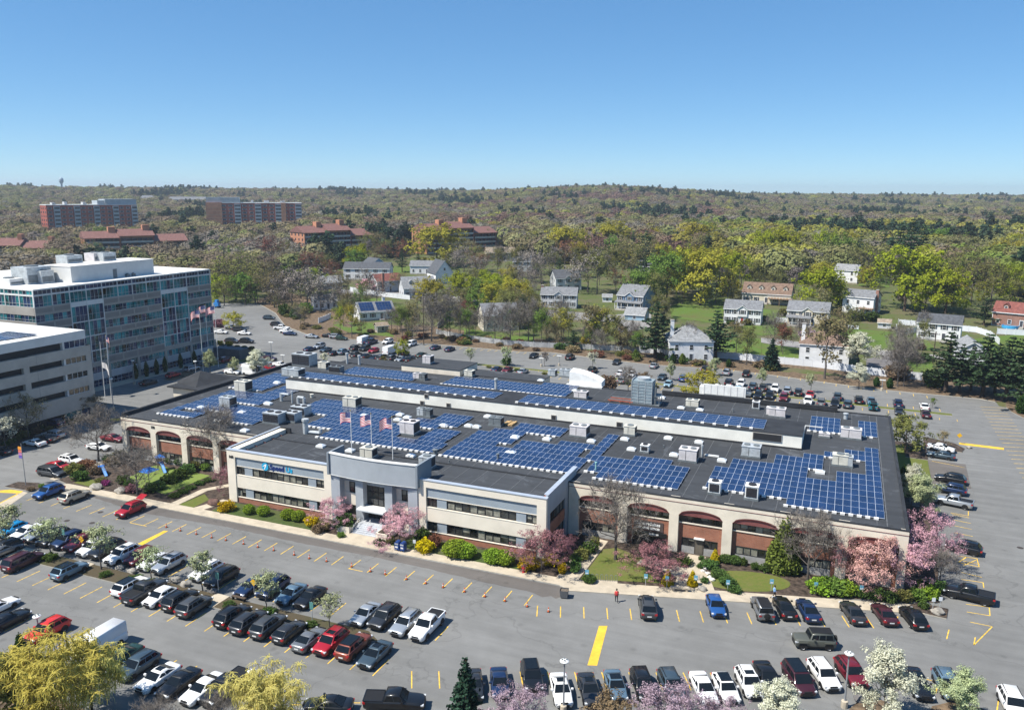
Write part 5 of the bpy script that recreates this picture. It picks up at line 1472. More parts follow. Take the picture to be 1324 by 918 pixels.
def red_block(px, py, w, label, rot, floors=5, dep=18, steps=3, brick=TOR, left_end=True):
    p = gt(px, py); s = scale_at(p); W = w/s
    t = thing('apartment_block', label, 'apartment block', p, frame_from(p, rot), 'red roofed apartment blocks')
    H_ = floors*2.9
    RED = rm('redtile', (.20,.10,.085))
    for i in range(steps):
        x0 = -W/2+W*i/steps; x1 = x0+W/steps; hh = H_ - (2.5 if i == steps-1 else 0) + (1.0 if i == 1 else 0)
        b = MB(); b.box(x0, x1-.02, .9, dep, -6, hh, 0)
        if i == 0: b.box(x0-.01, x0+W*.1, -.3, dep, -6, hh+.4, 0)
        b.box(x1-.5, x1, -.1, dep, -6, hh, 1); b.build('wall', [brick, TBR], t)
        m = MB()
        for f in range(floors):
            z = f*2.9
            if z+2.2 > hh: break
            m.box(x0+.6, x1-.6, -.3, 1.0, z-.25, z, 0); m.box(x0+.6, x1-.6, -.34, -.22, z, z+.85, 1)
            m.box(x0+.6, x1-.6, .8, .88, z+.05, z+2.5, 2)
            for q in range(7): xx = x0+.8+(x1-x0-1.6)*q/6; m.box(xx-.15, xx+.15, -.32, .82, z+.01, z+2.6, 3)
        m.build('balcony', [BALC, mat('balcony_rail', (.5,.47,.42), .7, .1, .5), FARG, mat('dark_brick_pier', (.14,.06,.045), .9, .1, .5)], t)
        r = MB(); k = .42; y0, y1 = -1.2, dep+1
        r.add([(x0-.5,y0,hh),(x1+.5,y0,hh),(x1+.5,dep/2,hh+dep/2*k),(x0-.5,dep/2,hh+dep/2*k),(x1+.5,y1,hh),(x0-.5,y1,hh)], [(0,1,2,3),(3,2,4,5),(0,3,5),(1,4,2)], 0)
        ro = r.build('roof', [RED], t)
        if i < 2: 
            c = MB(); c.box(x1-W*.09, x1-W*.02, dep*.35, dep*.6, hh+dep/2*k-2, hh+dep/2*k+2.4, 0); c.build('chimney', [TOR], ro)
    me = MB().box(-.1, -.015, 0, dep*.07, 0, 1.4, 0).mesh('window', [FARG]); m2_ = MB().box(0, W*.025, -.1, -.01, 0, 1.4, 0).mesh('window', [FARG])
    for f in range(floors):
        for yy in range(4): obj('window', me, t, (-W/2-.02, dep*(yy+.35)/4, f*2.9+.9))
        for q in range(2): obj('window', m2_, t, (-W/2+W*.02+q*W*.045, -.31, f*2.9+.9))
red_block(440, 330, 100, 'long red roofed brick apartment block behind the white blossom trees', 30, 5)
red_block(598, 326, 108, 'red roofed orange brick apartment block behind the big yellow tree', 34, 5)
red_block(180, 338, 122, 'red roofed apartment block behind the glass office tower', 10, 5)
red_block(28, 344, 72, 'red roofed apartment block at the left edge of the photo', -20, 4, steps=2)
for px, py, w, lab in ((245, 268, 48, 'distant grey apartment block with pale gables, left of the orange cornered tower'), (192, 266, 16, 'small distant grey block right of the left brick tower')):
    p = gt(px, py); W = w/scale_at(p)
    t = thing('apartment_block', lab, 'apartment block', p, frame_from(p, 5))
    b = MB(); b.box(-W/2, W/2, 0, 16, -4, 12, 0); b.build('wall', [SID['palegrey']], t)
    b = MB(); b.add([(-W/2-1,-1,12),(W/2+1,-1,12),(W/2+1,17,12),(-W/2-1,17,12),(-W/2+3,8,16.5),(W/2-3,8,16.5)], [(0,1,5,4),(1,2,5),(2,3,4,5),(3,0,4)], 0); b.build('roof', [ROOFS['grey']], t)
    me = MB().box(-1.6, 1.6, -.1, -.01, 0, 1.5, 0).mesh('window', [FARG])
    for i in range(max(2, int(W/9))):
        for f in range(4): obj('window', me, t, (-W/2+4+i*9, 0, f*2.9+.8))
# water tower on the skyline
d_ = ray(80.5, 248); d_ = d_/math.hypot(d_.x, d_.y)*2050; p = Vector((d_.x, d_.y, terr(d_.x, d_.y))); s = scale_at(p)
t = thing('water_tower', 'pale blue water tower standing on the far left skyline', 'water tower', p)
zt_ = CAMH + ray(80.5, 229.5).z/math.hypot(*ray(80.5, 229.5)[:2])*2050
k = (zt_-p.z)/20.5
kr = k*.42; b = MB(); b.lathe([(2.6*kr,0),(2.4*kr,12*k),(3.4*kr,13.5*k),(6*kr,15.2*k),(6.2*kr,17.6*k),(5*kr,19.4*k),(0,20.5*k)], n=18); b.build('tank', [mat('tank_blue', (.33,.43,.50), .6, .08, .1)], t, smooth=True)
b = MB(); b.lathe([(6.6*kr,15.6*k),(6.6*kr,15.8*k),(6.0*kr,15.8*k),(6.0*kr,15.6*k)], n=18); b.build('walkway', [GALV], t)

# ---------------------------------------------------------------- fences
def fence(pts, label, h=1.85, m=None, gap=2.4, cat='fence', posts=True):
    t = thing('fence', label, cat, pts[0])
    o0 = Vector(pts[0]); b = MB(); rail = MB(); nposts = 0
    for p, q in zip(pts, pts[1:]):
        p, q = Vector(p)-o0, Vector(q)-o0
        L = (q-p).length; n = max(1, round(L/gap))
        for i in range(n):
            a, c = p+(q-p)*(i/n), p+(q-p)*((i+1)/n)
            wa, wc = a+o0, c+o0
            a.z = terr(wa.x, wa.y)-o0.z; c.z = terr(wc.x, wc.y)-o0.z
            d = (c-a); d.z = 0; d.normalize(); nn = Vector((-d.y, d.x, 0))*.03
            def slab(z0, z1, off):
                v = []
                for pt in (a-nn-off, c-nn-off, c+nn+off, a+nn+off): v.append((pt.x, pt.y, pt.z+z0))
                for pt in (a-nn-off, c-nn-off, c+nn+off, a+nn+off): v.append((pt.x, pt.y, pt.z+z1))
                b.add(v, [(0,3,2,1),(4,5,6,7),(0,1,5,4),(1,2,6,5),(2,3,7,6),(3,0,4,7)], 0)
            slab(.06, h, Vector((0,0,0))); slab(h+.002, h+.09, nn*.8)
            if posts and nposts < 90:
                pb = MB(); pb.box(-.08, .08, -.08, .08, -.2, h+.18); pb.add([(-.1,-.1,h+.18),(.1,-.1,h+.18),(.1,.1,h+.18),(-.1,.1,h+.18),(0,0,h+.3)], [(0,1,4),(1,2,4),(2,3,4),(3,0,4)])
                po = pb.build('post', [m or TRIM], t); po.location = a; nposts += 1
    b.build('fence_panel', [m or TRIM], t)
    return t
VIN = mat('vinyl_fence', (.70,.72,.75), .5, .04, .5)
fence([gt(x, y) for x, y in ((1002,470),(1050,474.5),(1065,476.5),(1126,485),(1192,492))], 'long white vinyl fence along the back lot by the brown roofed house', m=VIN, h=2.0)
fence([gt(x, y) for x, y in ((827,456),(877,459.5),(940,464),(1000,470))], 'white vinyl fence in front of the hip roofed house and pines', m=VIN, h=2.0)
fence([gt(x, y) for x, y in ((564,432),(590,437),(620,442),(650,446),(690,449),(760,452),(826,455))], 'grey white fence behind the back lot left of the pines', m=mat('grey_vinyl', (.42,.43,.43), .7, .2, .6), h=1.6)
fence([gt(x, y) for x, y in ((566,425),(575,415),(590,412),(608,412))], 'grey weathered fence curving up from the white fence end', m=mat('weathered', (.28,.27,.26), .9, .2, 1), h=1.8)
fence([gt(x, y) for x, y in ((1161,420),(1186,422),(1186,430),(1160,434),(1158,426))], 'white fence enclosing the yard left of the black roofed colonial', m=VIN)
fence([gt(x, y) for x, y in ((1242,428),(1262,430),(1280,436),(1292,446))], 'white fence curving right of the black roofed colonial', m=VIN)
fence([gt(x, y) for x, y in ((1289,432),(1324,434),(1360,436))], 'white fence in front of the red brick house', m=VIN)
fence([gt(x, y) for x, y in ((1003,417),(1018,418))], 'short white fence left of the cream porch house', m=VIN)
fence([gt(x, y) for x, y in ((1096,425),(1110,426))], 'short white fence piece by the grey garden shed', m=VIN, h=1.2)
fence([gt(x, y) for x, y in ((453,377),(475,380),(498,384),(530,388))], 'white fence running below the red roofed chimney house', m=VIN, h=2.0)
fence([gt(x, y) for x, y in ((412,418),(428,411))], 'short pale fence left of the solar roofed house', m=VIN)
# ================================================================ vehicles
def paint(n, c, metal=.0, rough=.35): return mat('paint_'+n, c, rough, 0, metal=metal, spec=.4, coat=.5)
PAINT = {'black': paint('black',(.008,.009,.011)), 'charcoal': paint('charcoal',(.035,.038,.044),.3), 'dark grey': paint('dark_grey',(.07,.075,.08),.35), 'grey': paint('grey',(.19,.20,.21),.4), 'silver': paint('silver',(.42,.45,.48),.5,.3),
  'white': paint('white',(.80,.80,.79)), 'navy': paint('navy',(.012,.03,.085),.2), 'blue': paint('blue',(.02,.09,.28),.2), 'bright blue': paint('bright_blue',(.01,.24,.50),.1), 'steel blue': paint('steel_blue',(.13,.21,.28),.35), 'slate': paint('slate',(.055,.085,.11),.3),
  'teal': paint('teal',(.01,.20,.24),.1), 'red': paint('red',(.36,.012,.022),.1), 'bright red': paint('bright_red',(.62,.03,.02)), 'dark red': paint('dark_red',(.16,.015,.025),.2), 'maroon': paint('maroon',(.055,.014,.022),.2), 'rust red': paint('rust_red',(.20,.045,.025),.2),
  'beige': paint('beige',(.46,.42,.34),.3), 'olive': paint('olive',(.085,.09,.075),.1,.5), 'green': paint('green',(.02,.05,.035),.2), 'pale blue': paint('pale_blue',(.30,.45,.53),.3)}
CG = mat('car_glass', (.008,.011,.014), .04, 0, spec=.35)
TYRE = mat('tyre', (.018,.018,.018), .85, 0); RIM = mat('rim', (.42,.43,.44), .35, 0, metal=.6); BLK = mat('black_trim', (.015,.015,.016), .6, 0)
LAMP = mat('headlamp', (.62,.64,.66), .12, 0, spec=.9); TAIL = mat('tail_lamp', (.38,.012,.014), .2, 0, spec=.7); PLATE = mat('number_plate', (.7,.7,.68), .5, 0)
KINDS = {
 'saloon': dict(L=4.8, W=1.84, hood=.93, belt=1.0, deck=1.03, ws=1.08, rf=.22, rr=-.80, rb=-1.72, H=1.45, wr=.64, wb=1.42, wheel=.33),
 'hatchback': dict(L=4.3, W=1.80, hood=.95, belt=1.02, deck=1.05, ws=1.02, rf=.28, rr=-1.35, rb=-1.98, H=1.50, wr=.66, wb=1.30, wheel=.32),
 'estate': dict(L=4.75, W=1.85, hood=.98, belt=1.05, deck=1.06, ws=1.05, rf=.30, rr=-1.8, rb=-2.22, H=1.58, wr=.68, wb=1.38, wheel=.34),
 'SUV': dict(L=4.75, W=1.92, hood=1.08, belt=1.15, deck=1.14, ws=1.12, rf=.42, rr=-1.72, rb=-2.22, H=1.72, wr=.70, wb=1.40, wheel=.37),
 'minivan': dict(L=5.1, W=1.98, hood=1.0, belt=1.10, deck=1.10, ws=1.62, rf=.72, rr=-2.1, rb=-2.44, H=1.76, wr=.74, wb=1.52, wheel=.35),
 'pickup': dict(L=5.75, W=2.0, hood=1.16, belt=1.22, deck=1.24, ws=1.30, rf=.62, rr=-.78, rb=-.98, H=1.88, wr=.72, wb=1.80, wheel=.41),
 'van': dict(L=5.9, W=2.02, hood=1.12, belt=1.30, deck=1.3, ws=2.35, rf=1.62, rr=-2.85, rb=-2.93, H=2.55, wr=.86, wb=1.85, wheel=.36),
 'off-roader': dict(L=4.5, W=1.88, hood=1.17, belt=1.2, deck=1.15, ws=.72, rf=.48, rr=-1.92, rb=-2.0, H=1.84, wr=.72, wb=1.45, wheel=.42)}
def car_meshes(kind):
    k = KINDS[kind]; h = k['L']/2; w = k['W']/2; wh = k['wheel']
    boxy = kind in ('off-roader', 'van')
    B = MB()
    zl = .24 if kind not in ('pickup', 'off-roader', 'SUV') else .32
    if boxy: st = [(h, w*.72, zl+.15, k['hood']-.22), (h-.04, w*.86, zl+.05, k['hood']-.1), (h-.2, w*.9, zl, k['hood']-.02), (k['ws'], w*.96, zl, k['hood']), (k['ws']-.3, w, zl, k['belt']), (-h+.25, w, zl, k['deck']), (-h+.05, w*.97, zl+.05, k['deck']), (-h, w*.9, zl+.15, k['deck']-.1)]
    else: st = [(h, w*.62, zl+.18, k['hood']-.34), (h-.07, w*.84, zl+.04, k['hood']-.24), (h-.32, w*.95, zl, k['hood']-.13), (h-.8, w*.985, zl, k['hood']-.06), (k['ws'], w, zl, k['hood']), (k['ws']-.5, w, zl, k['belt']), (k['rb']+.4 if kind != 'pickup' else -.6, w, zl, k['belt']), (-h+.35, w*.985, zl, k['deck']), (-h+.08, w*.9, zl+.05, k['deck']-.03), (-h, w*.74, zl+.18, k['deck']-.2)]
    rings = []
    for x, hw, z0, z1 in st:
        pts = [(0, z0), (hw*.9, z0), (hw*.985, z0+.14), (hw, z0+(z1-z0)*.5), (hw*.985, z1-.16), (hw*.93, z1-.04), (hw*.80, z1), (0, z1+.015)]
        ring = [(x, y, z) for y, z in pts] + [(x, -y, z) for y, z in pts[-2:0:-1]]
        rings.append(ring)
    n = len(rings[0]); v = [p for r in rings for p in r]
    f = [(i*n+j, i*n+(j+1) % n, (i+1)*n+(j+1) % n, (i+1)*n+j) for i in range(len(rings)-1) for j in range(n)]
    f += [tuple(range(n-1, -1, -1)), tuple((len(rings)-1)*n+j for j in range(n))]
    B.add(v, f, 0); nb = len(B.f)
    # cabin
    wbz = w*.93; wr = k['wr']*w/.92; H = k['H']
    xs = [(k['ws'], k['hood']-.03, k['rf'],), ]
    def sec(xb, zb, xr, zr): return [(xb, wbz, zb), (xr, wr, zr-.09), (xr - (.05 if xr > 0 else -.05), wr-.13, zr), (xr - (.05 if xr > 0 else -.05), -wr+.13, zr), (xr, -wr, zr-.09), (xb, -wbz, zb)]
    A_ = sec(k['ws'], k['hood']-.04, k['rf'], H-.03)
    M_ = [(k['rf']-.5, wbz, k['belt']-.04), (k['rf']-.5, wr+.01, H-.06), (k['rf']-.5, wr-.12, H+.025), (k['rf']-.5, -wr+.12, H+.025), (k['rf']-.5, -wr-.01, H-.06), (k['rf']-.5, -wbz, k['belt']-.04)]
    Z_ = sec(k['rb'], k['deck']-.05, k['rr'], H-.02)
    k0 = len(B.v); B.v += A_+M_+Z_
    for i in range(2):
        for j in range(5): B.f.append((k0+i*6+j, k0+i*6+j+1, k0+(i+1)*6+j+1, k0+(i+1)*6+j)); B.m.append(0)
    B.f.append((k0+5, k0+4, k0+3, k0+2, k0+1, k0)); B.m.append(0)
    B.f.append((k0+12, k0+13, k0+14, k0+15, k0+16, k0+17)); B.m.append(0)
    # dark trims: arches, sill, bumpers
    for s in (-1, 1):
        for xw in (k['wb'], -k['wb']):
            r = wh*1.22; pts = [(xw+r*math.cos(t), s*(w*1.004), wh+r*math.sin(t)) for t in np.linspace(-.35, math.pi+.35, 11)]
            B.poly(pts if s < 0 else pts[::-1], 1)
        B.quad((k['wb']-.4, s*w*1.003, zl+.16), (-k['wb']+.4, s*w*1.003, zl+.16), (-k['wb']+.4, s*w*.93, zl-.02), (k['wb']-.4, s*w*.93, zl-.02), 1)
    B.box(h-.10, h+.015, -w*.55, w*.55, zl+.08, zl+.34, 1)
    B.box(h-.09, h+.02, -w*.40, w*.40, zl+.40, zl+.55, 1) if kind != 'van' else None
    B.box(-h-.015, -h+.12, -w*.62, w*.62, zl+.04, zl+.20, 1)
    if kind in ('SUV', 'estate', 'minivan'):
        for s in (-1, 1): B.box(k['rr']+.2, k['rf']-.25, s*(wr-.1)-.03, s*(wr-.1)+.03, H+.03, H+.075, 1)
    if kind == 'pickup':
        B.box(-h+.1, -1.02, -w*.82, w*.82, k['deck']+.005, k['deck']+.035, 1)
        for s in (-1, 1): B.box(-h+.04, -1.0, s*w*.9-.05, s*w*.9+.05, k['deck']-.03, k['deck']+.06, 0)
        B.box(-h+.0, -h+.09, -w*.9, w*.9, k['deck']-.03, k['deck']+.06, 0)
    if kind == 'off-roader':
        for s in (-1, 1):
            for xw in (k['wb'], -k['wb']): B.box(xw-.55, xw+.55, min(s*w*.98, s*w*1.1), max(s*w*.98, s*w*1.1), .86, .95, 0)
        B.box(-1.9, .45, -wr+.1, wr-.1, H+.026, H+.04, 1)
    parts = {'body': (B, None)}
    def lerp(a, b, t): return a+(b-a)*t
    def side_y(z, zb): return lerp(wbz, wr, (z-zb)/(H-.09-zb))
    g = MB()
    def fr(xb, zb, xr, zr, sgn):
        o = .018*sgn
        def P(t, s): return (lerp(xb, xr, t)+o, s*lerp(wbz*.93, wr*.93, t), lerp(zb, zr, t)+.014)
        q = [P(.10, -1), P(.10, 1), P(.93, 1), P(.93, -1)]
        return q if sgn > 0 else q[::-1]
    parts['windscreen'] = (MB().poly(fr(k['ws'], k['hood']-.04, k['rf'], H-.05, 1)), CG)
    if kind != 'van': parts['rear_window'] = (MB().poly(fr(k['rb'], k['deck']-.05, k['rr'], H-.04, -1)), CG)
    for s in (-1, 1):
        m = MB()
        zb_, zt_ = k['belt']+.03, H-.14
        def xf(z): return lerp(k['ws'], k['rf'], (z-k['hood']+.04)/(H-.06-k['hood']))-.13
        def xrr(z): return lerp(k['rb'], k['rr'], (z-k['deck']+.05)/(H-.06-k['deck']))+.14
        cuts = {'saloon': [.47], 'hatchback': [.48], 'estate': [.38, .70], 'SUV': [.38, .72], 'minivan': [.34, .66], 'pickup': [.52], 'van': [.2], 'off-roader': [.34, .66]}[kind]
        bs = [0]+cuts+[1]
        for i in range(len(bs)-1):
            if kind == 'van' and i > 0: break
            a0, a1 = bs[i]+(.018 if i else 0), bs[i+1]-(.018 if i < len(bs)-2 else 0)
            q = []
            for t, z in ((a0, zb_), (a1, zb_), (a1, zt_), (a0, zt_)):
                q.append((lerp(xf(z), xrr(z), t), s*(side_y(z, k['belt']-.04)+.016), z))
            m.poly(q if s > 0 else q[::-1])
        parts['side_window.'+str(s)] = (m, CG)
        y = s*w*.66
        m = MB(); m.box(h-.32, h-.05 if not boxy else h+.01, min(y, s*w*.93)-.0, max(y, s*w*.93), k['hood']-.36, k['hood']-.22); parts['headlight.'+str(s)] = (m, LAMP)
        m = MB(); m.box(-h-.012, -h+.24, min(s*w*.62, s*w*.95), max(s*w*.62, s*w*.95), k['deck']-.34, k['deck']-.14); parts['tail_light.'+str(s)] = (m, TAIL)
        m = MB(); m.box(k['ws']-.55, k['ws']-.36, min(s*w*.98, s*(w+.2)), max(s*w*.98, s*(w+.2)), k['belt']-.0, k['belt']+.14); parts['mirror.'+str(s)] = (m, None)
    m = MB(); m.box(-h-.03, -h-.016, -.26, .26, .62, .76); parts['number_plate'] = (m, PLATE)
    if kind == 'off-roader':
        m = MB(); a = len(m.v); m.lathe([(.0,-.1),(.36,-.1),(.38,.0),(.36,.1),(.2,.12),(0,.12)], n=14); m.xform(Matrix.Translation((-h-.16, 0, .98)) @ Matrix.Rotation(R(-90), 4, 'Y')); parts['spare_wheel'] = (m, TYRE)
    W_ = MB(); W_.lathe([(0,-.11),(wh*.95,-.11),(wh,-.07),(wh,.07),(wh*.95,.11),(wh*.66,.112),(wh*.62,.09),(0,.09)], n=16)
    nfaces = len(W_.f)
    for i, fc in enumerate(W_.f):
        zc = sum(W_.v[q][2] for q in fc)/len(fc); rc = max(math.hypot(W_.v[q][0], W_.v[q][1]) for q in fc)
        if zc > .08 and rc < wh*.68: W_.m[i] = 1
    for i in range(5):
        t = 2*math.pi*i/5; c, s_ = math.cos(t), math.sin(t)
        W_.quad((wh*.15*c-.05*s_, wh*.15*s_+.05*c, .1), (wh*.15*c+.05*s_, wh*.15*s_-.05*c, .1), (wh*.6*c+.04*s_, wh*.6*s_-.04*c, .1), (wh*.6*c-.04*s_, wh*.6*s_+.04*c, .1), 1)
    return parts, W_, k
CARS = {}
def get_car(kind):
    if kind in CARS: return CARS[kind]
    parts, W_, k = car_meshes(kind)
    out = {'parts': [], 'k': k}
    far = MB()
    MATL = [PAINT['white'], BLK, CG, LAMP, TAIL, PLATE, TYRE, RIM]
    for n, (m, mt) in parts.items():
        if n == 'body': me = m.mesh('body', [PAINT['white'], BLK], smooth=False)
        else: me = m.mesh(n.split('.')[0], [mt or PAINT['white']])
        if n == 'body':
            sm = [len(f) == 4 and i < 140 for i, f in enumerate(m.f)]
            me.polygons.foreach_set('use_smooth', sm)
        out['parts'].append((n.split('.')[0], me, mt is None))
        k0 = len(far.v); far.v += m.v; far.f += [tuple(q+k0 for q in f) for f in m.f]
        far.m += m.m if n == 'body' else [0 if mt is None else MATL.index(mt)]*len(m.f)
    out['wheel'] = W_.mesh('wheel', [TYRE, RIM])
    out['wpos'] = []
    w = k['W']/2
    for xw in (k['wb'], -k['wb']):
        for s in (-1, 1):
            M = Matrix.Translation((xw, s*(w-.115), k['wheel'])) @ Matrix.Rotation(R(90 if s < 0 else -90), 4, 'X')
            out['wpos'].append(M)
            k0 = len(far.v); far.v += [tuple(M @ Vector(v)) for v in W_.v]; far.f += [tuple(q+k0 for q in f) for f in W_.f]; far.m += [6+q for q in W_.m]
    out['far'] = far.mesh('parked_car', MATL)
    CARS[kind] = out
    return out
EXTRA = {}
def extra_mesh(kind, what):
    key = (kind, what)
    if key in EXTRA: return EXTRA[key]
    k = KINDS[kind]; wr = k['wr']*k['W']/2/.92; m = MB()
    if what == 'sunroof': m.box(k['rf']-.95, k['rf']-.25, -wr*.62, wr*.62, k['H']-.01, k['H']+.034)
    elif what == 'black_roof': m.box(k['rr']+.1, k['rf']-.1, -wr+.09, wr-.09, k['H']-.03, k['H']+.036)
    EXTRA[key] = m.mesh(what, [CG if what != 'x' else BLK])
    return EXTRA[key]
CATS = {'saloon': 'car', 'hatchback': 'car', 'estate': 'car', 'SUV': 'car', 'minivan': 'car', 'pickup': 'pickup truck', 'van': 'van', 'off-roader': 'off-roader'}
NAMES = {'pickup': 'pickup_truck', 'van': 'parked_van', 'off-roader': 'off_road_car'}
def car(px, py, kind, colour, head, label, group, near=True, extra=None, z=.7, jit=True):
    p = at(px, py, z if kind != 'van' else 1.1); p.z = .03
    head += random.Random(int(px*7+py)).uniform(-1.6, 1.6)
    c = get_car(kind)
    nm = NAMES.get(kind, 'parked_car')
    if not near:
        o = obj(nm, c['far'], None, p, None, R(head)); recolor(o, PAINT[colour]); tag(o, label, CATS[kind], group); return o
    t = thing(nm, label, CATS[kind], p, R(head), group)
    q_ = random.Random(int(px*3+py*5)); t.scale = (q_.uniform(.95, 1.05), q_.uniform(.97, 1.03), q_.uniform(.95, 1.05))
    for n, me, body in c['parts']:
        o = obj(n, me, t)
        if body: recolor(o, PAINT[colour])
    for M in c['wpos']:
        o = obj('wheel', c['wheel'], t); o.matrix_local = M
    for e in (extra or []): obj(e, extra_mesh(kind, e), t)
    if label.endswith('open tailgate'):
        k = KINDS[kind]; m = MB(); m.add([(k['rr']-.05,-.7,k['H']),(k['rr']-.05,.7,k['H']),(k['rr']-1.1,.62,k['H']+.42),(k['rr']-1.1,-.62,k['H']+.42),(k['rr']-.05,-.7,k['H']+.06),(k['rr']-.05,.7,k['H']+.06),(k['rr']-1.1,.62,k['H']+.48),(k['rr']-1.1,-.62,k['H']+.48)], [(0,1,2,3),(4,7,6,5),(0,4,5,1),(1,5,6,2),(2,6,7,3),(3,7,4,0)]); m.build('tailgate', [PAINT[colour]], t)
    return t
S, U, HB, ES, PK, VN, MV, OR_ = 'saloon', 'SUV', 'hatchback', 'estate', 'pickup', 'van', 'minivan', 'off-roader'
SUN, BLR = ['sunroof'], ['black_roof']
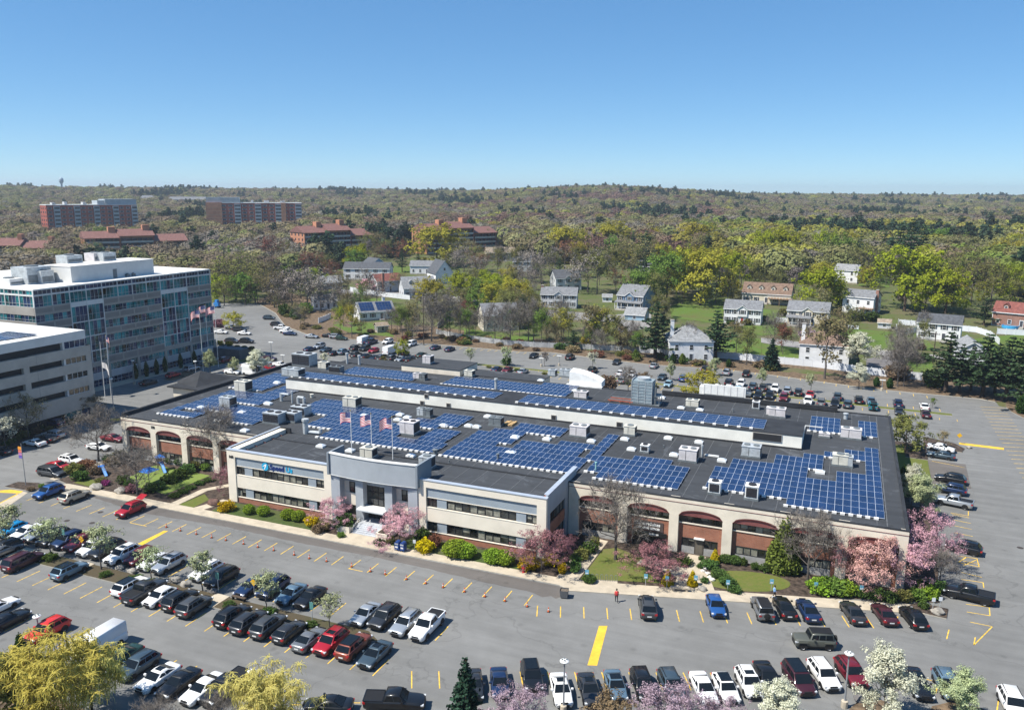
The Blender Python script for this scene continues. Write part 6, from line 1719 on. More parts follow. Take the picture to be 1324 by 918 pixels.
# rows: (row name for labels, group, near?, [(px, py, kind, colour, heading, extra)]) listed left to right
ROWS = [
 ('kerbside row before the right wing', 1, [(837.3,783.9,U,'dark grey',108.5,SUN),(925.5,782.6,HB,'blue',-71.5,None),(985.6,786.5,OR_,'grey',108.5,None),(1014,784,S,'black',108.5,None),(1044.7,787.8,S,'navy',108.5,None),(1103,790.5,S,'charcoal',109,None),(1143.5,792.3,S,'maroon',109,None),(1180.7,797,ES,'black',109,SUN)]),
 ('bottom right row', 1, [(612.4,884,S,'charcoal',-62,None),(646,882,S,'navy',-62,None),(687.5,874,U,'black',-62,BLR),(725.4,890.5,S,'white',-62,SUN),(762,890.5,S,'charcoal',-62.5,SUN),(796,884.6,S,'steel blue',-63,BLR),(831.3,885.2,U,'black',-63.5,None),(868,884.6,U,'slate',-64,None),(909.8,889,S,'white',-65,None),(938.5,888,HB,'white',-65,BLR),(968.6,882,U,'white',-66,SUN),(992.5,872.8,S,'black',-66,None),(1032.4,876.8,MV,'maroon',-66,BLR),(1065,871.5,U,'white',-66.5,None),(1101,869,U,'dark red',-67,None),(1186.7,882,S,'black',-78,BLR),(1225.3,884.6,U,'steel blue',-78,None),(1309.6,909.5,U,'white',-85,None)]),
 ('upper middle row facing the kerb', 1, [(4,709,U,'black',-90,None),(15.7,684,HB,'bright blue',-90,None),(34,687,S,'white',-90,None),(49,690,HB,'silver',-90,None),(70.6,695,U,'black',-90,None),(87.6,698,U,'navy',-90,None),(104.6,701.5,U,'dark red',-90,None),(120.3,708,U,'white',-90,None),(138,710.4,U,'black',-90,None),(158,717,U,'white',-90,SUN),(181.5,719,U,'dark red',-90,None),(199,725,HB,'white',-90,None),(218.4,729,U,'silver',-90,SUN),(266.7,738,U,'white',-90,None),(286.4,745.7,U,'black',-90,None),(325,757,S,'navy',-90,None),(353,759,U,'navy',-90,None),(376.5,767,S,'steel blue',-90,None),(401,771.5,S,'black',-90,None),(472.5,793,S,'silver',-90,None),(497.4,797,U,'charcoal',-90,None),(524.8,804.8,ES,'silver',-90,None),(552.3,808.8,PK,'white',-90,None)]),
 ('lower middle row behind the island', 1, [(3,711,S,'grey',90,None),(30,725,MV,'maroon',90,None),(90,737,U,'steel blue',90,BLR),(168.7,757,U,'white',90,BLR),(187,764.3,PK,'charcoal',90,None),(206.6,771,HB,'white',-90,None),(232.8,775,U,'black',90,None),(251,783,U,'dark grey',90,None),(300.8,795.7,U,'black',90,None),(321.5,803,U,'charcoal',90,None),(347,808.8,U,'dark grey',90,None),(374,815,HB,'charcoal',90,None),(400.6,825,S,'grey',90,None),(427.5,830,U,'red',-90,SUN),(457.5,835,U,'rust red',90,BLR),(484.8,845,S,'slate',-90,SUN)]),
 ('bottom left row', 1, [(-4,784,S,'white',90,None),(9,801,S,'black',90,None),(61,815,U,'bright red',-90,None),(127,833,VN,'white',-90,None),(155,851,S,'green',-90,None),(177.8,860,U,'slate',-90,None),(204,875,S,'white',-91,SUN),(231,882,S,'black',-91,None),(262.5,889,S,'white',-91,None),(292,889,PK,'black',-91,None)]),
 ('bottom edge of the car park', 1, [(424,910.8,S,'black',200,None),(510.5,906,PK,'black',20,None)]),
 ('kerb by the playground', 1, [(62.8,636,U,'blue',-90,None),(97,641.5,U,'beige',90,None),(168.7,659,U,'red',-90,None)]),
 ('west lane by the leafless tree', 1, [(66.7,610,MV,'dark grey',2,None),(76,602,S,'red',2,None),(92,594.5,U,'white',2,SUN),(127.7,577,S,'white',2,None),(146,566,S,'dark red',2,None)]),
 ('lane under the parking deck', 1, [(1,582,S,'charcoal',180,None),(44.5,571.8,S,'white',180,None),(58.8,566.5,S,'charcoal',180,None),(69.3,561.6,U,'silver',180,None),(69,547,U,'navy',180,None)]),
 ('lane beside the glass tower', 0, [(192,494,S,'black',90,None),(224,484.5,HB,'red',90,None),(248,476.5,U,'silver',90,None),(258,471,S,'charcoal',90,None),(240.6,498,U,'silver',0,None),(250.5,493,S,'white',0,None),(292,465.5,U,'dark red',90,None)]),
 ('cluster behind the west annex', 0, [(300.8,480.5,S,'white',0,None),(325.6,480,VN,'white',0,None),(323,472.5,S,'white',0,None),(340.8,469,U,'silver',0,None),(348,463,S,'maroon',0,None),(349,475.3,S,'red',0,None),(362.6,471.3,S,'white',0,None),(336,477.5,S,'charcoal',0,None)]),
 ('far corner by the tower end', 0, [(286,429,S,'white',10,None),(299,423,S,'silver',10,None),(310,426,MV,'charcoal',10,None),(316,430.5,S,'white',10,None),(300,441,U,'charcoal',10,None),(319,441,U,'black',10,None)]),
 ('edge of the woods', 0, [(348,411,U,'slate',15,None),(358,419.5,U,'charcoal',12,None),(364,424,PK,'white',12,None),(370,428,S,'white',12,None),(375,431,S,'navy',10,None),(403,434.6,S,'silver',5,None),(425.5,434,S,'black',5,None),(434.6,435.5,U,'silver',5,None),(441.5,437,HB,'green',5,None)]),
 ('front line of the back left lot', 0, [(400.6,451,S,'navy',90,None),(413,447.5,U,'silver',-90,None),(421,452,S,'slate',-90,None),(433,456,S,'black',90,None),(444,455,U,'steel blue',90,None),(460.5,458.7,U,'charcoal',90,None),(473,460,S,'black',90,None),(484,462.4,S,'black',-90,None),(493.5,462.6,U,'charcoal',90,None),(507,463,U,'dark grey',90,None),(518,464,S,'silver',-90,None),(530,464.3,S,'black',90,None)]),
 ('second line of the back left lot', 0, [(459.5,450,U,'charcoal',90,None),(471.5,450.6,U,'black',-90,None),(483,453,HB,'red',-90,None),(504,453,VN,'white',90,None),(522,457,U,'black',90,None),(545,458.5,S,'green',90,None)]),
 ('verge side of the back left lot', 0, [(471,440,VN,'white',90,None),(480,442,PK,'navy',90,None),(501.3,441.8,U,'white',-90,None),(531.4,444.5,MV,'white',-90,None),(563,449,S,'navy',90,None),(581.5,451,S,'navy',90,None)]),
 ('middle of the back lot', 0, [(642.5,477,S,'navy',90,None),(655.6,478,S,'dark red',-90,None),(676,479.8,S,'silver',90,None)]),
 ('verge side under the back trees', 0, [(690,459.5,S,'black',-90,None),(737,461.5,U,'black',90,None),(797.3,467.5,S,'charcoal',-90,None),(845.7,472.3,S,'silver',90,None),(912.4,477,U,'black',90,None),(939.8,481.2,U,'silver',90,None),(965,483,U,'black',90,None)]),
 ('back lot before the conifers', 0, [(766,478.6,U,'black',90,None),(802.5,482.2,S,'white',90,None),(817,483.5,S,'white',-90,None),(805,491.5,U,'grey',90,None),(856,487,S,'slate',-90,None),(883.6,489,U,'blue',90,None),(864,496.3,HB,'pale blue',-90,None)]),
 ('front line of the back lot', 0, [(927,500,HB,'white',90,None),(942,501.5,S,'white',-90,None),(954.2,503,S,'pale blue',-90,None),(967.3,508,S,'charcoal',90,None),(980.4,510.8,U,'black',-90,None),(995,511.2,U,'black',-90,None),(1013.3,514,U,'dark red',-90,None),(1044.7,518.4,U,'white',-90,None),(1061.7,520,U,'grey',90,None),(1079.5,521.6,U,'black',-90,None),(1096,522.6,U,'slate',90,None),(1128.8,525.4,OR_,'teal',90,None),(1162.6,531.2,S,'charcoal',-90,None),(1197,535,S,'maroon',90,None)]),
 ('second line of the back lot', 0, [(942.5,494.5,U,'black',90,None),(958,496,U,'white',-90,None),(973.8,499.5,U,'slate',90,None),(987,501,U,'charcoal',90,None),(1002,502.5,U,'white',-90,None),(1018,504.8,U,'silver',90,None),(1032.4,507,U,'charcoal',90,None),(1047.5,509.6,S,'red',-90,None),(1082.9,512.6,U,'slate',90,None),(1110.3,517,U,'black',90,None),(1126.5,518,S,'steel blue',-90,None),(1161,521.6,U,'navy',90,None),(1195.3,525.2,S,'white',90,None)]),
 ('east side row by the white blossom', 1, [(1216.8,578.6,S,'white',-13,None),(1216.8,587.8,S,'slate',167,None),(1229,619,U,'black',167,None),(1229.5,632.5,U,'navy',167,None),(1233,648.5,PK,'silver',167,None),(1246,707.5,U,'black',167,None),(1252.5,768,PK,'black',171,None)]),
]
TYPEWORD = {S: 'saloon', U: 'SUV', HB: 'hatchback', ES: 'estate', PK: 'pickup', VN: 'van', MV: 'minivan', OR_: 'off-roader'}
ORD = ['first','second','third','fourth','fifth','sixth','seventh','eighth','ninth','tenth','eleventh','twelfth','thirteenth','fourteenth','fifteenth','sixteenth','seventeenth','eighteenth','nineteenth','twentieth','twenty-first','twenty-second','twenty-third']
def short(c): return c[3]+' '+TYPEWORD[c[2]]
for rown, near, cars in ROWS:
    srt = sorted(cars, key=lambda c: c[0])
    names = [short(c) for c in srt]
    for i, c in enumerate(srt):
        nm = names[i]
        same = [j for j, x in enumerate(names) if x == nm]
        if len(same) == 1: lab = nm + (' parked in the ' if not rown.startswith(('kerb by','edge','cluster')) else ' at the ') + rown
        else:
            w_ = ORD[same.index(i)] + ' ' + nm + ' from the left in the ' + rown
            if len(same) == 2: w_ = ('left' if same.index(i) == 0 else 'right') + ' one of two ' + nm + 's in the ' + rown
            lab = w_
        if c[5] == SUN and len(lab.split()) < 14: lab = lab.replace(nm+' ', nm+' with sunroof ', 1) if nm+' ' in lab else lab
        if rown.startswith('kerb by') and c[3] == 'red': lab = 'red SUV at the kerb by the playground with open tailgate'
        car(c[0], c[1], c[2], c[3], c[4], lab, 'vehicles parked around the office', bool(near), c[5])
car(1052, 828, OR_, 'olive', 199, 'olive off-roader driving along the empty lane in front of the right wing', 'vehicles parked around the office')
# ================================================================ trees and shrubs
BARKG = mat('bark_grey', (.115,.10,.088), .95, .25, 1.5, det=5)
BARKB = mat('bark_brown', (.085,.062,.045), .95, .25, 1.5, det=5)
TWIG = mat('twigs_grey', (.24,.21,.18), .95, .25, .5)
TWIGB = mat('twigs_brown', (.20,.14,.10), .95, .25, .5)
def grow(rng, H, clear=.25, nprim=9, spread=.9, up=.5, levels=3, kids=4, r0=.2, wob=.18, shape='round', decay=.62, first=.42):
    """tapered trunk with limbs; returns segments and twig tips"""
    segs, tips = [], []
    def limb(p, d, L, r, lv):
        n = 3 if lv < 2 else 2
        q = p.copy(); rr_ = r
        for i in range(n):
            d = (d + Vector(rng.normal(0, wob, 3)) + Vector((0,0,.10*up))).normalized()
            e = q + d*(L/n); r2 = max(.012, rr_*(.78 if i < n-1 else .6))
            segs.append((q.copy(), e.copy(), rr_, r2, lv)); 
            if lv < levels:
                for k in range(max(1, kids//n + (1 if rng.random() < .4 else 0))):
                    a = d.orthogonal().normalized(); a.rotate(Matrix.Rotation(rng.uniform(0, 6.28), 3, d))
                    nd = (d*(1-.5*spread) + a*spread*rng.uniform(.6,1.1) + Vector((0,0,up*.25))).normalized()
                    limb(e, nd, L*decay*rng.uniform(.7,1.15), r2*.7, lv+1)
            q = e; rr_ = r2
        tips.append((q.copy(), d.copy(), lv))
    p = Vector((0,0,-.3)); d = Vector((0,0,1)); zc = H*clear
    n = 8; pts = [p]; 
    for i in range(1, n+1): pts.append(Vector((rng.normal(0,.018*H*i/n), rng.normal(0,.018*H*i/n), H*.86*i/n)))
    for i in range(n):
        t0, t1 = i/n, (i+1)/n
        segs.append((pts[i], pts[i+1], r0*(1-.82*t0)*(1.25 if i == 0 else 1), r0*(1-.82*t1), 0))
    for k in range(nprim):
        t = (k+.5)/nprim
        z = zc + (H*.84-zc)*t
        f = z/(H*.86)*n; i = min(n-1, int(f)); base = pts[i].lerp(pts[i+1], f-i)
        az = k*2.4+rng.uniform(-.4,.4)
        if shape == 'round': L = H*first*(math.sin(math.pi*(.18+.72*t))**.7)
        elif shape == 'oval': L = H*first*.62*(math.sin(math.pi*(.22+.7*t))**.8)
        elif shape == 'vase': L = H*first*(1.15-.55*t)
        else: L = H*first*(1-t*.85)
        upk = up*(.5+.9*t) if shape != 'cone' else up*.3
        nd = Vector((math.cos(az), math.sin(az), upk)).normalized()
        limb(base, nd, L, r0*.42*(1-.55*t), 1)
    tips.append((pts[-1], Vector((0,0,1)), 1))
    return segs, tips
def wood_mesh(name, segs, m, minr=.0, maxlv=9):
    b = MB()
    for p, q, r1, r2, lv in segs:
        if lv > maxlv: continue
        n = 7 if r1 > .12 else (5 if r1 > .04 else 3)
        b.tube(p, q, max(r1, minr), max(r2, minr), n, 0, caps=False)
    me = b.mesh(name, [m], smooth=True)
    return me
def twig_quads(rng, tips, k, L, w, m, name, droop=0.0, up=.25, extra=None, fan=.75):
    """thin ribbons fanning from the tips: fine twigs"""
    V = []
    for p, d, lv in tips:
        for i in range(k):
            dd = Vector(d) + Vector(rng.normal(0, fan, 3)) + Vector((0,0,up-droop)); dd.normalize()
            l = L*rng.uniform(.5, 1.3); e = p + dd*l + Vector((0,0,-droop*l*.5)); mid = (p+e)/2 + Vector(rng.normal(0, .06*l, 3))
            s = dd.cross(Vector(rng.normal(0,1,3))).normalized()*w*.5
            V += [p-s, mid-s*.8, mid+s*.8, p+s, mid-s*.8, e-s*.2, e+s*.2, mid+s*.8]
    V = np.array([tuple(v) for v in V], dtype=np.float32)
    n = len(V)//4
    me = bpy.data.meshes.new(name); me.vertices.add(4*n); me.loops.add(4*n); me.polygons.add(n)
    me.vertices.foreach_set('co', V.ravel()); me.loops.foreach_set('vertex_index', np.arange(4*n, dtype=np.int32)); me.polygons.foreach_set('loop_start', np.arange(0,4*n,4, dtype=np.int32))
    me.materials.append(m); me.update(calc_edges=True)
    return me
def leaves(name, rng, tips, per, rad, size, mats, up=.3, lvmin=1, squash=.8, asp=1.0, clump=.7, rnd=.55):
    P_ = np.array([tuple(p) for p, d, lv in tips if lv >= lvmin])
    n = len(P_)*per
    c = np.repeat(P_, per, axis=0)
    cc = P_.mean(axis=0)*np.array([1,1,.85])
    o = rng.normal(size=(n,3)); o /= np.linalg.norm(o,axis=1)[:,None]; o *= (rng.random((n,1))**.5)*rad; o[:,2] *= squash
    nr = (c+o-cc); nr /= np.linalg.norm(nr,axis=1)[:,None]+1e-6; nr = nr*.8 + o/(rad+1e-6)*clump; nr[:,2] += .25
    return quad_cloud(name, c+o, size*rng.uniform(.6,1.35,n), mats, rng, up, asp, None, nr, rnd)
TREE = {}      # kind -> list of (trunk mesh, crown mesh) one metre of model = one metre, nominal height in 'h'
def variant(kind, seed, h, trunk, crown):
    co = np.empty(len(crown.vertices)*3, dtype=np.float32); crown.vertices.foreach_get('co', co)
    TREE.setdefault(kind, []).append((float(np.percentile(co[2::3], 99.6)), trunk, crown))
G0 = {n: leaf_mat('leaf_'+n, c, v, t) for n, c, v, t in (
  ('maple',(.27,.31,.025),.35,.35),('yellow',(0.324,0.290,0.041),.3,.35),('lime',(.15,.225,.045),.35,.35),('olive',(0.176,0.176,0.054),.4,.3),('bud',(0.230,0.203,0.095),.4,.3),('tan',(0.270,0.209,0.115),.4,.25),('redbud',(0.203,0.095,0.061),.4,.25),('brown',(0.176,0.128,0.081),.4,.2),
  ('grey',(0.203,0.176,0.155),.4,.1),('pine',(.05,.085,.04),.5,.12),('spruce',(0.027,0.057,0.035),.5,.1),('thuja',(.14,.19,.04),.4,.2),('thujadark',(0.041,0.081,0.020),.4,.15),('pear',(0.605,0.605,0.462),.3,.25),('peargreen',(0.414,0.460,0.253),.4,.3),('pink',(.62,.37,.42),.35,.3),('salmon',(.52,.29,.27),.4,.25),('plum',(.27,.13,.15),.45,.2),('lilac',(.48,.36,.41),.4,.25),
  ('willow',(.62,.57,.12),.3,.35),('willow2',(.68,.62,.19),.3,.35),('gold',(0.567,0.459,0.020),.3,.3),('hedge',(.22,.32,.035),.35,.25),('box',(0.061,0.101,0.024),.45,.15),('green',(.075,.13,.035),.4,.2),('forsythia',(0.550,0.418,0.011),.25,.25),('magenta',(0.320,0.060,0.220),.3,.2))}
rg = np.random.default_rng(11)
# leafless shade trees
for s in range(3):
    H = 9.5
    segs, tips = grow(rg, H, .22, 11, .85, .75, 4, 4, .21, .17, 'vase', .6, .46)
    variant('bare', s, H, wood_mesh('trunk', segs, BARKG, .022), twig_quads(rg, tips, 3, .9, .034, TWIG, 'crown'))
# budding trees: twigs with a thin veil of small leaves; 'veil' tinted per copy
for s in range(4):
    H = 10
    segs, tips = grow(rg, H, .25, 11, .85, .7, 3, 5, .19, .16, 'round', .6, .42)
    variant('budding', s, H, wood_mesh('trunk', segs, BARKG, .02), leaves('crown', rg, tips, 7, .75, .27, [G0['bud']], .4, 2))
# full spring maples
for s in range(4):
    H = 10
    segs, tips = grow(rg, H, .2, 13, .9, .55, 3, 5, .24, .15, 'round', .62, .45)
    variant('maple', s, H, wood_mesh('trunk', segs, BARKB, .03, 2), leaves('crown', rg, tips, 16, .85, .36, [G0['maple']], .6, 2, .75))
# airy half-leafed tall trees
for s in range(3):
    H = 12
    segs, tips = grow(rg, H, .3, 10, .8, .9, 3, 4, .2, .15, 'oval', .62, .5)
    variant('airy', s, H, wood_mesh('trunk', segs, BARKG, .025), leaves('crown', rg, tips, 9, .9, .3, [G0['olive']], .4, 2))
# white pines: layered whorls of needle sprays
def conifer(rng, H, rbase, layers, per, dens, size, mats, taper=1.0, droop=.12, clear=.06, irregular=.25):
    segs = [(Vector((0,0,-.3)), Vector((0,0,H*.5)), .022*H, .012*H, 0), (Vector((0,0,H*.5)), Vector((0,0,H)), .012*H, .01, 0)]
    C = []
    for l in range(layers):
        t = (l+.3)/layers; z = H*(clear+(1-clear)*t); rr_ = rbase*(1-t)**taper*(1+rng.normal(0,irregular*.5))+.1
        k = max(4, int(per*(1-.5*t)))
        for i in range(k):
            a = 2*math.pi*(i+rng.random()*.8)/k; L = rr_*rng.uniform(1-irregular, 1+irregular*.6)
            e = Vector((L*math.cos(a), L*math.sin(a), z - droop*L + .05*rng.normal()))
            segs.append((Vector((0,0,z)), e, .03+.006*H*(1-t), .01, 2))
            m = max(3, int(dens*L))
            f = (rng.random(m)**.7)
            w = .12*L*(1.15-f)+.08
            pts = np.stack([e.x*f+rng.normal(0,1,m)*w, e.y*f+rng.normal(0,1,m)*w, z+(e.z-z)*f+rng.normal(0,.10,m)+.10*L*f*f], 1)
            C.append(pts)
    C = np.concatenate(C)
    return segs, quad_cloud('crown', C, size*rng.uniform(.6,1.3,len(C)), mats, rng, .9, .8)
for s in range(3):
    segs, cm = conifer(rg, 15, 3.8, 13, 8, 13, .5, [G0['pine']], .7, .0, .2, .55); variant('pine', s, 15, wood_mesh('trunk', segs, BARKB), cm)
for s in range(2):
    segs, cm = conifer(rg, 8, 2.2, 18, 11, 20, .34, [G0['spruce']], .95, .16, .03, .15); variant('spruce', s, 8, wood_mesh('trunk', segs, BARKB), cm)
# clipped and columnar evergreens, shrubs: dense leaf shell over an inner core
def shell(rng, fn, n, size, mats, core_m, up=.2, thick=.16):
    u = rng.random(n)*2*math.pi; v = rng.random(n)
    P_ = np.array([fn(a, b) for a, b in zip(u, v)])
    cen = np.array([0, 0, P_[:,2].mean()])
    f = 1 - rng.random((n,1))**2*thick*2
    P2 = cen + (P_-cen)*f + rng.normal(0, size*.25, (n,3))
    return quad_cloud('foliage', P2, size*rng.uniform(.6,1.3,n), mats, rng, up)
def ell(rx, rz, zc, lump=.12, flat=1.0):
    def fn(a, b):
        th = math.acos(1-2*b); k = 1+lump*math.sin(3*a+1.3)*math.sin(2.7*th)+lump*.6*math.sin(5*a+th*3)
        z = zc+rz*math.cos(th)*k
        return (rx*math.sin(th)*math.cos(a)*k, rx*math.sin(th)*math.sin(a)*k, max(.06, z))
    return fn
def stems(h, r, n=5):
    b = MB(); rg2 = random.Random(int(h*100+r*10))
    for i in range(n):
        a = 6.28*i/n; b.tube((.05*math.cos(a),.05*math.sin(a),-.1), (r*.55*math.cos(a),r*.55*math.sin(a),h*.6), .035, .015, 4, caps=False)
    return b.mesh('stem', [BARKB])
# unit shrubs about 1 m high, 1.1 m across
SHR = []
for s in range(3):
    n = 1500
    me = shell(rg, ell(.62,.5,.48,.22), n, .12, [G0['green']], None, .3, .5); SHR.append((1.0, stems(1,.6), me))
TREE['shrub'] = SHR
TREE['boxhedge'] = [(1.0, stems(1,.6), shell(rg, ell(.6,.5,.5,.04), 2200, .085, [G0['hedge']], None, .3, .25))]
con = []
for s in range(2):
    def fn(a, b, s=s): 
        z = b**1.15; r = .24*(math.sin(math.pi*min(1,(.12+z*.88)))**.75)*(1+.1*math.sin(a*3+z*9+s)); return (r*math.cos(a), r*math.sin(a), z)
    con.append((1.0, stems(1,.1,3), shell(rg, fn, 2600, .055, [G0['thujadark']], None, .5, .3)))
TREE['thuja'] = con
def fnc(a, b):
    z = 1-math.sqrt(1-b*.999); r = .30*(1-z)**.8*(1+.08*math.sin(a*4+z*14))*(.75+.25*min(1,z*8)); return (r*math.cos(a), r*math.sin(a), z*1.0)
TREE['cone'] = [(1.0, stems(1,.1,3), shell(rg, fnc, 5200, .05, [G0['thuja']], None, .5, .35))]
# blossom trees
def blossom(kind, H, shape, per, rad, size, m, clear, nprim, first, up, k=3, n=2, lv=2):
    for s in range(n):
        segs, tips = grow(rg, H, clear, nprim, .85, up, k, 5, .05*H*.35, .17, shape, .62, first)
        variant(kind, s, H, wood_mesh('trunk', segs, BARKG, .014), leaves('crown', rg, tips, per, rad, size, [m], .2, lv))
blossom('pear', 6.5, 'oval', 52, .44, .115, G0['pear'], .2, 12, .46, 1.1)
blossom('youngpear', 4.2, 'oval', 9, .26, .12, G0['peargreen'], .3, 9, .5, 1.2, 3)
blossom('cherry', 5.2, 'vase', 40, .42, .105, G0['pink'], .18, 10, .52, .55)
# weeping willow: hanging strands
for s in range(2):
    H = 8.5
    segs, tips = grow(rg, H, .2, 13, .9, .7, 3, 4, .26, .17, 'round', .62, .5)
    V = []
    for p, d, lv in tips:
        for i in range(15):
            a = rg.uniform(0, 6.28); o = Vector((math.cos(a), math.sin(a), 0))*rg.uniform(.1, 1.0); L = rg.uniform(.4, 1.9); w = rg.uniform(.025, .06)
            q0, sd = None, Vector((-math.sin(a), math.cos(a), 0)); sd.rotate(Matrix.Rotation(rg.uniform(-1,1), 3, 'Z'))
            for f in np.linspace(0, 1, 6):
                q = Vector((p.x+o.x*(1-math.exp(-3*f))*1.3+rg.normal(0,.07), p.y+o.y*(1-math.exp(-3*f))*1.3+rg.normal(0,.07), p.z+.45*math.sin(f*1.6)-L*f**1.4))
                if q0 is not None and q.z > .3: V += [q0-sd*w, q-sd*w*.7, q+sd*w*.7, q0+sd*w]
                q0 = q
    V = np.array([tuple(v) for v in V], dtype=np.float32); n = len(V)//4
    me = bpy.data.meshes.new('crown'); me.vertices.add(4*n); me.loops.add(4*n); me.polygons.add(n)
    me.vertices.foreach_set('co', V.ravel()); me.loops.foreach_set('vertex_index', np.arange(4*n, dtype=np.int32)); me.polygons.foreach_set('loop_start', np.arange(0,4*n,4, dtype=np.int32))
    me.materials.append(G0['willow']); me.update(calc_edges=True)
    variant('willow', s, H, wood_mesh('trunk', segs, BARKB, .02), me)
PARTN = {'shrub': ('stem','foliage'), 'boxhedge': ('stem','foliage'), 'thuja': ('stem','foliage'), 'cone': ('stem','foliage')}
trng = random.Random(77)
def tree(kind, p, h, label, tint=None, group=None, name=None, wide=1.0, share=False, var=None, cat=None, sq=None, rz=None):
    """a tree of height h at p: trunk and crown of the kind's model, own turn, size and tint"""
    vs_ = TREE[kind]; H0, tm, cm = vs_[(trng.randrange(len(vs_)) if var is None else var) % len(vs_)]
    shrub = kind in PARTN
    nm = name or {'bare': 'bare_tree', 'budding': 'budding_tree', 'maple': 'maple_tree', 'airy': 'tall_tree', 'pine': 'pine_tree', 'spruce': 'spruce_tree', 'pear': 'blossom_tree', 'youngpear': 'young_tree', 'cherry': 'cherry_tree', 'willow': 'willow_tree', 'shrub': 'shrub', 'boxhedge': 'clipped_bush', 'thuja': 'columnar_shrub', 'cone': 'conical_shrub'}[kind]
    t = thing(nm, label, cat or ('shrub' if shrub else 'tree'), p, trng.uniform(0, 6.28) if rz is None else rz, group, share)
    k = h/H0
    t.scale = (k*wide, k*wide*(sq or 1), k)
    a, b = PARTN.get(kind, ('trunk', 'crown'))
    obj(a, tm, t); c = obj(b, cm, t)
    if tint: recolor(c, G0[tint] if tint in G0 else MATS[tint])
    return t
def T(kind, px, py, top, label, tint=None, wide=1.0, **kw):
    """tree whose foot stands at photo (px, py) and whose top reaches photo row top"""
    p = gt(px, py); h = (py-top)/scale_at(p)
    return tree(kind, p, h*1.02, label, tint, wide=wide, **kw)
# ---- trees on the office site
T('bare', 286, 606, 520, 'large leafless tree in front of the left arcade beside the front block', wide=1.15, var=0)
T('bare', 127.5, 596, 524, 'leafless tree at the corner kerb left of the playground', wide=1.1, var=1)
T('bare', 178, 640, 570, 'leafless low branching tree in front of the playground', wide=1.25, var=2)
T('bare', 795.6, 724, 612, 'big leafless tree on the lawn before the second arcade arch', wide=1.05, var=0)
T('bare', 1043.5, 753, 655, 'leafless tree beside the yellow green conical evergreen', wide=.95, var=1)
T('bare', 1090, 745, 672, 'slim leafless tree between the evergreen and the pink blossom', wide=.7, var=2)
T('cone', 1012, 737, 662, 'tall conical yellow green evergreen before the arcade', wide=1.05)
T('cherry', 1128, 765, 690, 'broad salmon pink blossom tree hiding the last arcade arch', 'salmon', wide=1.15, var=0)
T('cherry', 1166, 760, 688, 'pink blossom tree just right of the building corner', 'pink', wide=1.0, var=1)
T('cherry', 1197, 735, 655, 'tall pink blossom tree beside the east stalls', 'pink', wide=.8, var=0)
T('cherry', 1100, 752, 690, 'smaller salmon blossom tree left of the broad salmon one', 'salmon', wide=.9, var=1)
T('bare', 1214, 760, 706, 'bare low tree with leafless twigs by the black pickup', None, wide=1.0, var=1)
T('cherry', 431, 682, 643, 'pink cherry tree left of the entrance steps', 'pink', wide=1.25, var=0)
T('cherry', 517, 703, 655, 'pink cherry tree right of the entrance steps', 'pink', wide=1.25, var=1)
T('cherry', 700, 740, 680, 'purple leaved small tree at the front block corner', 'plum', wide=1.1, var=0)
T('cherry', 728, 724, 690, 'dark purple small tree in the corner courtyard', 'plum', wide=1.1, var=1)
T('cherry', 845, 752, 702, 'dark red crabapple by the path to the arcade', 'plum', wide=1.5, var=0)
T('cherry', 297, 640, 600, 'small maroon leafed tree at the left corner of the front block', 'plum', wide=.9, var=1)
T('bare', 690, 722, 690, 'low purple twiggy bush tree along the front lawn', wide=1.0, var=2)
for x, y, t_, l in ((10,712,652,'leftmost young white blossom tree in the middle island'),(66,722,670,'second young white blossom tree in the middle island'),(131,737,678,'third young white blossom tree, before the white SUV'),(196,751,703,'fourth young white blossom tree, before the dark red SUV'),(262,765,712,'fifth young white blossom tree in the middle island'),(345,791,738,'sixth young white blossom tree, beside the navy cars'),(426,811,764,'rightmost young white blossom tree near the island tip')):
    T('youngpear', x, y, t_, l, wide=1.15, name='young_blossom_tree', cat='tree', group='young blossom trees in the middle island')
T('youngpear', 8, 584, 538, 'white blossom tree left of the silver barked tree by the deck', 'pear', wide=1.1)
T('budding', 37, 566, 505, 'silver barked tan tree in front of the parking deck', 'tan', wide=1.0, var=0)
T('airy', 118, 537, 508, 'low brown shrubby tree at the deck corner', 'brown', wide=1.9, var=1)
T('pear', 1188, 672, 612, 'white and brown flowering tree beside the east lawn', 'peargreen', wide=1.2, var=0)
T('pear', 1178, 655, 598, 'white blossom tree against the east wall', 'pear', wide=.9, var=1)
T('maple', 1170, 585, 536, 'rounded brown green tree at the east lawn', 'olive', wide=1.15, var=1)
T('cone', 1166, 640, 598, 'dark narrow evergreen by the east wall', 'thujadark', wide=.9)
T('airy', 1219, 580, 556, 'small tan sapling in the east island', 'tan', wide=1.0, var=2)
# ---- along the bottom edge
def TW_(kind, x, y, h, label, tint=None, wide=1.0, **kw): return tree(kind, Vector((x, y, 0)), h, label, tint, wide=wide, **kw)
b0 = at(95, 930)
tree('willow', at(62, 955), 10.0, 'large golden weeping willow in the bottom left corner', 'willow', wide=1.15, var=0)
tree('willow', at(120, 925), 7.0, 'smaller golden willow half covering the white van', 'willow2', wide=.85, var=1)
tree('willow', at(345, 968), 7.4, 'pale gold willow beside the black pickup at the bottom', 'willow2', wide=1.0, var=1)
tree('bare', at(205, 965), 4.6, 'leafless brown bush between the two willows', None, wide=1.2, var=2)
tree('maple', at(5, 960), 8.6, 'dark olive tree at the bottom left edge', 'olive', wide=.9, var=1)
tree('cone', at(28, 850), 3.0, 'small dark green cone shrub beside the bright red SUV', 'thujadark', wide=1.0)
tree('spruce', at(602, 950), 7.4, 'dark green conifer at the bottom beside the charcoal saloon', 'spruce', wide=.95, var=0)
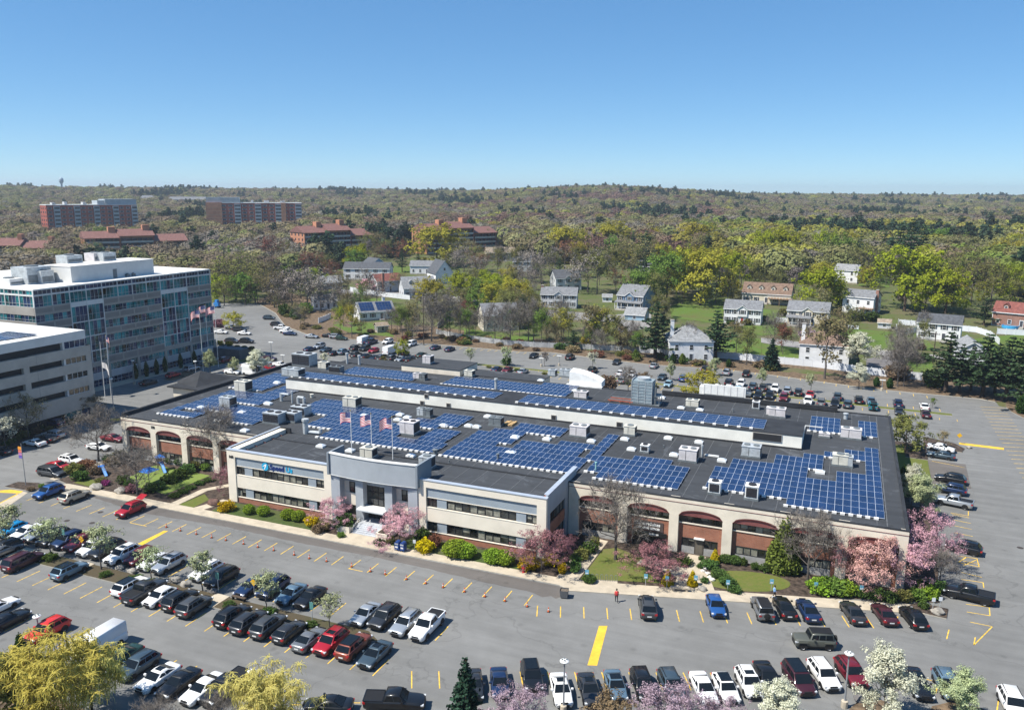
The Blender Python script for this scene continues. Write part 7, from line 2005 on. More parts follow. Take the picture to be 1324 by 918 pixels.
tree('cherry', at(672, 955), 5.2, 'lilac plum blossom tree before the black SUV at the bottom', 'lilac', wide=1.15, var=0)
tree('maple', at(790, 960), 5.0, 'tan brown budding tree before the bottom row', 'tan', wide=.85, var=0)
tree('cherry', at(868, 955), 5.6, 'second lilac plum blossom tree further right in the bottom row', 'lilac', wide=1.2, var=1)
tree('cherry', at(935, 962), 4.6, 'low lilac blossom tree beside the white saloons', 'lilac', wide=.9, var=0)
tree('pear', at(1003, 955), 6.0, 'white blossom tree before the black saloon at the bottom', 'pear', wide=1.1, var=1)
tree('pear', at(1142, 938), 7.8, 'largest white blossom tree, right of the tall lamp post', 'pear', wide=1.0, var=0)
tree('pear', at(1240, 936), 5.6, 'white blossom tree in the small bottom right island', 'peargreen', wide=1.15, var=1)
tree('bare', at(290, 945), 4.5, 'low pinkish twiggy bush by the second willow', None, wide=.9, var=0)
# ---- back lot
for k_, x, y, t_, l, ti, w_ in (('pear',333,487,452,'white blossom tree behind the west annex','pear',1.3),('pear',272,483,452,'slim white blossom tree between the tower flags','peargreen',.8),('pear',304,484,462,'small white blossom tree beside the white van','peargreen',1.0),
    ('pear',1110,503,470,'white blossom tree among the back lot cars','pear',1.2),('youngpear',655,474,448,'thin young tree right of two at the back lot island',None,1.0),('youngpear',608,473,450,'thin young tree left of two at the back lot island',None,.9),('youngpear',704,474,455,'thin bare sapling near the back lot middle','grey',1.0),('youngpear',766,477,455,'white flecked young tree beside the black SUV','pear',1.1),
    ('maple',521,462,438,'small bright yellow green tree among the back left cars','maple',.9),('maple',907,516,478,'broad yellow green tree behind the white roof screen','yellow',1.25),('bare',812,508,472,'brown leafless tree behind the cooling tower',None,1.2),('maple',832,500,480,'round brown budding tree behind the cooling tower','brown',.9),('pear',923,486,463,'pale blossom tree at the back lot, beside the conifer','peargreen',1.0),('pear',985,498,476,'pale blossom tree among the clustered back lot cars','peargreen',.9),('pear',867,492,467,'slim pale blossom tree by the slate saloon','peargreen',.8),
    ('youngpear',1205,528,514,'tiny green sapling in the end of the back island','lime',1.0),('youngpear',1048,508,483,'thin young tree above the red saloon','peargreen',1.0),('shrub',785,507,486,'brown bush at the end of the white curved screen','brown',.9),('maple',302,425,404,'yellow green tree in the far corner lot','yellow',1.4),('shrub',283,423,413,'dark maroon bush near the far corner cars','plum',1.2),('shrub',655,472,462,'green bush behind the rear roof','box',1.0),('maple',496,470,460,'low green bush tree behind the cylinder vents','olive',1.2),('pear',420,470,456,'white spray of blossom behind the silver roof unit','pear',1.4)):
    T(k_, x, y, t_, l, ti, wide=w_)
# ---- verge: pines, evergreens and half leafed trees
for k_, x, y, t_, l, ti, w_ in (('pine',847,464,393,'tall dark pine left of the hip roofed house','pine',1.5),('pine',925,466,403,'tall dark pine right of the hip roofed house','pine',1.55),('pine',741,452,428,'small dark pine beside the black SUV verge','pine',1.7),('spruce',997,478,440,'blue green spruce behind the white fence','spruce',1.2),
    ('pine',1222,507,431,'big pine at the lot corner, leftmost of the row','pine',1.5),('pine',1240,508,446,'second pine at the lot corner','pine',1.3),('pine',1270,513,433,'third pine at the lot corner','pine',1.5),('pine',1255,505,450,'smaller pine behind the third corner pine','pine',1.4),('pine',1300,518,437,'fourth pine by the right edge','pine',1.5),('pine',1286,508,446,'pine between the third and fourth corner pines','pine',1.3),('pine',1316,515,440,'pine behind the one cut by the right edge','pine',1.4),('pine',1330,530,446,'pine cut by the right photo edge','pine',1.4),('thuja',1321,535,510,'dark bush at the right photo edge','thujadark',1.2),
    ('airy',690,440,388,'tall half leafed tree behind the back lot','olive',.9),('bare',683,444,385,'tall leafless tree by the driveway',None,.8),('airy',700,448,398,'yellow green slim tree above the back verge','lime',.8),('airy',765,452,392,'spreading tan tree left of the small dark pine','bud',1.1),('airy',778,452,395,'yellow green tree over the back verge','yellow',.9),('airy',795,455,405,'half leafed tree left of the tall dark pine','olive',.9),('bare',890,464,415,'two stemmed leafless tree before the hip roofed house',None,.8),('airy',965,472,420,'half leafed olive tree right of the tall pine','olive',.9),('airy',1010,455,415,'dark red budding tree left of the brown roofed house','redbud',.8),
    ('airy',1066,490,405,'tall tan budding tree before the brown roofed house','bud',1.15),('pear',1108,478,430,'broad white blossom tree right of the brown roofed house','pear',1.5),('bare',1160,500,432,'leafless double tree beyond the white fence',None,.9),('bare',1168,500,440,'second leafless tree beyond the white fence',None,.8),('shrub',1045,440,426,'pale pink flowering bush above the brown roof','lilac',1.4),('airy',1012,458,420,'maroon leafed tree beside the spruce','redbud',.9),
    ('bare',558,442,378,'tall dark leafless tree at the back left verge',None,.9),('airy',455,437,392,'slim yellow tree by the back left lot','yellow',.8),('airy',440,432,395,'bright yellow green slim tree near the lot edge','maple',.8),('airy',520,440,395,'light green slim tree behind the parked vans','lime',.8),('airy',533,438,388,'tan slim tree behind the parked vans','bud',.8),('bare',660,446,390,'leafless tree before the cream gabled house',None,.9),('bare',640,444,392,'another leafless tree before the cream gabled house',None,.9),('airy',603,440,398,'light green slim tree above the white fence','lime',.8),('bare',582,440,380,'thin leafless tree beside the utility pole',None,.8)):
    T(k_, x, y, t_, l, ti, wide=w_)
for x, y, t_, l in ((822,466,452,'small green columnar shrub left one of three by the fence'),(870,470,457,'small dark columnar shrub middle one of three by the fence'),(882,471,457,'small green columnar shrub right one of three by the fence'),(1133,500,487,'columnar shrub left one of two near the fence end'),(1150,502,489,'columnar shrub right one of two near the fence end'),(942,475,464,'dark columnar shrub under the olive tree')):
    T('thuja', x, y, t_, l, 'thuja' if 'green' in l else 'thujadark', wide=1.3)
for x, y, t_, l, ti, w_ in ((1184,469,457,'round clipped bush left of two on the street lawn','box',1.0),(1195,467,456,'round clipped bush right of two on the street lawn','box',1.0),(1106,414,402,'round dark bush left of two below the white deck','box',1.5),(1127,415,404,'round dark bush right of two below the white deck','box',1.4),(1091,401,385,'dark conical bush beside the white two storey house','thujadark',.9),(1013,409,399,'rounded bush at the short white fence','olive',1.0),(988,415,408,'dark round bush on the bright lawn','box',1.3),(1207,500,478,'tangled green bush under the first corner pine','green',1.0),(760,447,432,'yellow green bush tree at the lot verge','yellow',1.0),(805,452,441,'brown bush beside the pale garage','brown',1.2),(944,419,413,'small clipped bush by the red door, left','box',1.6),(966,420,412,'small clipped bush by the red door, right','olive',1.6),(1160,490,470,'low brown twiggy bush behind the fence end','brown',1.2),(1190,452,444,'brown round bush behind the black roofed colonial drive','brown',1.2),(476,378,362,'pink flowering bush tree before the white two wing house','pink',1.2),(395,405,392,'bright green bush at the woods edge','lime',1.1),(368,408,394,'dark green bush at the woods edge','box',.9),(383,412,400,'green bush near the edge of the car lane','green',1.0)):
    T('shrub', x, y, t_, l, ti, wide=w_)
# ---- garden shrubs round the office
def sh(kind, px, py, h, label, tint, wide=1.0, sq=None, rz=None):
    p = at(px, py, .1); return tree(kind, p, h, label, tint, wide=wide, sq=sq, rz=rz)
for a in (('shrub',293,660,1.5,'yellow forsythia bush at the left end of the front lawn','forsythia',1.3),('boxhedge',322,664,1.5,'clipped lime bush, first left of the three by the front lawn','hedge',1.0),('boxhedge',341,666,1.5,'clipped lime bush, second along the front lawn','hedge',1.1),('boxhedge',372,671,1.6,'clipped lime bush, third along the front lawn','hedge',1.1),('boxhedge',386,673,1.6,'clipped lime bush, fourth along the front lawn','hedge',1.1),('shrub',403,679,1.4,'yellow forsythia bush left of the cherry by the entrance','forsythia',1.2),('shrub',412,688,1.2,'brown low bush left of the entrance','brown',1.3),('shrub',421,684,1.1,'pinkish tan bush under the left cherry','tan',1.2),('shrub',446,684,2.4,'dark green bush left of the entrance planter','green',.9),('shrub',441,694,.7,'low bright green bush beside the entrance walk','lime',1.3),('shrub',460,676,.7,'golden flowers in the left entrance planter','forsythia',1.3),('shrub',496,683,.7,'golden flowers in the right entrance planter','forsythia',1.3),('shrub',490,704,.8,'low green ground bush right of the entrance steps','green',1.6),('shrub',505,702,1.0,'small yellow green bush right of the entrance steps','olive',1.0),('shrub',549,713,1.7,'yellow forsythia bush beside the blue mailboxes','forsythia',1.2),('shrub',546,700,1.9,'green bush behind the forsythia by the mailboxes','green',1.0),('shrub',562,706,1.6,'bare pinkish bush right of the mailbox forsythia','redbud',1.0),
          ('boxhedge',590,718,2.1,'large clipped lime bush, left one under the right front windows','hedge',1.5),('boxhedge',602,720,1.9,'clipped lime bush joined to the large left one','hedge',1.3),('boxhedge',637,727,1.9,'clipped lime bush, left part of the second pair','hedge',1.2),('boxhedge',652,729,1.9,'clipped lime bush, right part of the second pair','hedge',1.2),('shrub',683,735,1.5,'yellow forsythia bush left at the front block corner','forsythia',1.4),('shrub',712,730,1.5,'yellow forsythia bush behind the purple tree','forsythia',1.1),('thuja',727,741,1.7,'golden upright bush at the path corner','forsythia',1.5),('shrub',742,738,1.3,'green bush beside the golden upright bush','green',1.2),('shrub',752,722,1.4,'olive bush along the courtyard path, nearest','olive',1.3),('shrub',762,713,1.4,'olive bush along the courtyard path, middle','box',1.3),('shrub',768,704,1.2,'olive bush along the courtyard path, farthest','olive',1.1),('shrub',745,725,1.0,'grey green low bush in the courtyard bed','green',1.2),
          ('boxhedge',762,752,.9,'low square clipped bush at the path corner by the bike rack','box',1.7),('cone',863,756,2.2,'golden cone shrub left of the stone bench','forsythia',1.25),('cone',895,757,2.2,'golden cone shrub right of the stone bench','forsythia',1.1),('cone',924,727,2.0,'golden cone shrub beside the arcade door','gold',1.2),('shrub',885,730,1.0,'low round bush left of the arcade door path','box',1.6),('shrub',907,724,.6,'tiny round bush right of the door path','green',1.1),('shrub',905,734,.6,'small tufted bush beside the white stones','green',1.1),('shrub',911,753,.7,'small clipped bush near the right golden cone','green',1.2),
          ('shrub',918,733,.9,'spreading juniper along the curved lawn, first','green',2.2),('shrub',930,745,.8,'spreading juniper along the curved lawn, second','green',2.2),('shrub',940,755,.9,'spreading juniper along the curved lawn, third','green',1.9),('shrub',950,765,.8,'spreading juniper along the curved lawn, nearest the walk','green',1.7),('boxhedge',938,726,1.0,'clipped hedge under the arch, left','green',1.6),('boxhedge',950,728,1.0,'clipped hedge under the arch, right','green',1.6),('shrub',961,730,.9,'round bush at the end of the clipped hedge','box',1.0),('shrub',976,735,.8,'low bush along the curved lawn edge, left','box',1.2),('shrub',990,738,.9,'low bush along the curved lawn edge, right','green',1.4),
          ('shrub',1060,765,1.7,'yellow green bush under the leafless tree, left','hedge',1.4),('shrub',1078,766,1.8,'yellow green bush under the leafless tree, middle','lime',1.5),('shrub',1094,768,1.6,'yellow green bush under the leafless tree, right','hedge',1.3),('shrub',1110,770,1.2,'green low bush before the salmon blossom','box',1.3),('shrub',1132,774,1.3,'dark green bush near the blue sign','green',1.4),('shrub',1150,777,1.2,'mid green bush under the salmon blossom','green',1.3),('shrub',1168,776,1.3,'olive green bush under the pink blossom','olive',1.2),('shrub',1185,775,1.4,'yellow green bush near the east corner','lime',1.2),('shrub',1203,773,1.5,'green bush with yellow tips at the east corner','hedge',1.1),('shrub',1213,765,1.4,'green bush beside the black pickup','green',1.1),('shrub',1196,762,1.3,'dark bush behind the east corner bushes','box',1.2),('shrub',1194,786,.8,'low bush in the corner mulch island','green',1.2),
          # playground
          ('shrub',96,612,1.7,'brown green bush at the playground kerb, first','olive',1.5),('shrub',104,620,1.5,'brown green bush at the playground kerb, second','box',1.4),('shrub',112,606,1.6,'dull mauve bush at the playground kerb','redbud',1.5),('shrub',124,612,1.3,'brown bush beside the playground','brown',1.6),('shrub',131,626,1.1,'low olive bush left of the magenta flowers','olive',1.5),('shrub',136,627,.9,'magenta flowering bush before the playground','magenta',1.3),('shrub',160,624,1.2,'dark hedge bush before the playground, left','box',1.5),('shrub',168,628,1.1,'dark hedge bush before the playground, middle','box',1.3),('shrub',171,636,1.3,'purple bush under the low branching tree','plum',1.2),('shrub',195,636,1.5,'round dark bush right of the low branching tree','box',1.2),('shrub',208,632,1.2,'round green bush right of the playground','green',1.2),('shrub',220,624,1.5,'long hedge bush at the right of the playground, first','box',1.5),('shrub',232,618,1.5,'long hedge bush at the right of the playground, second','box',1.5),('shrub',243,611,1.5,'long hedge bush at the right of the playground, third','green',1.5),('shrub',255,606,1.4,'olive bush beside the left arcade, third arch','olive',1.3),('shrub',269,607,1.4,'bright green bush under the large leafless tree','lime',1.4),('boxhedge',222,598,1.2,'clipped hedge before the left arcade, first','box',1.7),('boxhedge',234,600,1.2,'clipped hedge before the left arcade, second','box',1.7),('boxhedge',207,594,1.1,'clipped hedge before the left arcade, leftmost','box',1.5),('shrub',147,600,1.4,'dark brown hedge behind the playground kerb tree','brown',1.6),('shrub',156,592,1.4,'dull green hedge behind the playground kerb tree','olive',1.6),('shrub',140,596,1.2,'green bush at the foot of the corner tree','green',1.2),('shrub',54,630,.6,'small green tuft on the corner island','lime',1.3),('shrub',40,634,.6,'low brown tuft on the corner island','brown',1.6)):
    sh(*a)
for a in ((258,626,'ground cover mound left of the front block, first'),(246,632,'ground cover mound left of the front block, second'),(236,637,'ground cover mound left of the front block, third'),(270,622,'ground cover mound left of the front block, fourth'),(226,642,'ground cover mound left of the front block, fifth')):
    sh('shrub', a[0], a[1], .55, a[2], 'box', 2.6)
i = 0
for x in range(-176, -48, 4):
    if any(abs(x+.5-q) < 2.2 for q in (-100.5, -89.6, -67.2)) or trng.random() < .25: continue
    if at(0, 715).x > x+6: continue
    i += 1
    tree('shrub', Vector((x+trng.uniform(-1,1), 69.6+trng.uniform(-.5,.5), .1)), trng.uniform(.5,.8), 'low green juniper mound growing in the middle planting island', trng.choice(['box','green','olive']), 'juniper mounds in the middle island', wide=2.0, share=True)
for i in range(9):
    p = at(596+i*36, 471+i*4.3, .1); tree('shrub', p, .6, 'low green mound in the narrow back lot island', trng.choice(['box','olive']), 'mounds in the back lot island', wide=2.0, share=True)
for i in range(6): sh('boxhedge', 277+i*10, 452+i*1.0-1, 1.0, 'clipped dark hedge on the bank by the tower end', 'box', 1.6) if 0 else tree('boxhedge', at(278+i*9.5, 448+i*.8, 2.4), 1.0, 'clipped dark hedge block on the bank by the tower end', 'box', 'hedge blocks by the tower end', wide=1.5, share=True)
for x, y, l in ((284,446,'left yellow bush behind the hedge bank'),(296,447,'right yellow bush behind the hedge bank')): tree('shrub', at(x, y, 2.4), 1.3, l, 'forsythia', wide=1.4)
for x, y in ((203,484),(214,481),(234,476),(176,490),(252,472),(190,487)): tree('thuja', at(x, y, .1), 4.2, 'narrow dark evergreen standing at the foot of the glass tower', 'thujadark', 'evergreens along the tower foot', wide=.6, share=True)
for i in range(10):
    p = Vector((-149.0+trng.uniform(-.4,.6), 99+i*2.6, .1)); tree('shrub', p, trng.uniform(.8,1.3), 'low dark bush along the foot of the parking deck', trng.choice(['box','brown','olive']), 'bushes along the parking deck', wide=1.4, share=True)
for i in range(8):
    p = at(8+i*7.5, 576-i*3.6, .1); tree('shrub', p, .8, 'low clipped bush in the strip by the deck lane', trng.choice(['box','olive']), 'bushes in the strip by the deck lane', wide=1.5, share=True)
# ================================================================ the woods behind
# placed trees among the houses, then the far woods as one mass
ZONES = [   # kind, tint, label of that sort of tree, group
 ('maple','maple','full bright yellow green maple among the houses'),
 ('maple','yellow','rounded yellow spring tree among the houses'),
 ('maple','lime','fresh green spring tree among the houses'),
 ('budding','bud','tan budding tree among the houses'),
 ('budding','olive','olive budding tree among the houses'),
 ('budding','grey','leafless grey tree among the houses'),
 ('budding','redbud','reddish budding tree among the houses'),
 ('pine','pine','dark evergreen pine among the houses'),
 ('airy','olive','tall thin olive tree among the houses'),
 ('airy','grey','tall thin grey tree among the houses')]
placed = []
def wood(px, py, top, z, wide=1.1):
    k, ti, lab = ZONES[z]
    p = gt(px, py); h = (py-top)/scale_at(p)
    placed.append(p)
    tree(k, p, h, lab, ti, lab.replace(' tree', ' trees').replace('maple', 'maples') if 0 else 'trees standing among the houses', wide=wide, share=True)
# the trees one can tell apart
for a in ((1169,402,318,0,1.1),(1222,408,343,0,1.05),(1196,404,352,0,.9),(1058,402,345,0,1.15),(1062,372,338,1,1.0),(1013,345,295,0,1.0),(990,345,296,0,.9),(1064,345,296,0,.8),(1305,390,340,0,.9),(1297,350,308,1,1.1),(945,382,325,0,.9),(933,360,318,1,.9),(885,384,318,0,.95),(862,390,325,2,1.0),(905,395,322,1,1.1),(733,338,292,1,1.3),(790,332,287,1,1.1),(815,366,308,3,1.1),(775,350,318,4,1.0),(900,330,288,1,1.3),(905,342,300,4,1.2),(565,344,290,1,1.35),(640,388,352,0,1.1),(625,396,360,2,1.1),(658,372,345,1,1.1),
          (520,352,322,7,1.0),(541,345,325,7,.9),(409,345,307,7,1.1),(380,330,302,7,1.1),(370,345,310,4,1.2),(350,350,305,6,1.0),(430,366,335,6,1.2),(402,362,325,6,1.1),(398,400,340,5,1.3),(378,402,342,5,1.2),(355,398,345,3,1.2),(330,392,340,4,1.2),(305,388,328,4,1.3),(318,394,352,2,.9),(290,384,335,3,1.2),(415,404,352,5,1.1),(433,336,314,8,1.0),(458,340,316,8,.9),(469,340,312,8,.9),
          (835,356,300,7,1.0),(808,320,295,7,.9),(818,335,300,7,1.0),(842,330,305,7,1.0),(723,312,285,7,.9),(1110,352,300,7,.7),(1160,350,290,7,1.1),(1175,352,285,7,1.1),(1190,350,292,7,1.0),(1140,350,300,7,1.0),(1245,370,312,4,1.2),(1255,395,330,3,1.1),(1280,402,335,4,1.1),(1272,420,385,7,1.5),(1120,365,308,4,1.1),(1085,350,302,2,1.0),(1235,340,300,3,1.1),(1210,335,295,2,1.0),(1165,400,372,9,1.0),
          (700,372,325,5,1.0),(682,366,322,5,1.1),(668,360,318,8,1.0),(760,378,322,5,1.2),(772,380,325,8,1.1),(745,350,318,8,1.0),(795,368,320,8,1.0),(830,395,345,2,1.0),(850,398,350,8,1.0),(925,392,345,5,.9),(940,398,350,8,.9),(958,372,332,5,1.0),(975,378,335,8,1.0),(600,352,318,5,1.2),(585,344,316,5,1.1),(615,350,316,6,1.1),(545,330,300,8,1.0),(500,335,308,4,1.1),(485,340,318,3,1.1),(515,378,352,3,1.1),(560,392,362,8,1.1),(580,400,368,5,1.1),(600,405,372,8,1.1),(615,412,375,2,.9),(540,400,372,5,1.0),(570,415,385,8,1.0),(455,405,375,5,1.1),(440,400,368,5,1.1),(475,402,382,4,.9),(345,372,335,3,1.1),(322,362,325,4,1.2),(300,352,318,3,1.1),(280,350,320,6,1.2),(255,350,318,3,1.1),(240,345,318,3,1.1),(220,342,316,4,1.1),(200,345,318,5,1.1),(175,348,322,7,1.0),(160,345,320,5,1.1),(140,345,318,3,1.1),(115,344,318,5,1.1),(95,348,320,3,1.1),(70,352,322,5,1.1),(45,352,320,3,1.2),(20,356,322,4,1.2),(5,360,326,5,1.1)):
    wood(*a)
# many more, scattered from the first gardens to the foot of the hill
wr_ = random.Random(9)
def free(px, py):
    for hx, hy, w in HOUSES:
        if abs(px-hx) < w*.62+3 and hy-7 < py < hy+(15 if w > 20 else 6): return False
    return not (py > 395 and (700 < px < 842 or 1112 < px < 1180) or (865 < px < 935 and py > 384) or (py > 408 and px > 940) or (py > 404 and px < 560))
cnt = 0
W_ALL = [0,1,2,3,3,3,4,4,4,5,5,5,6,8,8,9,9,7]
W_RIGHT = [0,0,1,1,2,3,4,4,5,8,8,9,7,2]
tries = 0
while cnt < 250 and tries < 12000:
    tries += 1
    px = wr_.uniform(-30, 1354); py = 316 + wr_.random()**1.15*106
    if px < 285 and py > 345: continue
    if not free(px, py): continue
    p = gt(px, py)
    if any((p-q).length < 6.0 for q in placed): continue
    z = wr_.choice(W_RIGHT if px > 850 else W_ALL)
    h = wr_.uniform(8, 14) if py > 365 else wr_.uniform(10, 16)
    wood(px, py, py-h*scale_at(p), z, wr_.uniform(.85, 1.15)); cnt += 1

vr = random.Random(31)
for x0, x1, y0, y1, n in ((690,866,402,450,22),(928,1004,424,466,5),(1138,1204,436,484,4),(560,700,396,438,15),(430,560,392,430,8),(1000,1120,440,470,4),(850,960,372,400,8),(1060,1190,352,380,8)):
    for i in range(n):
        qx, qy = vr.uniform(x0, x1), vr.uniform(y0, y1); k = vr.random()
        if vr.random() < .85 and any(abs(qx-hx) < w*.55 and hy-3 < qy < hy+34 for hx, hy, w in HOUSES if hy < 432): continue
        p = gt(qx, qy); placed.append(p)
        tree('airy' if k < .5 else ('bare' if k < .68 else 'budding'), p, vr.uniform(8, 13), 'slim bare or half leafed tree in the gardens before the houses', None if .5 <= k < .68 else vr.choice(['olive','olive','bud','yellow','lime','tan']), 'slim trees in the gardens', wide=vr.uniform(.7, 1.0), share=True)
for i in range(46):
    px = vr.uniform(335, 845); yb = float(np.interp(px, [335,395,453,557,670,838], [391,428,435,440,449,466])) - vr.uniform(1, 12)
    p = gt(px, yb); k = vr.random(); placed.append(p)
    if any(abs(px-hx) < w*.55 and hy-3 < yb < hy+34 for hx, hy, w in HOUSES if 380 < hy < 432) and vr.random() < .8: continue
    if k < .38: tree('bare', p, vr.uniform(6.5, 11), 'thin leafless tree in the thicket along the back verge', None, 'thicket along the back verge', wide=vr.uniform(.6,.9), share=True)
    elif k < .8: tree('airy', p, vr.uniform(6, 10), 'thin budding tree in the thicket along the back verge', vr.choice(['olive','bud','lime','tan']), 'thicket along the back verge', wide=vr.uniform(.6,.9), share=True)
    else: tree('budding', p, vr.uniform(5, 8), 'low budding tree in the thicket along the back verge', vr.choice(['olive','bud','tan']), 'thicket along the back verge', wide=.9, share=True)
for i in range(60):
    px = vr.uniform(345, 1000); yb = float(np.interp(px, [335,395,453,557,670,838,1000], [391,429,436,442,452,469,482])) - vr.uniform(0, 9)
    tree('shrub', gt(px, yb), vr.uniform(.8, 2.0), 'scrubby brush along the back verge of the car park', vr.choice(['brown','olive','olive','tan','green','redbud']), 'brush along the back verge', wide=vr.uniform(1.2, 2.0), share=True)

# ---- far woods: one mass of crowns of several kinds, tinted one by one
LT = leaf_mat('leaf_woods', (.1,.1,.05), .10, .2, 'tint')
SRC = bpy.data.collections.new('woods_crowns')
frg = np.random.default_rng(21)
def far_crown(i, kind):
    if kind == 'con':
        segs, cm = conifer(frg, 12, 3.8, 9, 8, 7, 1.3, [LT], .6, .03, .1, .4)
    else:
        n, per, sz = {'full': (210, 9, .75), 'thin': (190, 8, .58), 'low': (180, 9, .72)}[kind]
        u = frg.normal(size=(n,3)); u /= np.linalg.norm(u,axis=1)[:,None]; u *= .5+.5*frg.random((n,1))**.6
        c = u*np.array([5.0, 5.0, 3.6]) + np.array([0,0,6.4])
        c = c[c[:,2] > 3.2]
        tips = [(Vector(p), Vector((0,0,1)), 2) for p in c]
        cm = leaves('crown', frg, tips, per, .9, sz, [LT], .3, 1, .8, 1.0, .18, .28)
        b = MB(); b.tube((0,0,-.5),(0,0,5.5),.26,.14,5,caps=False)
        for p in c[::14]: b.tube((0,0,3.2), tuple(p), .11, .03, 3, caps=False)
        bm = bmesh.new(); bm.from_mesh(cm); bm2 = b.mesh('t', [BARKG]); bm.from_mesh(bm2)
        k = len(cm.polygons)
        bm.faces.ensure_lookup_table()
        for j in range(k, len(bm.faces)): bm.faces[j].material_index = 1
        bm.to_mesh(cm); bm.free(); cm.materials.append(BARKG)
    o = bpy.data.objects.new(f'{i:02d}_crown', cm); SRC.objects.link(o)
for i, k in enumerate(['full','full','thin','thin','low','con','con']): far_crown(i, k)
pts, idx, scl, tint, rots = [], [], [], [], []
PAL = {'maple': (.25,.28,.03), 'yellow': (.285,.275,.06), 'lime': (.19,.235,.055), 'olive': (.205,.205,.085), 'bud': (.235,.212,.11), 'tan': (.245,.20,.125), 'red': (.205,.135,.105), 'brown': (.20,.16,.115), 'grey': (.21,.19,.155), 'pine': (.055,.085,.05)}
hw = random.Random(3)
def pick(px, D, x, y):
    n1 = math.sin(x*.0105+1)*math.sin(y*.012)+.6*math.sin(x*.031+y*.022)+.35*math.sin(x*.07-y*.06)
    n2 = math.sin(x*.016-y*.011+2)+.7*math.sin(x*.027+y*.035)
    n3 = math.sin(x*.006+y*.004)+.8*math.sin(y*.013-x*.017+4)
    r = hw.random()
    if n1 > 1.0 - .25*(700 < px < 930)*(D > 1100) - .15*(D > 1700): return 'pine' if r < .8 else 'olive'
    if r < .02: return 'pine'
    if D < 850 and px > 880: dom = 'yellow' if n2 > .5 else ('lime' if n3 > .9 else ('olive' if n2 > -.6 else 'grey'))
    elif D < 1350 and 560 < px < 930 and n2 > .2: dom = 'red'
    elif n2 > .75: dom = 'tan'
    elif n2 > 0: dom = 'olive' if n3 > -.2 else 'bud'
    elif n2 > -.8: dom = 'bud' if n3 > .2 else 'brown'
    else: dom = 'grey' if D < 1000 else 'olive'
    if r < .66: return dom
    return hw.choice(['olive', 'olive', 'bud', 'tan', 'brown', 'grey', 'yellow' if px > 600 else 'bud', 'red' if 300 < px < 930 else 'olive'])
keep_out = []
for (px, py, wpx, dep) in ((119,307,123,24),(331,300,117,24),(437,332,116,22),(590,326,126,22),(180,338,122,22),(28,344,72,22),(245,268,48,20),(192,266,16,20)):
    p = gt(px, py); keep_out.append((p, wpx/scale_at(p)/2+3))
for (px, py, wpx) in ((944,268,10),(980,270,16),(1008,272,9),(415,262,14),(437,264,18),(768,250,9),(840,250,9),(625,272,9),(880,325,26),(648,338,38),(80,248,8)):
    p = gt(px, py); keep_out.append((p, wpx/scale_at(p)*.7+5))
VIEW = [(54,184,297,gt(124,307).length-2),(266,394,291,gt(331,300).length-2),(376,500,318,gt(440,330).length-2),(524,660,313,gt(598,326).length-2),(115,246,318,gt(180,338).length-2),(0,68,322,gt(28,344).length-2)]
r_ = 330.0
while r_ < 5200:
    sp_ = 7.6 if r_ < 800 else (9.5 if r_ < 1300 else 9.5+(r_-1300)*.008)
    n = int(2*R(41)*r_/sp_)
    for i in range(n):
        a = -R(41) + 2*R(41)*(i+hw.random())/n
        D = r_+hw.uniform(-.5, .5)*sp_
        th = math.pi/2+YAW - a
        x, y = D*math.cos(th), D*math.sin(th)
        px = 662+1050*math.tan(a)
        # in front of the woods: gardens and the lots stay clear
        lim = float(np.interp(px, [-400,0,285,330,430,560,700,860,1000,1150,1324,1800], [430,430,430,415,470,520,490,470,430,430,400,400]))
        if D < lim + 25*math.sin(x*.05): continue
        bad = False
        for p, rr_ in keep_out:
            dx, dy = x-p.x, y-p.y
            if dx*dx+dy*dy < rr_*rr_*1.0: bad = True; break
        if bad: continue
        k = pick(px, D, x, y)
        z = terr(x, y)
        ytop = 459 - FPX*((z+11.5-CAMH)/(D*math.cos(a)) + math.tan(PITCH))/(1-(z+11.5-CAMH)/(D*math.cos(a))*math.tan(PITCH)) + (px-662)*math.tan(ROLL)
        if any(b0 < px < b1 and D < bd and ytop < by for b0, b1, by, bd in VIEW): continue
        s = hw.uniform(.75, 1.55)*(1.0 if D < 1300 else 1.0+(D-1300)*.00035)
        if k == 'pine': ii = hw.choice([5, 6]); s *= 1.1
        elif k in ('grey', 'red', 'brown', 'tan'): ii = hw.choice([2, 3, 3, 4])
        elif k in ('bud', 'olive'): ii = hw.choice([0, 2, 3, 4])
        else: ii = hw.choice([0, 1, 4])
        c = PAL[k]; v = hw.uniform(.8, 1.2)
        pts.append((x, y, z)); idx.append(ii); scl.append(s); rots.append(hw.uniform(0, 6.28)); tint += [c[0]*v, c[1]*v*hw.uniform(.95,1.05), c[2]*v, 1]
    r_ += sp_*.92
print('woods', len(pts))
me = bpy.data.meshes.new('woods')
me.from_pydata(pts, [], [])
for nm, ty, data, key in (('idx','INT',idx,'value'),('scl','FLOAT',scl,'value'),('rot','FLOAT',rots,'value'),('tint','FLOAT_COLOR',tint,'color')):
    at_ = me.attributes.new(nm, ty, 'POINT'); at_.data.foreach_set(key, data)
wo = obj('woods', me, None, None, 'stuff')
wo['label'] = 'spring woods of grey, olive, tan and dark evergreen trees covering the far hills'; wo['category'] = 'woods'
ng = bpy.data.node_groups.new('woods_nodes', 'GeometryNodeTree')
ng.interface.new_socket('Geometry', in_out='INPUT', socket_type='NodeSocketGeometry'); ng.interface.new_socket('Geometry', in_out='OUTPUT', socket_type='NodeSocketGeometry')
N = ng.nodes
gi, go = N.new('NodeGroupInput'), N.new('NodeGroupOutput')
ip = N.new('GeometryNodeInstanceOnPoints'); ci = N.new('GeometryNodeCollectionInfo')
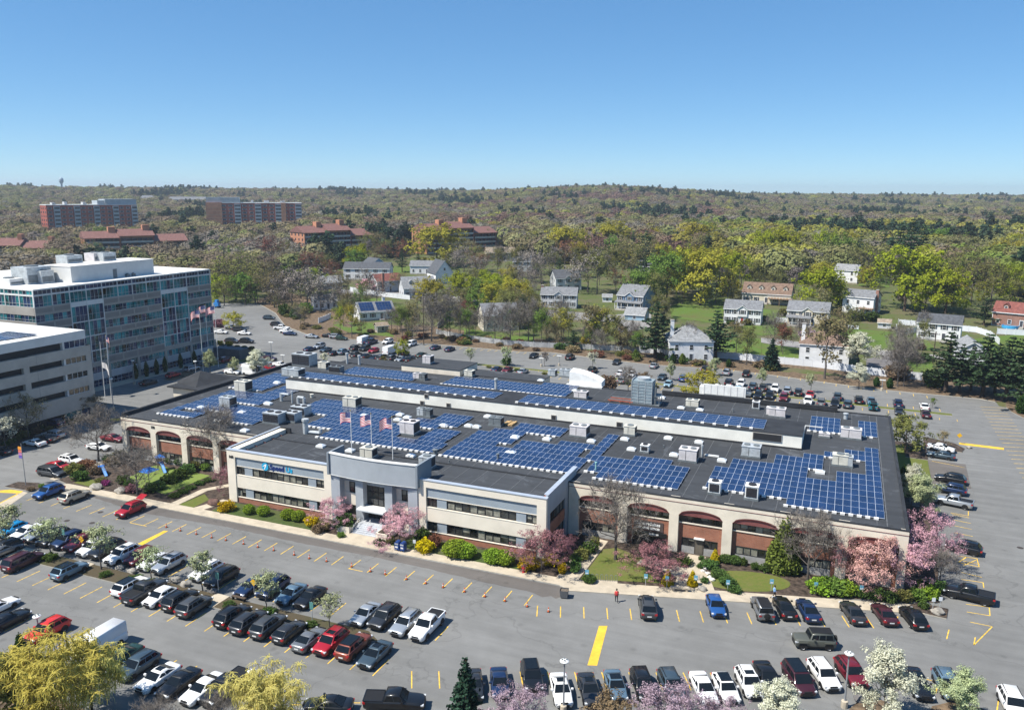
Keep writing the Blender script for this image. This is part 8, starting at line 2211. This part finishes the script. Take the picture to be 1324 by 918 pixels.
ci.inputs['Collection'].default_value = SRC; ci.inputs['Separate Children'].default_value = True; ci.inputs['Reset Children'].default_value = True
ip.inputs['Pick Instance'].default_value = True
def na(name, ty):
    n = N.new('GeometryNodeInputNamedAttribute'); n.data_type = ty; n.inputs['Name'].default_value = name; return n.outputs['Attribute']
ng.links.new(gi.outputs[0], ip.inputs['Points']); ng.links.new(ci.outputs[0], ip.inputs['Instance'])
ng.links.new(na('idx','INT'), ip.inputs['Instance Index']); ng.links.new(na('scl','FLOAT'), ip.inputs['Scale'])
cx = N.new('ShaderNodeCombineXYZ'); ng.links.new(na('rot','FLOAT'), cx.inputs[2]); 
e2 = N.new('FunctionNodeEulerToRotation'); ng.links.new(cx.outputs[0], e2.inputs[0]); ng.links.new(e2.outputs[0], ip.inputs['Rotation'])
ng.links.new(ip.outputs[0], go.inputs[0])
md = wo.modifiers.new('woods', 'NODES'); md.node_group = ng

# ---- air
hz = MB().box(-7000, 7000, -7000, 7000, -60, 110).build('haze', [], kind='stuff')
hm_ = bpy.data.materials.new('haze'); hm_.use_nodes = True; hm_.node_tree.nodes.clear()
ho = hm_.node_tree.nodes.new('ShaderNodeOutputMaterial'); hv = hm_.node_tree.nodes.new('ShaderNodeVolumePrincipled')
hv.inputs['Color'].default_value = (.78, .88, 1.0, 1); hv.inputs['Density'].default_value = .00013; hv.inputs['Anisotropy'].default_value = .2
hm_.node_tree.links.new(hv.outputs[0], ho.inputs['Volume']); hz.data.materials.append(hm_)
# ================================================================ street furniture, signs, people
ORANGE = mat('cone_orange', (.70,.13,.03), .6, .08, 3); 
def cone_mesh():
    b = MB(); b.box(-.2,.2,-.2,.2,0,.04,1); b.lathe([(.15,.04),(.035,.72),(.02,.74),(0,.74)], n=12); 
    b.lathe([(.105,.32),(.085,.45)], n=12, mi=2); 
    return b.mesh('traffic_cone', [ORANGE, BLK, WHITE])
CM = cone_mesh()
conepx = [(215.2,681.6),(233.3,686.3),(254,690.7),(273.8,695.2),(292.1,698.6),(315,703.3),(333.4,707.5),(354,711.7),(380.5,717.4),(400,722),(422.3,725.8),(454.7,732.6),(479,738.9),(498.2,742.5),(525.6,749),(550.5,754.3),(573,759.3),(600.7,765),(627,771.3),(653,777),(681.7,784.1),(709.2,790.7)]
for i, (x, y) in enumerate(conepx):
    o = obj('traffic_cone', CM, None, at(x, y, .032), None, None, .85); tag(o, 'small orange traffic cone standing in the line along the office kerb', 'traffic cone', 'traffic cones along the kerb', share=True)
# lamp posts
POLE = mat('lamp_pole', (.30,.32,.34), .45, .08, 2, metal=.3)
def lamp(px, py, top, label, arm=False, far=False):
    p = at(px, py, .02); h = (py-top)/scale_at(p)
    t = thing('lamp_post', label, 'lamp post', p, 0, 'lamp posts in the car park')
    b = MB(); b.lathe([(.32,0),(.32,.7),(.26,.75),(0,.75)], n=10); b.build('footing', [CONC], t)
    b = MB(); b.tube((0,0,.7),(0,0,h-.35),.10,.065,8); b.build('pole', [POLE], t)
    b = MB()
    if arm: b.box(-.7,.7,-.2,.2,h-.3,h-.12,0); b.box(-.08,.08,-.08,.08,h-.4,h-.1,0)
    else:
        b.lathe([(.08,h-.36),(.2,h-.34),(.40,h-.2),(.44,h-.09),(.34,h-.0),(.2,h+.04),(0,h+.06)], n=18, mi=0)
        for q in range(4): a = q*math.pi/2+.4; b.box(.2*math.cos(a)-.07,.2*math.cos(a)+.07,.2*math.sin(a)-.07,.2*math.sin(a)+.07,h+.03,h+.10,1)
    b.build('lamp_head', [WHITE, DARKU], t)
    return t
lamp(728.5, 920, 846, 'lamp post with round white head before the white saloon in the bottom row')
lamp(1091.5, 914, 836, 'tall lamp post with round head beside the largest white blossom tree')
lamp(50.5, 822, 793, 'lamp post with round head above the bright red SUV')
lamp(328, 905, 862, 'lamp post head showing beside the pale gold willow')
lamp(174, 497, 465, 'lamp post with round head in front of the glass tower', )
lamp(254, 493, 466, 'lamp post with round head left of the west annex')
lamp(147, 530, 488, 'lamp post with round head beside the two tall flagpoles')
lamp(352, 478, 441, 'grey lamp post among the cars behind the west annex', True)
lamp(366, 470, 458, 'short dark bollard light at the lane end', True)
for x, y, t_, l in ((1140,505,490,'thin lamp post by the back verge, right'),(723,473,459,'thin dark lamp post in the middle of the back lot'),(700,474,462,'second thin dark lamp post in the back lot')): lamp(x, y, t_, l, True)
# flagpoles
us_flag(at(263.0, 480, 0), 17.0, 'left one of three striped flags on tall poles beside the glass tower', 3.2, 1.9, .7, .3, R(10), 'flags beside the glass tower')
us_flag(at(270.5, 473, 0), 17.2, 'middle one of three striped flags on tall poles beside the glass tower', 3.2, 1.9, .5, 1.7, R(10), 'flags beside the glass tower')
us_flag(at(282.5, 474.5, 0), 17.4, 'right one of three striped flags on tall poles beside the glass tower', 3.2, 1.9, .7, 2.9, R(10), 'flags beside the glass tower')
us_flag(at(144, 513, 0), 14.8, 'striped flag hanging low on the pole before the parking deck', 1.6, 1.2, 1.1, .8, R(170), None)
t = thing('flagpole', 'white flag hanging half way down a pole before the parking deck', 'flag', at(136, 514, 0))
b = MB(); b.tube((0,0,0),(0,0,13.5),.08,.05,8); b.build('pole', [WHITE], t)
f = flag_mesh(2.4, 1.4, 1.2, 1.2); f.m = [1]*len(f.m); f = f.build('flag', [FR, FW], t); f.location = (.05,0,8.6); f.rotation_euler = (0,0,R(180))
t = thing('banner_pole', 'leaning grey pole with an orange to purple banner on the corner island', 'banner', at(33.5, 627, .1))
b = MB(); b.tube((0,0,0),(-.05,0,7.2),.07,.05,8); b.build('pole', [POLE], t)
b = MB()
for i, c in enumerate(((0),(1),(2),(3))): b.quad((-.9-.05,.0,6.6-i*.5-.5),(-.12,.0,6.6-i*.5-.5),(-.12,.05,6.6-i*.5),(-.95,.05,6.6-i*.5), i)
b.build('banner', [mat('banner_orange',(.70,.28,.03),.7,0), mat('banner_coral',(.60,.16,.12),.7,0), mat('banner_mauve',(.40,.17,.35),.7,0), mat('banner_purple',(.12,.09,.36),.7,0)], t)
# utility poles
for x, y, t_, l in ((548,446,384,'dark wooden utility pole behind the back lot'),(1206,470,428,'pale street pole behind the first corner pine'),(333,394,356,'thin utility pole at the woods edge')):
    p = gt(x, y); h = (y-t_)/scale_at(p); t = thing('utility_pole', l, 'utility pole', p)
    b = MB(); b.tube((0,0,-.3),(0,0,h),.17,.11,8); b.build('pole', [BARKB], t)
    b = MB(); b.box(-1.1,1.1,-.06,.06,h-.9,h-.75); [b.lathe([(.05,0),(.06,.15),(0,.2)], (q,0,h-.75), 6) for q in (-.9,-.3,.3,.9)]; b.build('crossarm', [BARKG], t)
# blue parking signs
SIGN = mat('sign_blue', (.16,.42,.56), .5, .04, 2); SIGNW = mat('sign_white', (.75,.77,.78), .5, 0)
for i, (x, y, l) in enumerate(((758.7,751.5,'small blue sign in the clipped bush by the bike rack'),(834.6,757,'small blue sign left of the left golden cone shrub'),(862,760,'small blue sign in front of the left golden cone shrub'),(899,759,'small blue sign in front of the right golden cone shrub'),(940.5,765,'small blue sign at the tip of the junipers'),(997,764,'small blue sign behind the walker in the blue shirt'),(1054,768,'small blue sign beside the yellow green bushes'),(1113,772,'small blue sign before the salmon blossom tree'))):
    p = at(x, y, .1); t = thing('parking_sign', l, 'sign', p, R(16), 'blue parking signs along the walk')
    b = MB(); b.tube((0,0,0),(0,0,1.5),.03,.03,6); b.build('post', [GALV], t)
    b = MB(); b.box(-.23,.23,-.05,-.032,1.0,1.62,0); b.box(-.17,.17,-.058,-.0505,1.08,1.24,1); b.build('sign_plate', [SIGN, SIGNW], t)
for x, y, l in ((1205.5,790,'small pale sign at the corner mulch island, left'),(1214.5,789,'small thin sign at the corner mulch island, right'),(536,713,'small white sign beside the yellow forsythia')):
    p = at(x, y, .1); t = thing('parking_sign', l, 'sign', p, R(16)); b = MB(); b.tube((0,0,0),(0,0,1.7),.03,.03,6); b.build('post', [GALV], t); b = MB(); b.box(-.2,.2,-.05,-.032,1.25,1.75); b.build('sign_plate', [SIGNW], t)
for x, y, l in ((84,706,'green lane sign among the blossom trees on the left'),(282.5,765,'grey lane sign before the black SUV'),(404,805,'grey sign in the middle island near the tip')):
    p = at(x, y, .1); t = thing('lane_sign', l, 'sign', p); b = MB(); b.tube((0,0,0),(0,0,2.6),.04,.04,6); b.build('post', [GALV], t); b = MB(); b.box(-.25,.25,-.06,-.042,1.7,2.6); b.build('sign_plate', [mat('sign_green',(.10,.26,.24),.5,0)], t)
for x, y, l in ((107,712,'yellow warning sign before the dark red SUV'),(329,769,'yellow warning sign by the middle island path'),(1239.5,573.5,'round orange warning sign at the end of the east speed bump')):
    p = at(x, y, .1); t = thing('warning_sign', l, 'sign', p); b = MB(); b.tube((0,0,0),(0,0,2.0),.04,.04,6); b.build('post', [GALV], t); b = MB(); b.poly([(0,-.06,1.2),(.5,-.06,1.7),(0,-.06,2.2),(-.5,-.06,1.7)]); b.poly([(0,-.045,1.2),(-.5,-.045,1.7),(0,-.045,2.2),(.5,-.045,1.7)]); b.build('sign_plate', [mat('sign_yellow',(.75,.42,.02),.5,0)], t)
# mailboxes
for i, (x, y) in enumerate(((514.5,711),(521.5,712.5))):
    t = thing('mailbox', ('left' if i == 0 else 'right')+' dark blue mailbox of the pair below the right cherry tree', 'mailbox', at(x, y, .1), R(0), 'blue mailboxes')
    b = MB(); pr2 = [(-.33,.25)]+[(-.33,1.1)]+[(-.33*math.cos(q), 1.1+.3*math.sin(q)) for q in np.linspace(0, math.pi, 9)]+[(.33,.25)]
    n = len(pr2); b.add([(x_,-.38,z_) for x_, z_ in pr2]+[(x_,.38,z_) for x_, z_ in pr2], [tuple(range(n-1,-1,-1)), tuple(range(n,2*n))]+[(q,(q+1)%n,n+(q+1)%n,n+q) for q in range(n)]); 
    for sx in (-.28,.28):
        for sy in (-.3,.3): b.box(sx-.04,sx+.04,sy-.04,sy+.04,0,.25)
    b.build('box', [mat('mail_blue',(.02,.06,.22),.4,.05,2)], t)
    b = MB(); b.box(-.26,.26,-.40,-.385,.95,1.15); b.build('flap', [GALV], t)
    b = MB(); b.box(-.2,.2,-.395,-.383,.5,.72); b.build('sticker', [WHITE], t)
# bench, bike rack, bin, hydrant
p = at(879, 764, .1); t = thing('bench', 'pale stone bench between the two golden cone shrubs', 'bench', p, R(16))
b = MB(); b.box(-1.15,1.15,-.25,.25,.42,.55); b.build('seat', [CONC], t)
for s in (-.8,.8):
    b = MB(); b.box(s-.12,s+.12,-.2,.2,0,.42); b.build('leg', [CONC], t)
p = at(781, 751, .1); t = thing('bike_rack', 'dark wave shaped bike rack on a small pad by the walk', 'bike rack', p, R(16))
b = MB()
for i in range(6):
    x0 = -1.5+i*.6
    for q in range(6):
        a0, a1 = math.pi*q/6, math.pi*(q+1)/6
        b.tube((x0-.15*math.cos(a0),0,.75+.15*math.sin(a0)),(x0-.15*math.cos(a1),0,.75+.15*math.sin(a1)),.03,.03,6)
    b.tube((x0-.15,0,0),(x0-.15,0,.75),.03,.03,6); b.tube((x0+.15,0,0),(x0+.15,0,.75),.03,.03,6)
b.build('hoop', [DARKU], t)
p = at(729.5, 772, .03); t = thing('rubbish_cart', 'dark grey wheeled rubbish cart at the kerb bend', 'rubbish cart', p, R(10))
b = MB(); b.add([(-.42,-.4,.12),(.42,-.4,.12),(.42,.4,.12),(-.42,.4,.12),(-.5,-.5,1.05),(.5,-.5,1.05),(.5,.5,1.05),(-.5,.5,1.05)], [(0,3,2,1),(0,1,5,4),(1,2,6,5),(2,3,7,6),(3,0,4,7)]); b.quad((-.45,-.45,.9),(.45,-.45,.9),(.45,.45,.9),(-.45,.45,.9),1); b.build('bin', [mat('cart_grey',(.11,.115,.12),.6,.1,2), mat('leaf_bag',(.16,.13,.10),.8,.3,6)], t)
for s in (-.42,.42):
    b = MB(); b.tube((s-.04,.35,.14),(s+.04,.35,.14),.14,.14,10); b.build('wheel', [TYRE], t)
p = at(677, 740, .1); t = thing('fire_hydrant', 'red fire hydrant beside the forsythia at the block corner', 'fire hydrant', p)
b = MB(); b.lathe([(.2,0),(.2,.08),(.13,.1),(.13,.6),(.19,.62),(.19,.68),(.12,.8),(.04,.86),(0,.86)], n=12); b.build('barrel', [mat('hydrant_red',(.45,.02,.03),.5,.05,2)], t)
b = MB(); b.tube((-.25,0,.5),(.25,0,.5),.07,.07,8); b.tube((0,-.24,.45),(0,0,.45),.08,.08,8); b.build('outlet', [MATS['hydrant_red']], t)
# boulders
def boulder(px, py, r, label, m, seed):
    bm = bmesh.new(); bmesh.ops.create_icosphere(bm, subdivisions=3, radius=r); rg3 = random.Random(seed); ph = [rg3.uniform(0,6) for _ in range(6)]
    for v in bm.verts:
        d = v.co.normalized(); k = 1+.16*math.sin(d.x*3+ph[0])*math.sin(d.y*3+ph[1])+.12*math.sin(d.z*5+ph[2]+d.x*4)+.05*math.sin(d.y*9+ph[3]); v.co = Vector((d.x*r*1.2, d.y*r, d.z*r*.75))*k
    me = bpy.data.meshes.new('boulder'); bm.to_mesh(me); bm.free(); me.materials.append(m)
    o = obj('boulder', me, None, at(px, py, .1)+Vector((0,0,r*.35))); tag(o, label, 'boulder', 'landscape boulders')
RK = mat('boulder_stone', (.32,.295,.255), .9, .2, 2, det=6); RKD = mat('boulder_dark', (.15,.14,.135), .9, .25, 2, det=6)
for i, a in enumerate(((156,637,.8,'tan boulder before the playground, right',RK),(124,632,.8,'tan boulder before the playground, left',RK),(227,751,.65,'largest pale boulder in the middle island',RK),(240,757,.55,'pale boulder right of the largest one in the island',RK),(171,740,.5,'pale boulder by the second gap in the island',RK),(155,735,.45,'small pale boulder in the island',RK),(350,771,.4,'small grey boulder in the island by the navy cars',RK),(276,766,.45,'dark boulder in the island near the path',RKD),(277,652,.8,'dark red brown boulder by the path to the front block',mat('boulder_brown',(.13,.075,.06),.9,.2,2)),(908,763,.5,'grey boulder right of the right golden cone',RK),(1212,793,.6,'white boulder in the corner mulch island',RK),(425,682,.6,'pale boulder left of the entrance',RK),(1113,905,.55,'brown boulder at the foot of the tall lamp post',RKD),(1253,579,.4,'pale boulder at the east island tip',RK))): boulder(a[0], a[1], a[2], a[3], a[4], i)
for x, y in ((912,735),(909,739),(915,742),(918,747),(921,750)): 
    boulder(x, y, .28, 'small white stone '+{912:'nearest the arcade door',909:'second from the arcade door',915:'third from the arcade door',918:'fourth from the arcade door',921:'nearest the walk'}[x]+' beside the curved path', mat('white_stone',(.6,.58,.53),.9,.15,2), x)
# playground
PB = mat('play_blue', (.02,.16,.55), .4, .06, 2); PBL = mat('play_light_blue', (.22,.42,.70), .35, .06, 2)
def slide(px, py, label, rz, L=2.6, top=True):
    p = at(px, py, .12); t = thing('playground_slide', label, 'slide', p, rz); t.scale = (.8, .8, .8)
    b = MB(); n = 8
    for i in range(n):
        f0, f1 = i/n, (i+1)/n; z0, z1 = 1.6*(1-f0)**1.1+.15, 1.6*(1-f1)**1.1+.15
        b.quad((L*f0,-.3,z0),(L*f1,-.3,z1),(L*f1,.3,z1),(L*f0,.3,z0),0)
        for s in (-1,1): b.quad((L*f0,s*.3,z0),(L*f1,s*.3,z1),(L*f1,s*.36,z1+.2),(L*f0,s*.36,z0+.2),1)
    b.build('chute', [PBL, PB], t)
    b = MB(); b.box(-1.2,0,-.6,.6,1.6,1.75); 
    b.build('platform', [PB], t)
    for x in (-1.15,-.05):
        for y in (-.55,.55):
            b = MB(); b.box(x-.06,x+.06,y-.06,y+.06,0,2.9 if top else 2.5); b.build('post', [mat('play_brown',(.16,.10,.07),.7,.1,2)], t)
    if top:
        b = MB(); b.add([(-1.5,-.9,2.9),(.3,-.9,2.9),(.3,.9,2.9),(-1.5,.9,2.9),(-.6,0,3.6)], [(0,1,4),(1,2,4),(2,3,4),(3,0,4),(3,2,1,0)]); b.build('canopy', [PB], t)
slide(209, 608, 'blue slide with pitched blue canopy right of the playground', R(-30))
slide(133, 613, 'blue slide at the left of the playground', R(-25), 2.2, False)
t = thing('sun_shade', 'square blue sun umbrella on a post in the playground', 'sun shade', at(193, 625, .12))
b = MB(); b.tube((0,0,0),(0,0,2.5),.07,.06,8); b.build('post', [DARKU], t)
b = MB(); b.add([(-1.25,-1.25,2.3),(1.25,-1.25,2.3),(1.25,1.25,2.3),(-1.25,1.25,2.3),(0,0,3.0)], [(0,1,4),(1,2,4),(2,3,4),(3,0,4),(3,2,1,0)]); b.build('canopy', [PB], t)
# low benches in the middle island gap
for x, y, l in ((42,705,'dark low bench in the left island gap'),(309,776,'dark low bench in the middle island gap')):
    p = at(x, y, .12); t = thing('bench', l, 'bench', p); b = MB(); b.box(-1.0,1.0,-.2,.2,.42,.48); b.build('seat', [BARKB], t)
    for s in (-.85,.85):
        b = MB(); b.box(s-.05,s+.05,-.18,.18,0,.42); b.build('leg', [BLK], t)
# manholes
for x, y, l in ((86.5,673,'round manhole cover left of two in the kerb lane'),(119,676,'round manhole cover right of two in the kerb lane'),(1084.5,859,'brown manhole cover before the dark red SUV'),(1319,708,'dark manhole cover on the east lane'),(130,662,'small round drain cover near the kerb stalls')):
    o = MB().lathe([(.42,0),(.42,.008),(0,.008)], n=18).build('manhole_cover', [mat('cast_iron',(.06,.05,.045),.7,.2,4)]); o.location = at(x, y, .024); tag(o, l, 'manhole cover')
t = thing('blue_lift', 'small blue lift machine parked at the far left woods edge', 'lift machine', gt(281, 398))
b = MB(); b.box(-1.2,1.2,-.8,.8,.5,2.2); b.box(-.6,.6,-.6,.6,2.2,3.4); b.build('body', [mat('lift_blue',(.03,.2,.5),.5,.1,1)], t); b = MB(); b.tube((.4,0,2.0),(3.2,0,.6),.2,.15,8); b.build('boom', [DARKU], t)
for s in (-.8,.8):
    b = MB(); b.tube((s,-.9,.45),(s,.9,.45),.45,.45,10); b.build('wheel', [TYRE], t)
t = thing('swimming_pool', 'round blue swimming pool beside the red brick house', 'pool', gt(1306, 424)); b = MB(); b.lathe([(2.6,0),(2.6,.9),(2.4,.9),(2.4,.7),(0,.7)], n=24); b.build('pool_wall', [mat('pool_blue',(.05,.35,.65),.15,.05,1)], t)

# people
SKIN = mat('skin', (.50,.30,.21), .6, 0)
def person(px, py, rz, label, shirt, trouser, hair, stride=.5, h=1.72):
    p = at(px, py, .03 if py > 772 else .14)
    t = thing('person', label, 'person', p, rz)
    J = {'pel':(0,0,.93),'chest':(.02,0,1.25),'neck':(.03,0,1.45),'headb':(.04,0,1.53),'headt':(.05,0,1.70)}
    s = stride
    V = [J['pel'],J['chest'],(.03,0,1.38),J['neck'],J['headb'],(.06,0,1.62),J['headt'],
         (.0,.10,.88),(.17*s*1.6,.10,.50),(.12*s*2.2,.10,.09),(.12*s*2.2+.17,.10,.04),
         (.0,-.10,.88),(-.05*s,-.10,.50),(-.36*s*1.6,-.10,.13),(-.36*s*1.6+.15,-.10,.05),
         (.02,.20,1.38),(-.10*s-.02,.25,1.12),(-.12*s+.08,.24,.88),(-.12*s+.12,.24,.78),
         (.02,-.20,1.38),(.12*s,-.25,1.12),(.30*s,-.24,.90),(.36*s,-.23,.81)]
    E_ = [(0,1),(1,2),(2,3),(3,4),(4,5),(5,6),(0,7),(7,8),(8,9),(9,10),(0,11),(11,12),(12,13),(13,14),(2,15),(15,16),(16,17),(17,18),(2,19),(19,20),(20,21),(21,22)]
    r = [.135,.15,.12,.055,.075,.095,.07,.095,.068,.045,.035,.095,.068,.045,.035,.06,.048,.036,.03,.06,.048,.036,.03]
    me = bpy.data.meshes.new('body'); me.from_pydata([tuple(c*h/1.72 for c in v) for v in V], E_, [])
    o = bpy.data.objects.new('body', me); COL.objects.link(o)
    o.modifiers.new('skin', 'SKIN'); sl_ = me.skin_vertices[0].data
    for i, q in enumerate(r): sl_[i].radius = (q, q*(1.25 if i in (0,1) else 1)); sl_[i].use_root = (i == 0)
    o.modifiers.new('sub', 'SUBSURF').levels = 1
    o.modifiers['sub'].render_levels = 1
    dg = bpy.context.evaluated_depsgraph_get()
    m2 = bpy.data.meshes.new_from_object(o.evaluated_get(dg)); bpy.data.objects.remove(o)
    for m in (SKIN, shirt, trouser, BLK): m2.materials.append(m)
    for f in m2.polygons:
        z = f.center.z*1.72/h; y = abs(f.center.y)
        f.material_index = 3 if z < .09 else 2 if z < .93 and y < .2 else 1 if (z < 1.44 and not (y > .19 and z < 1.0)) else 0
        f.use_smooth = True
    b_ = obj('body', m2, t)
    hb = MB(); hb.lathe([(.0,.13),(.07,.12),(.105,.06),(.112,0),(.10,-.06),(.09,-.08)], (.03*h/1.72,0,1.645*h/1.72), 12); hb.build('hair', [hair], t, smooth=True)
    f_ = MB(); f_.box(.135,.165,-.015,.015,1.59,1.63); 
    for sy in (-.04,.04): f_.box(.125,.15,sy-.012,sy+.012,1.635,1.65, 1)
    f_.box(.125,.15,-.03,.03,1.555,1.565, 1); f_.build('face', [SKIN, BLK], t)
    for sgn, hp in ((1, V[18]), (-1, V[22])):
        hd = MB()
        for k_ in range(4): hd.tube((hp[0]+.02-.018*k_, hp[1], hp[2]+.01), (hp[0]+.035-.02*k_, hp[1], hp[2]-(.085+.01*(k_ in (1,2)))), .011, .008, 5)
        hd.tube((hp[0]+.03, hp[1], hp[2]+.03), (hp[0]+.065, hp[1], hp[2]-.035), .012, .009, 5)
        hd.lathe([(0,-.05),(.036,-.03),(.036,.03),(0,.05)], hp, 8); hd.build('hand', [SKIN], t)
    return t
person(797, 778.3, R(115), 'person in red top and dark trousers walking from the kerb', mat('cloth_red',(.62,.05,.05),.8,0), mat('cloth_black',(.02,.02,.024),.8,0), mat('hair_dark',(.03,.022,.018),.7,0))
person(1000.5, 773.5, R(16), 'person in light blue shirt and dark trousers walking on the walk', mat('cloth_blue',(.25,.44,.72),.8,0), MATS['cloth_black'], MATS['hair_dark'], .8)
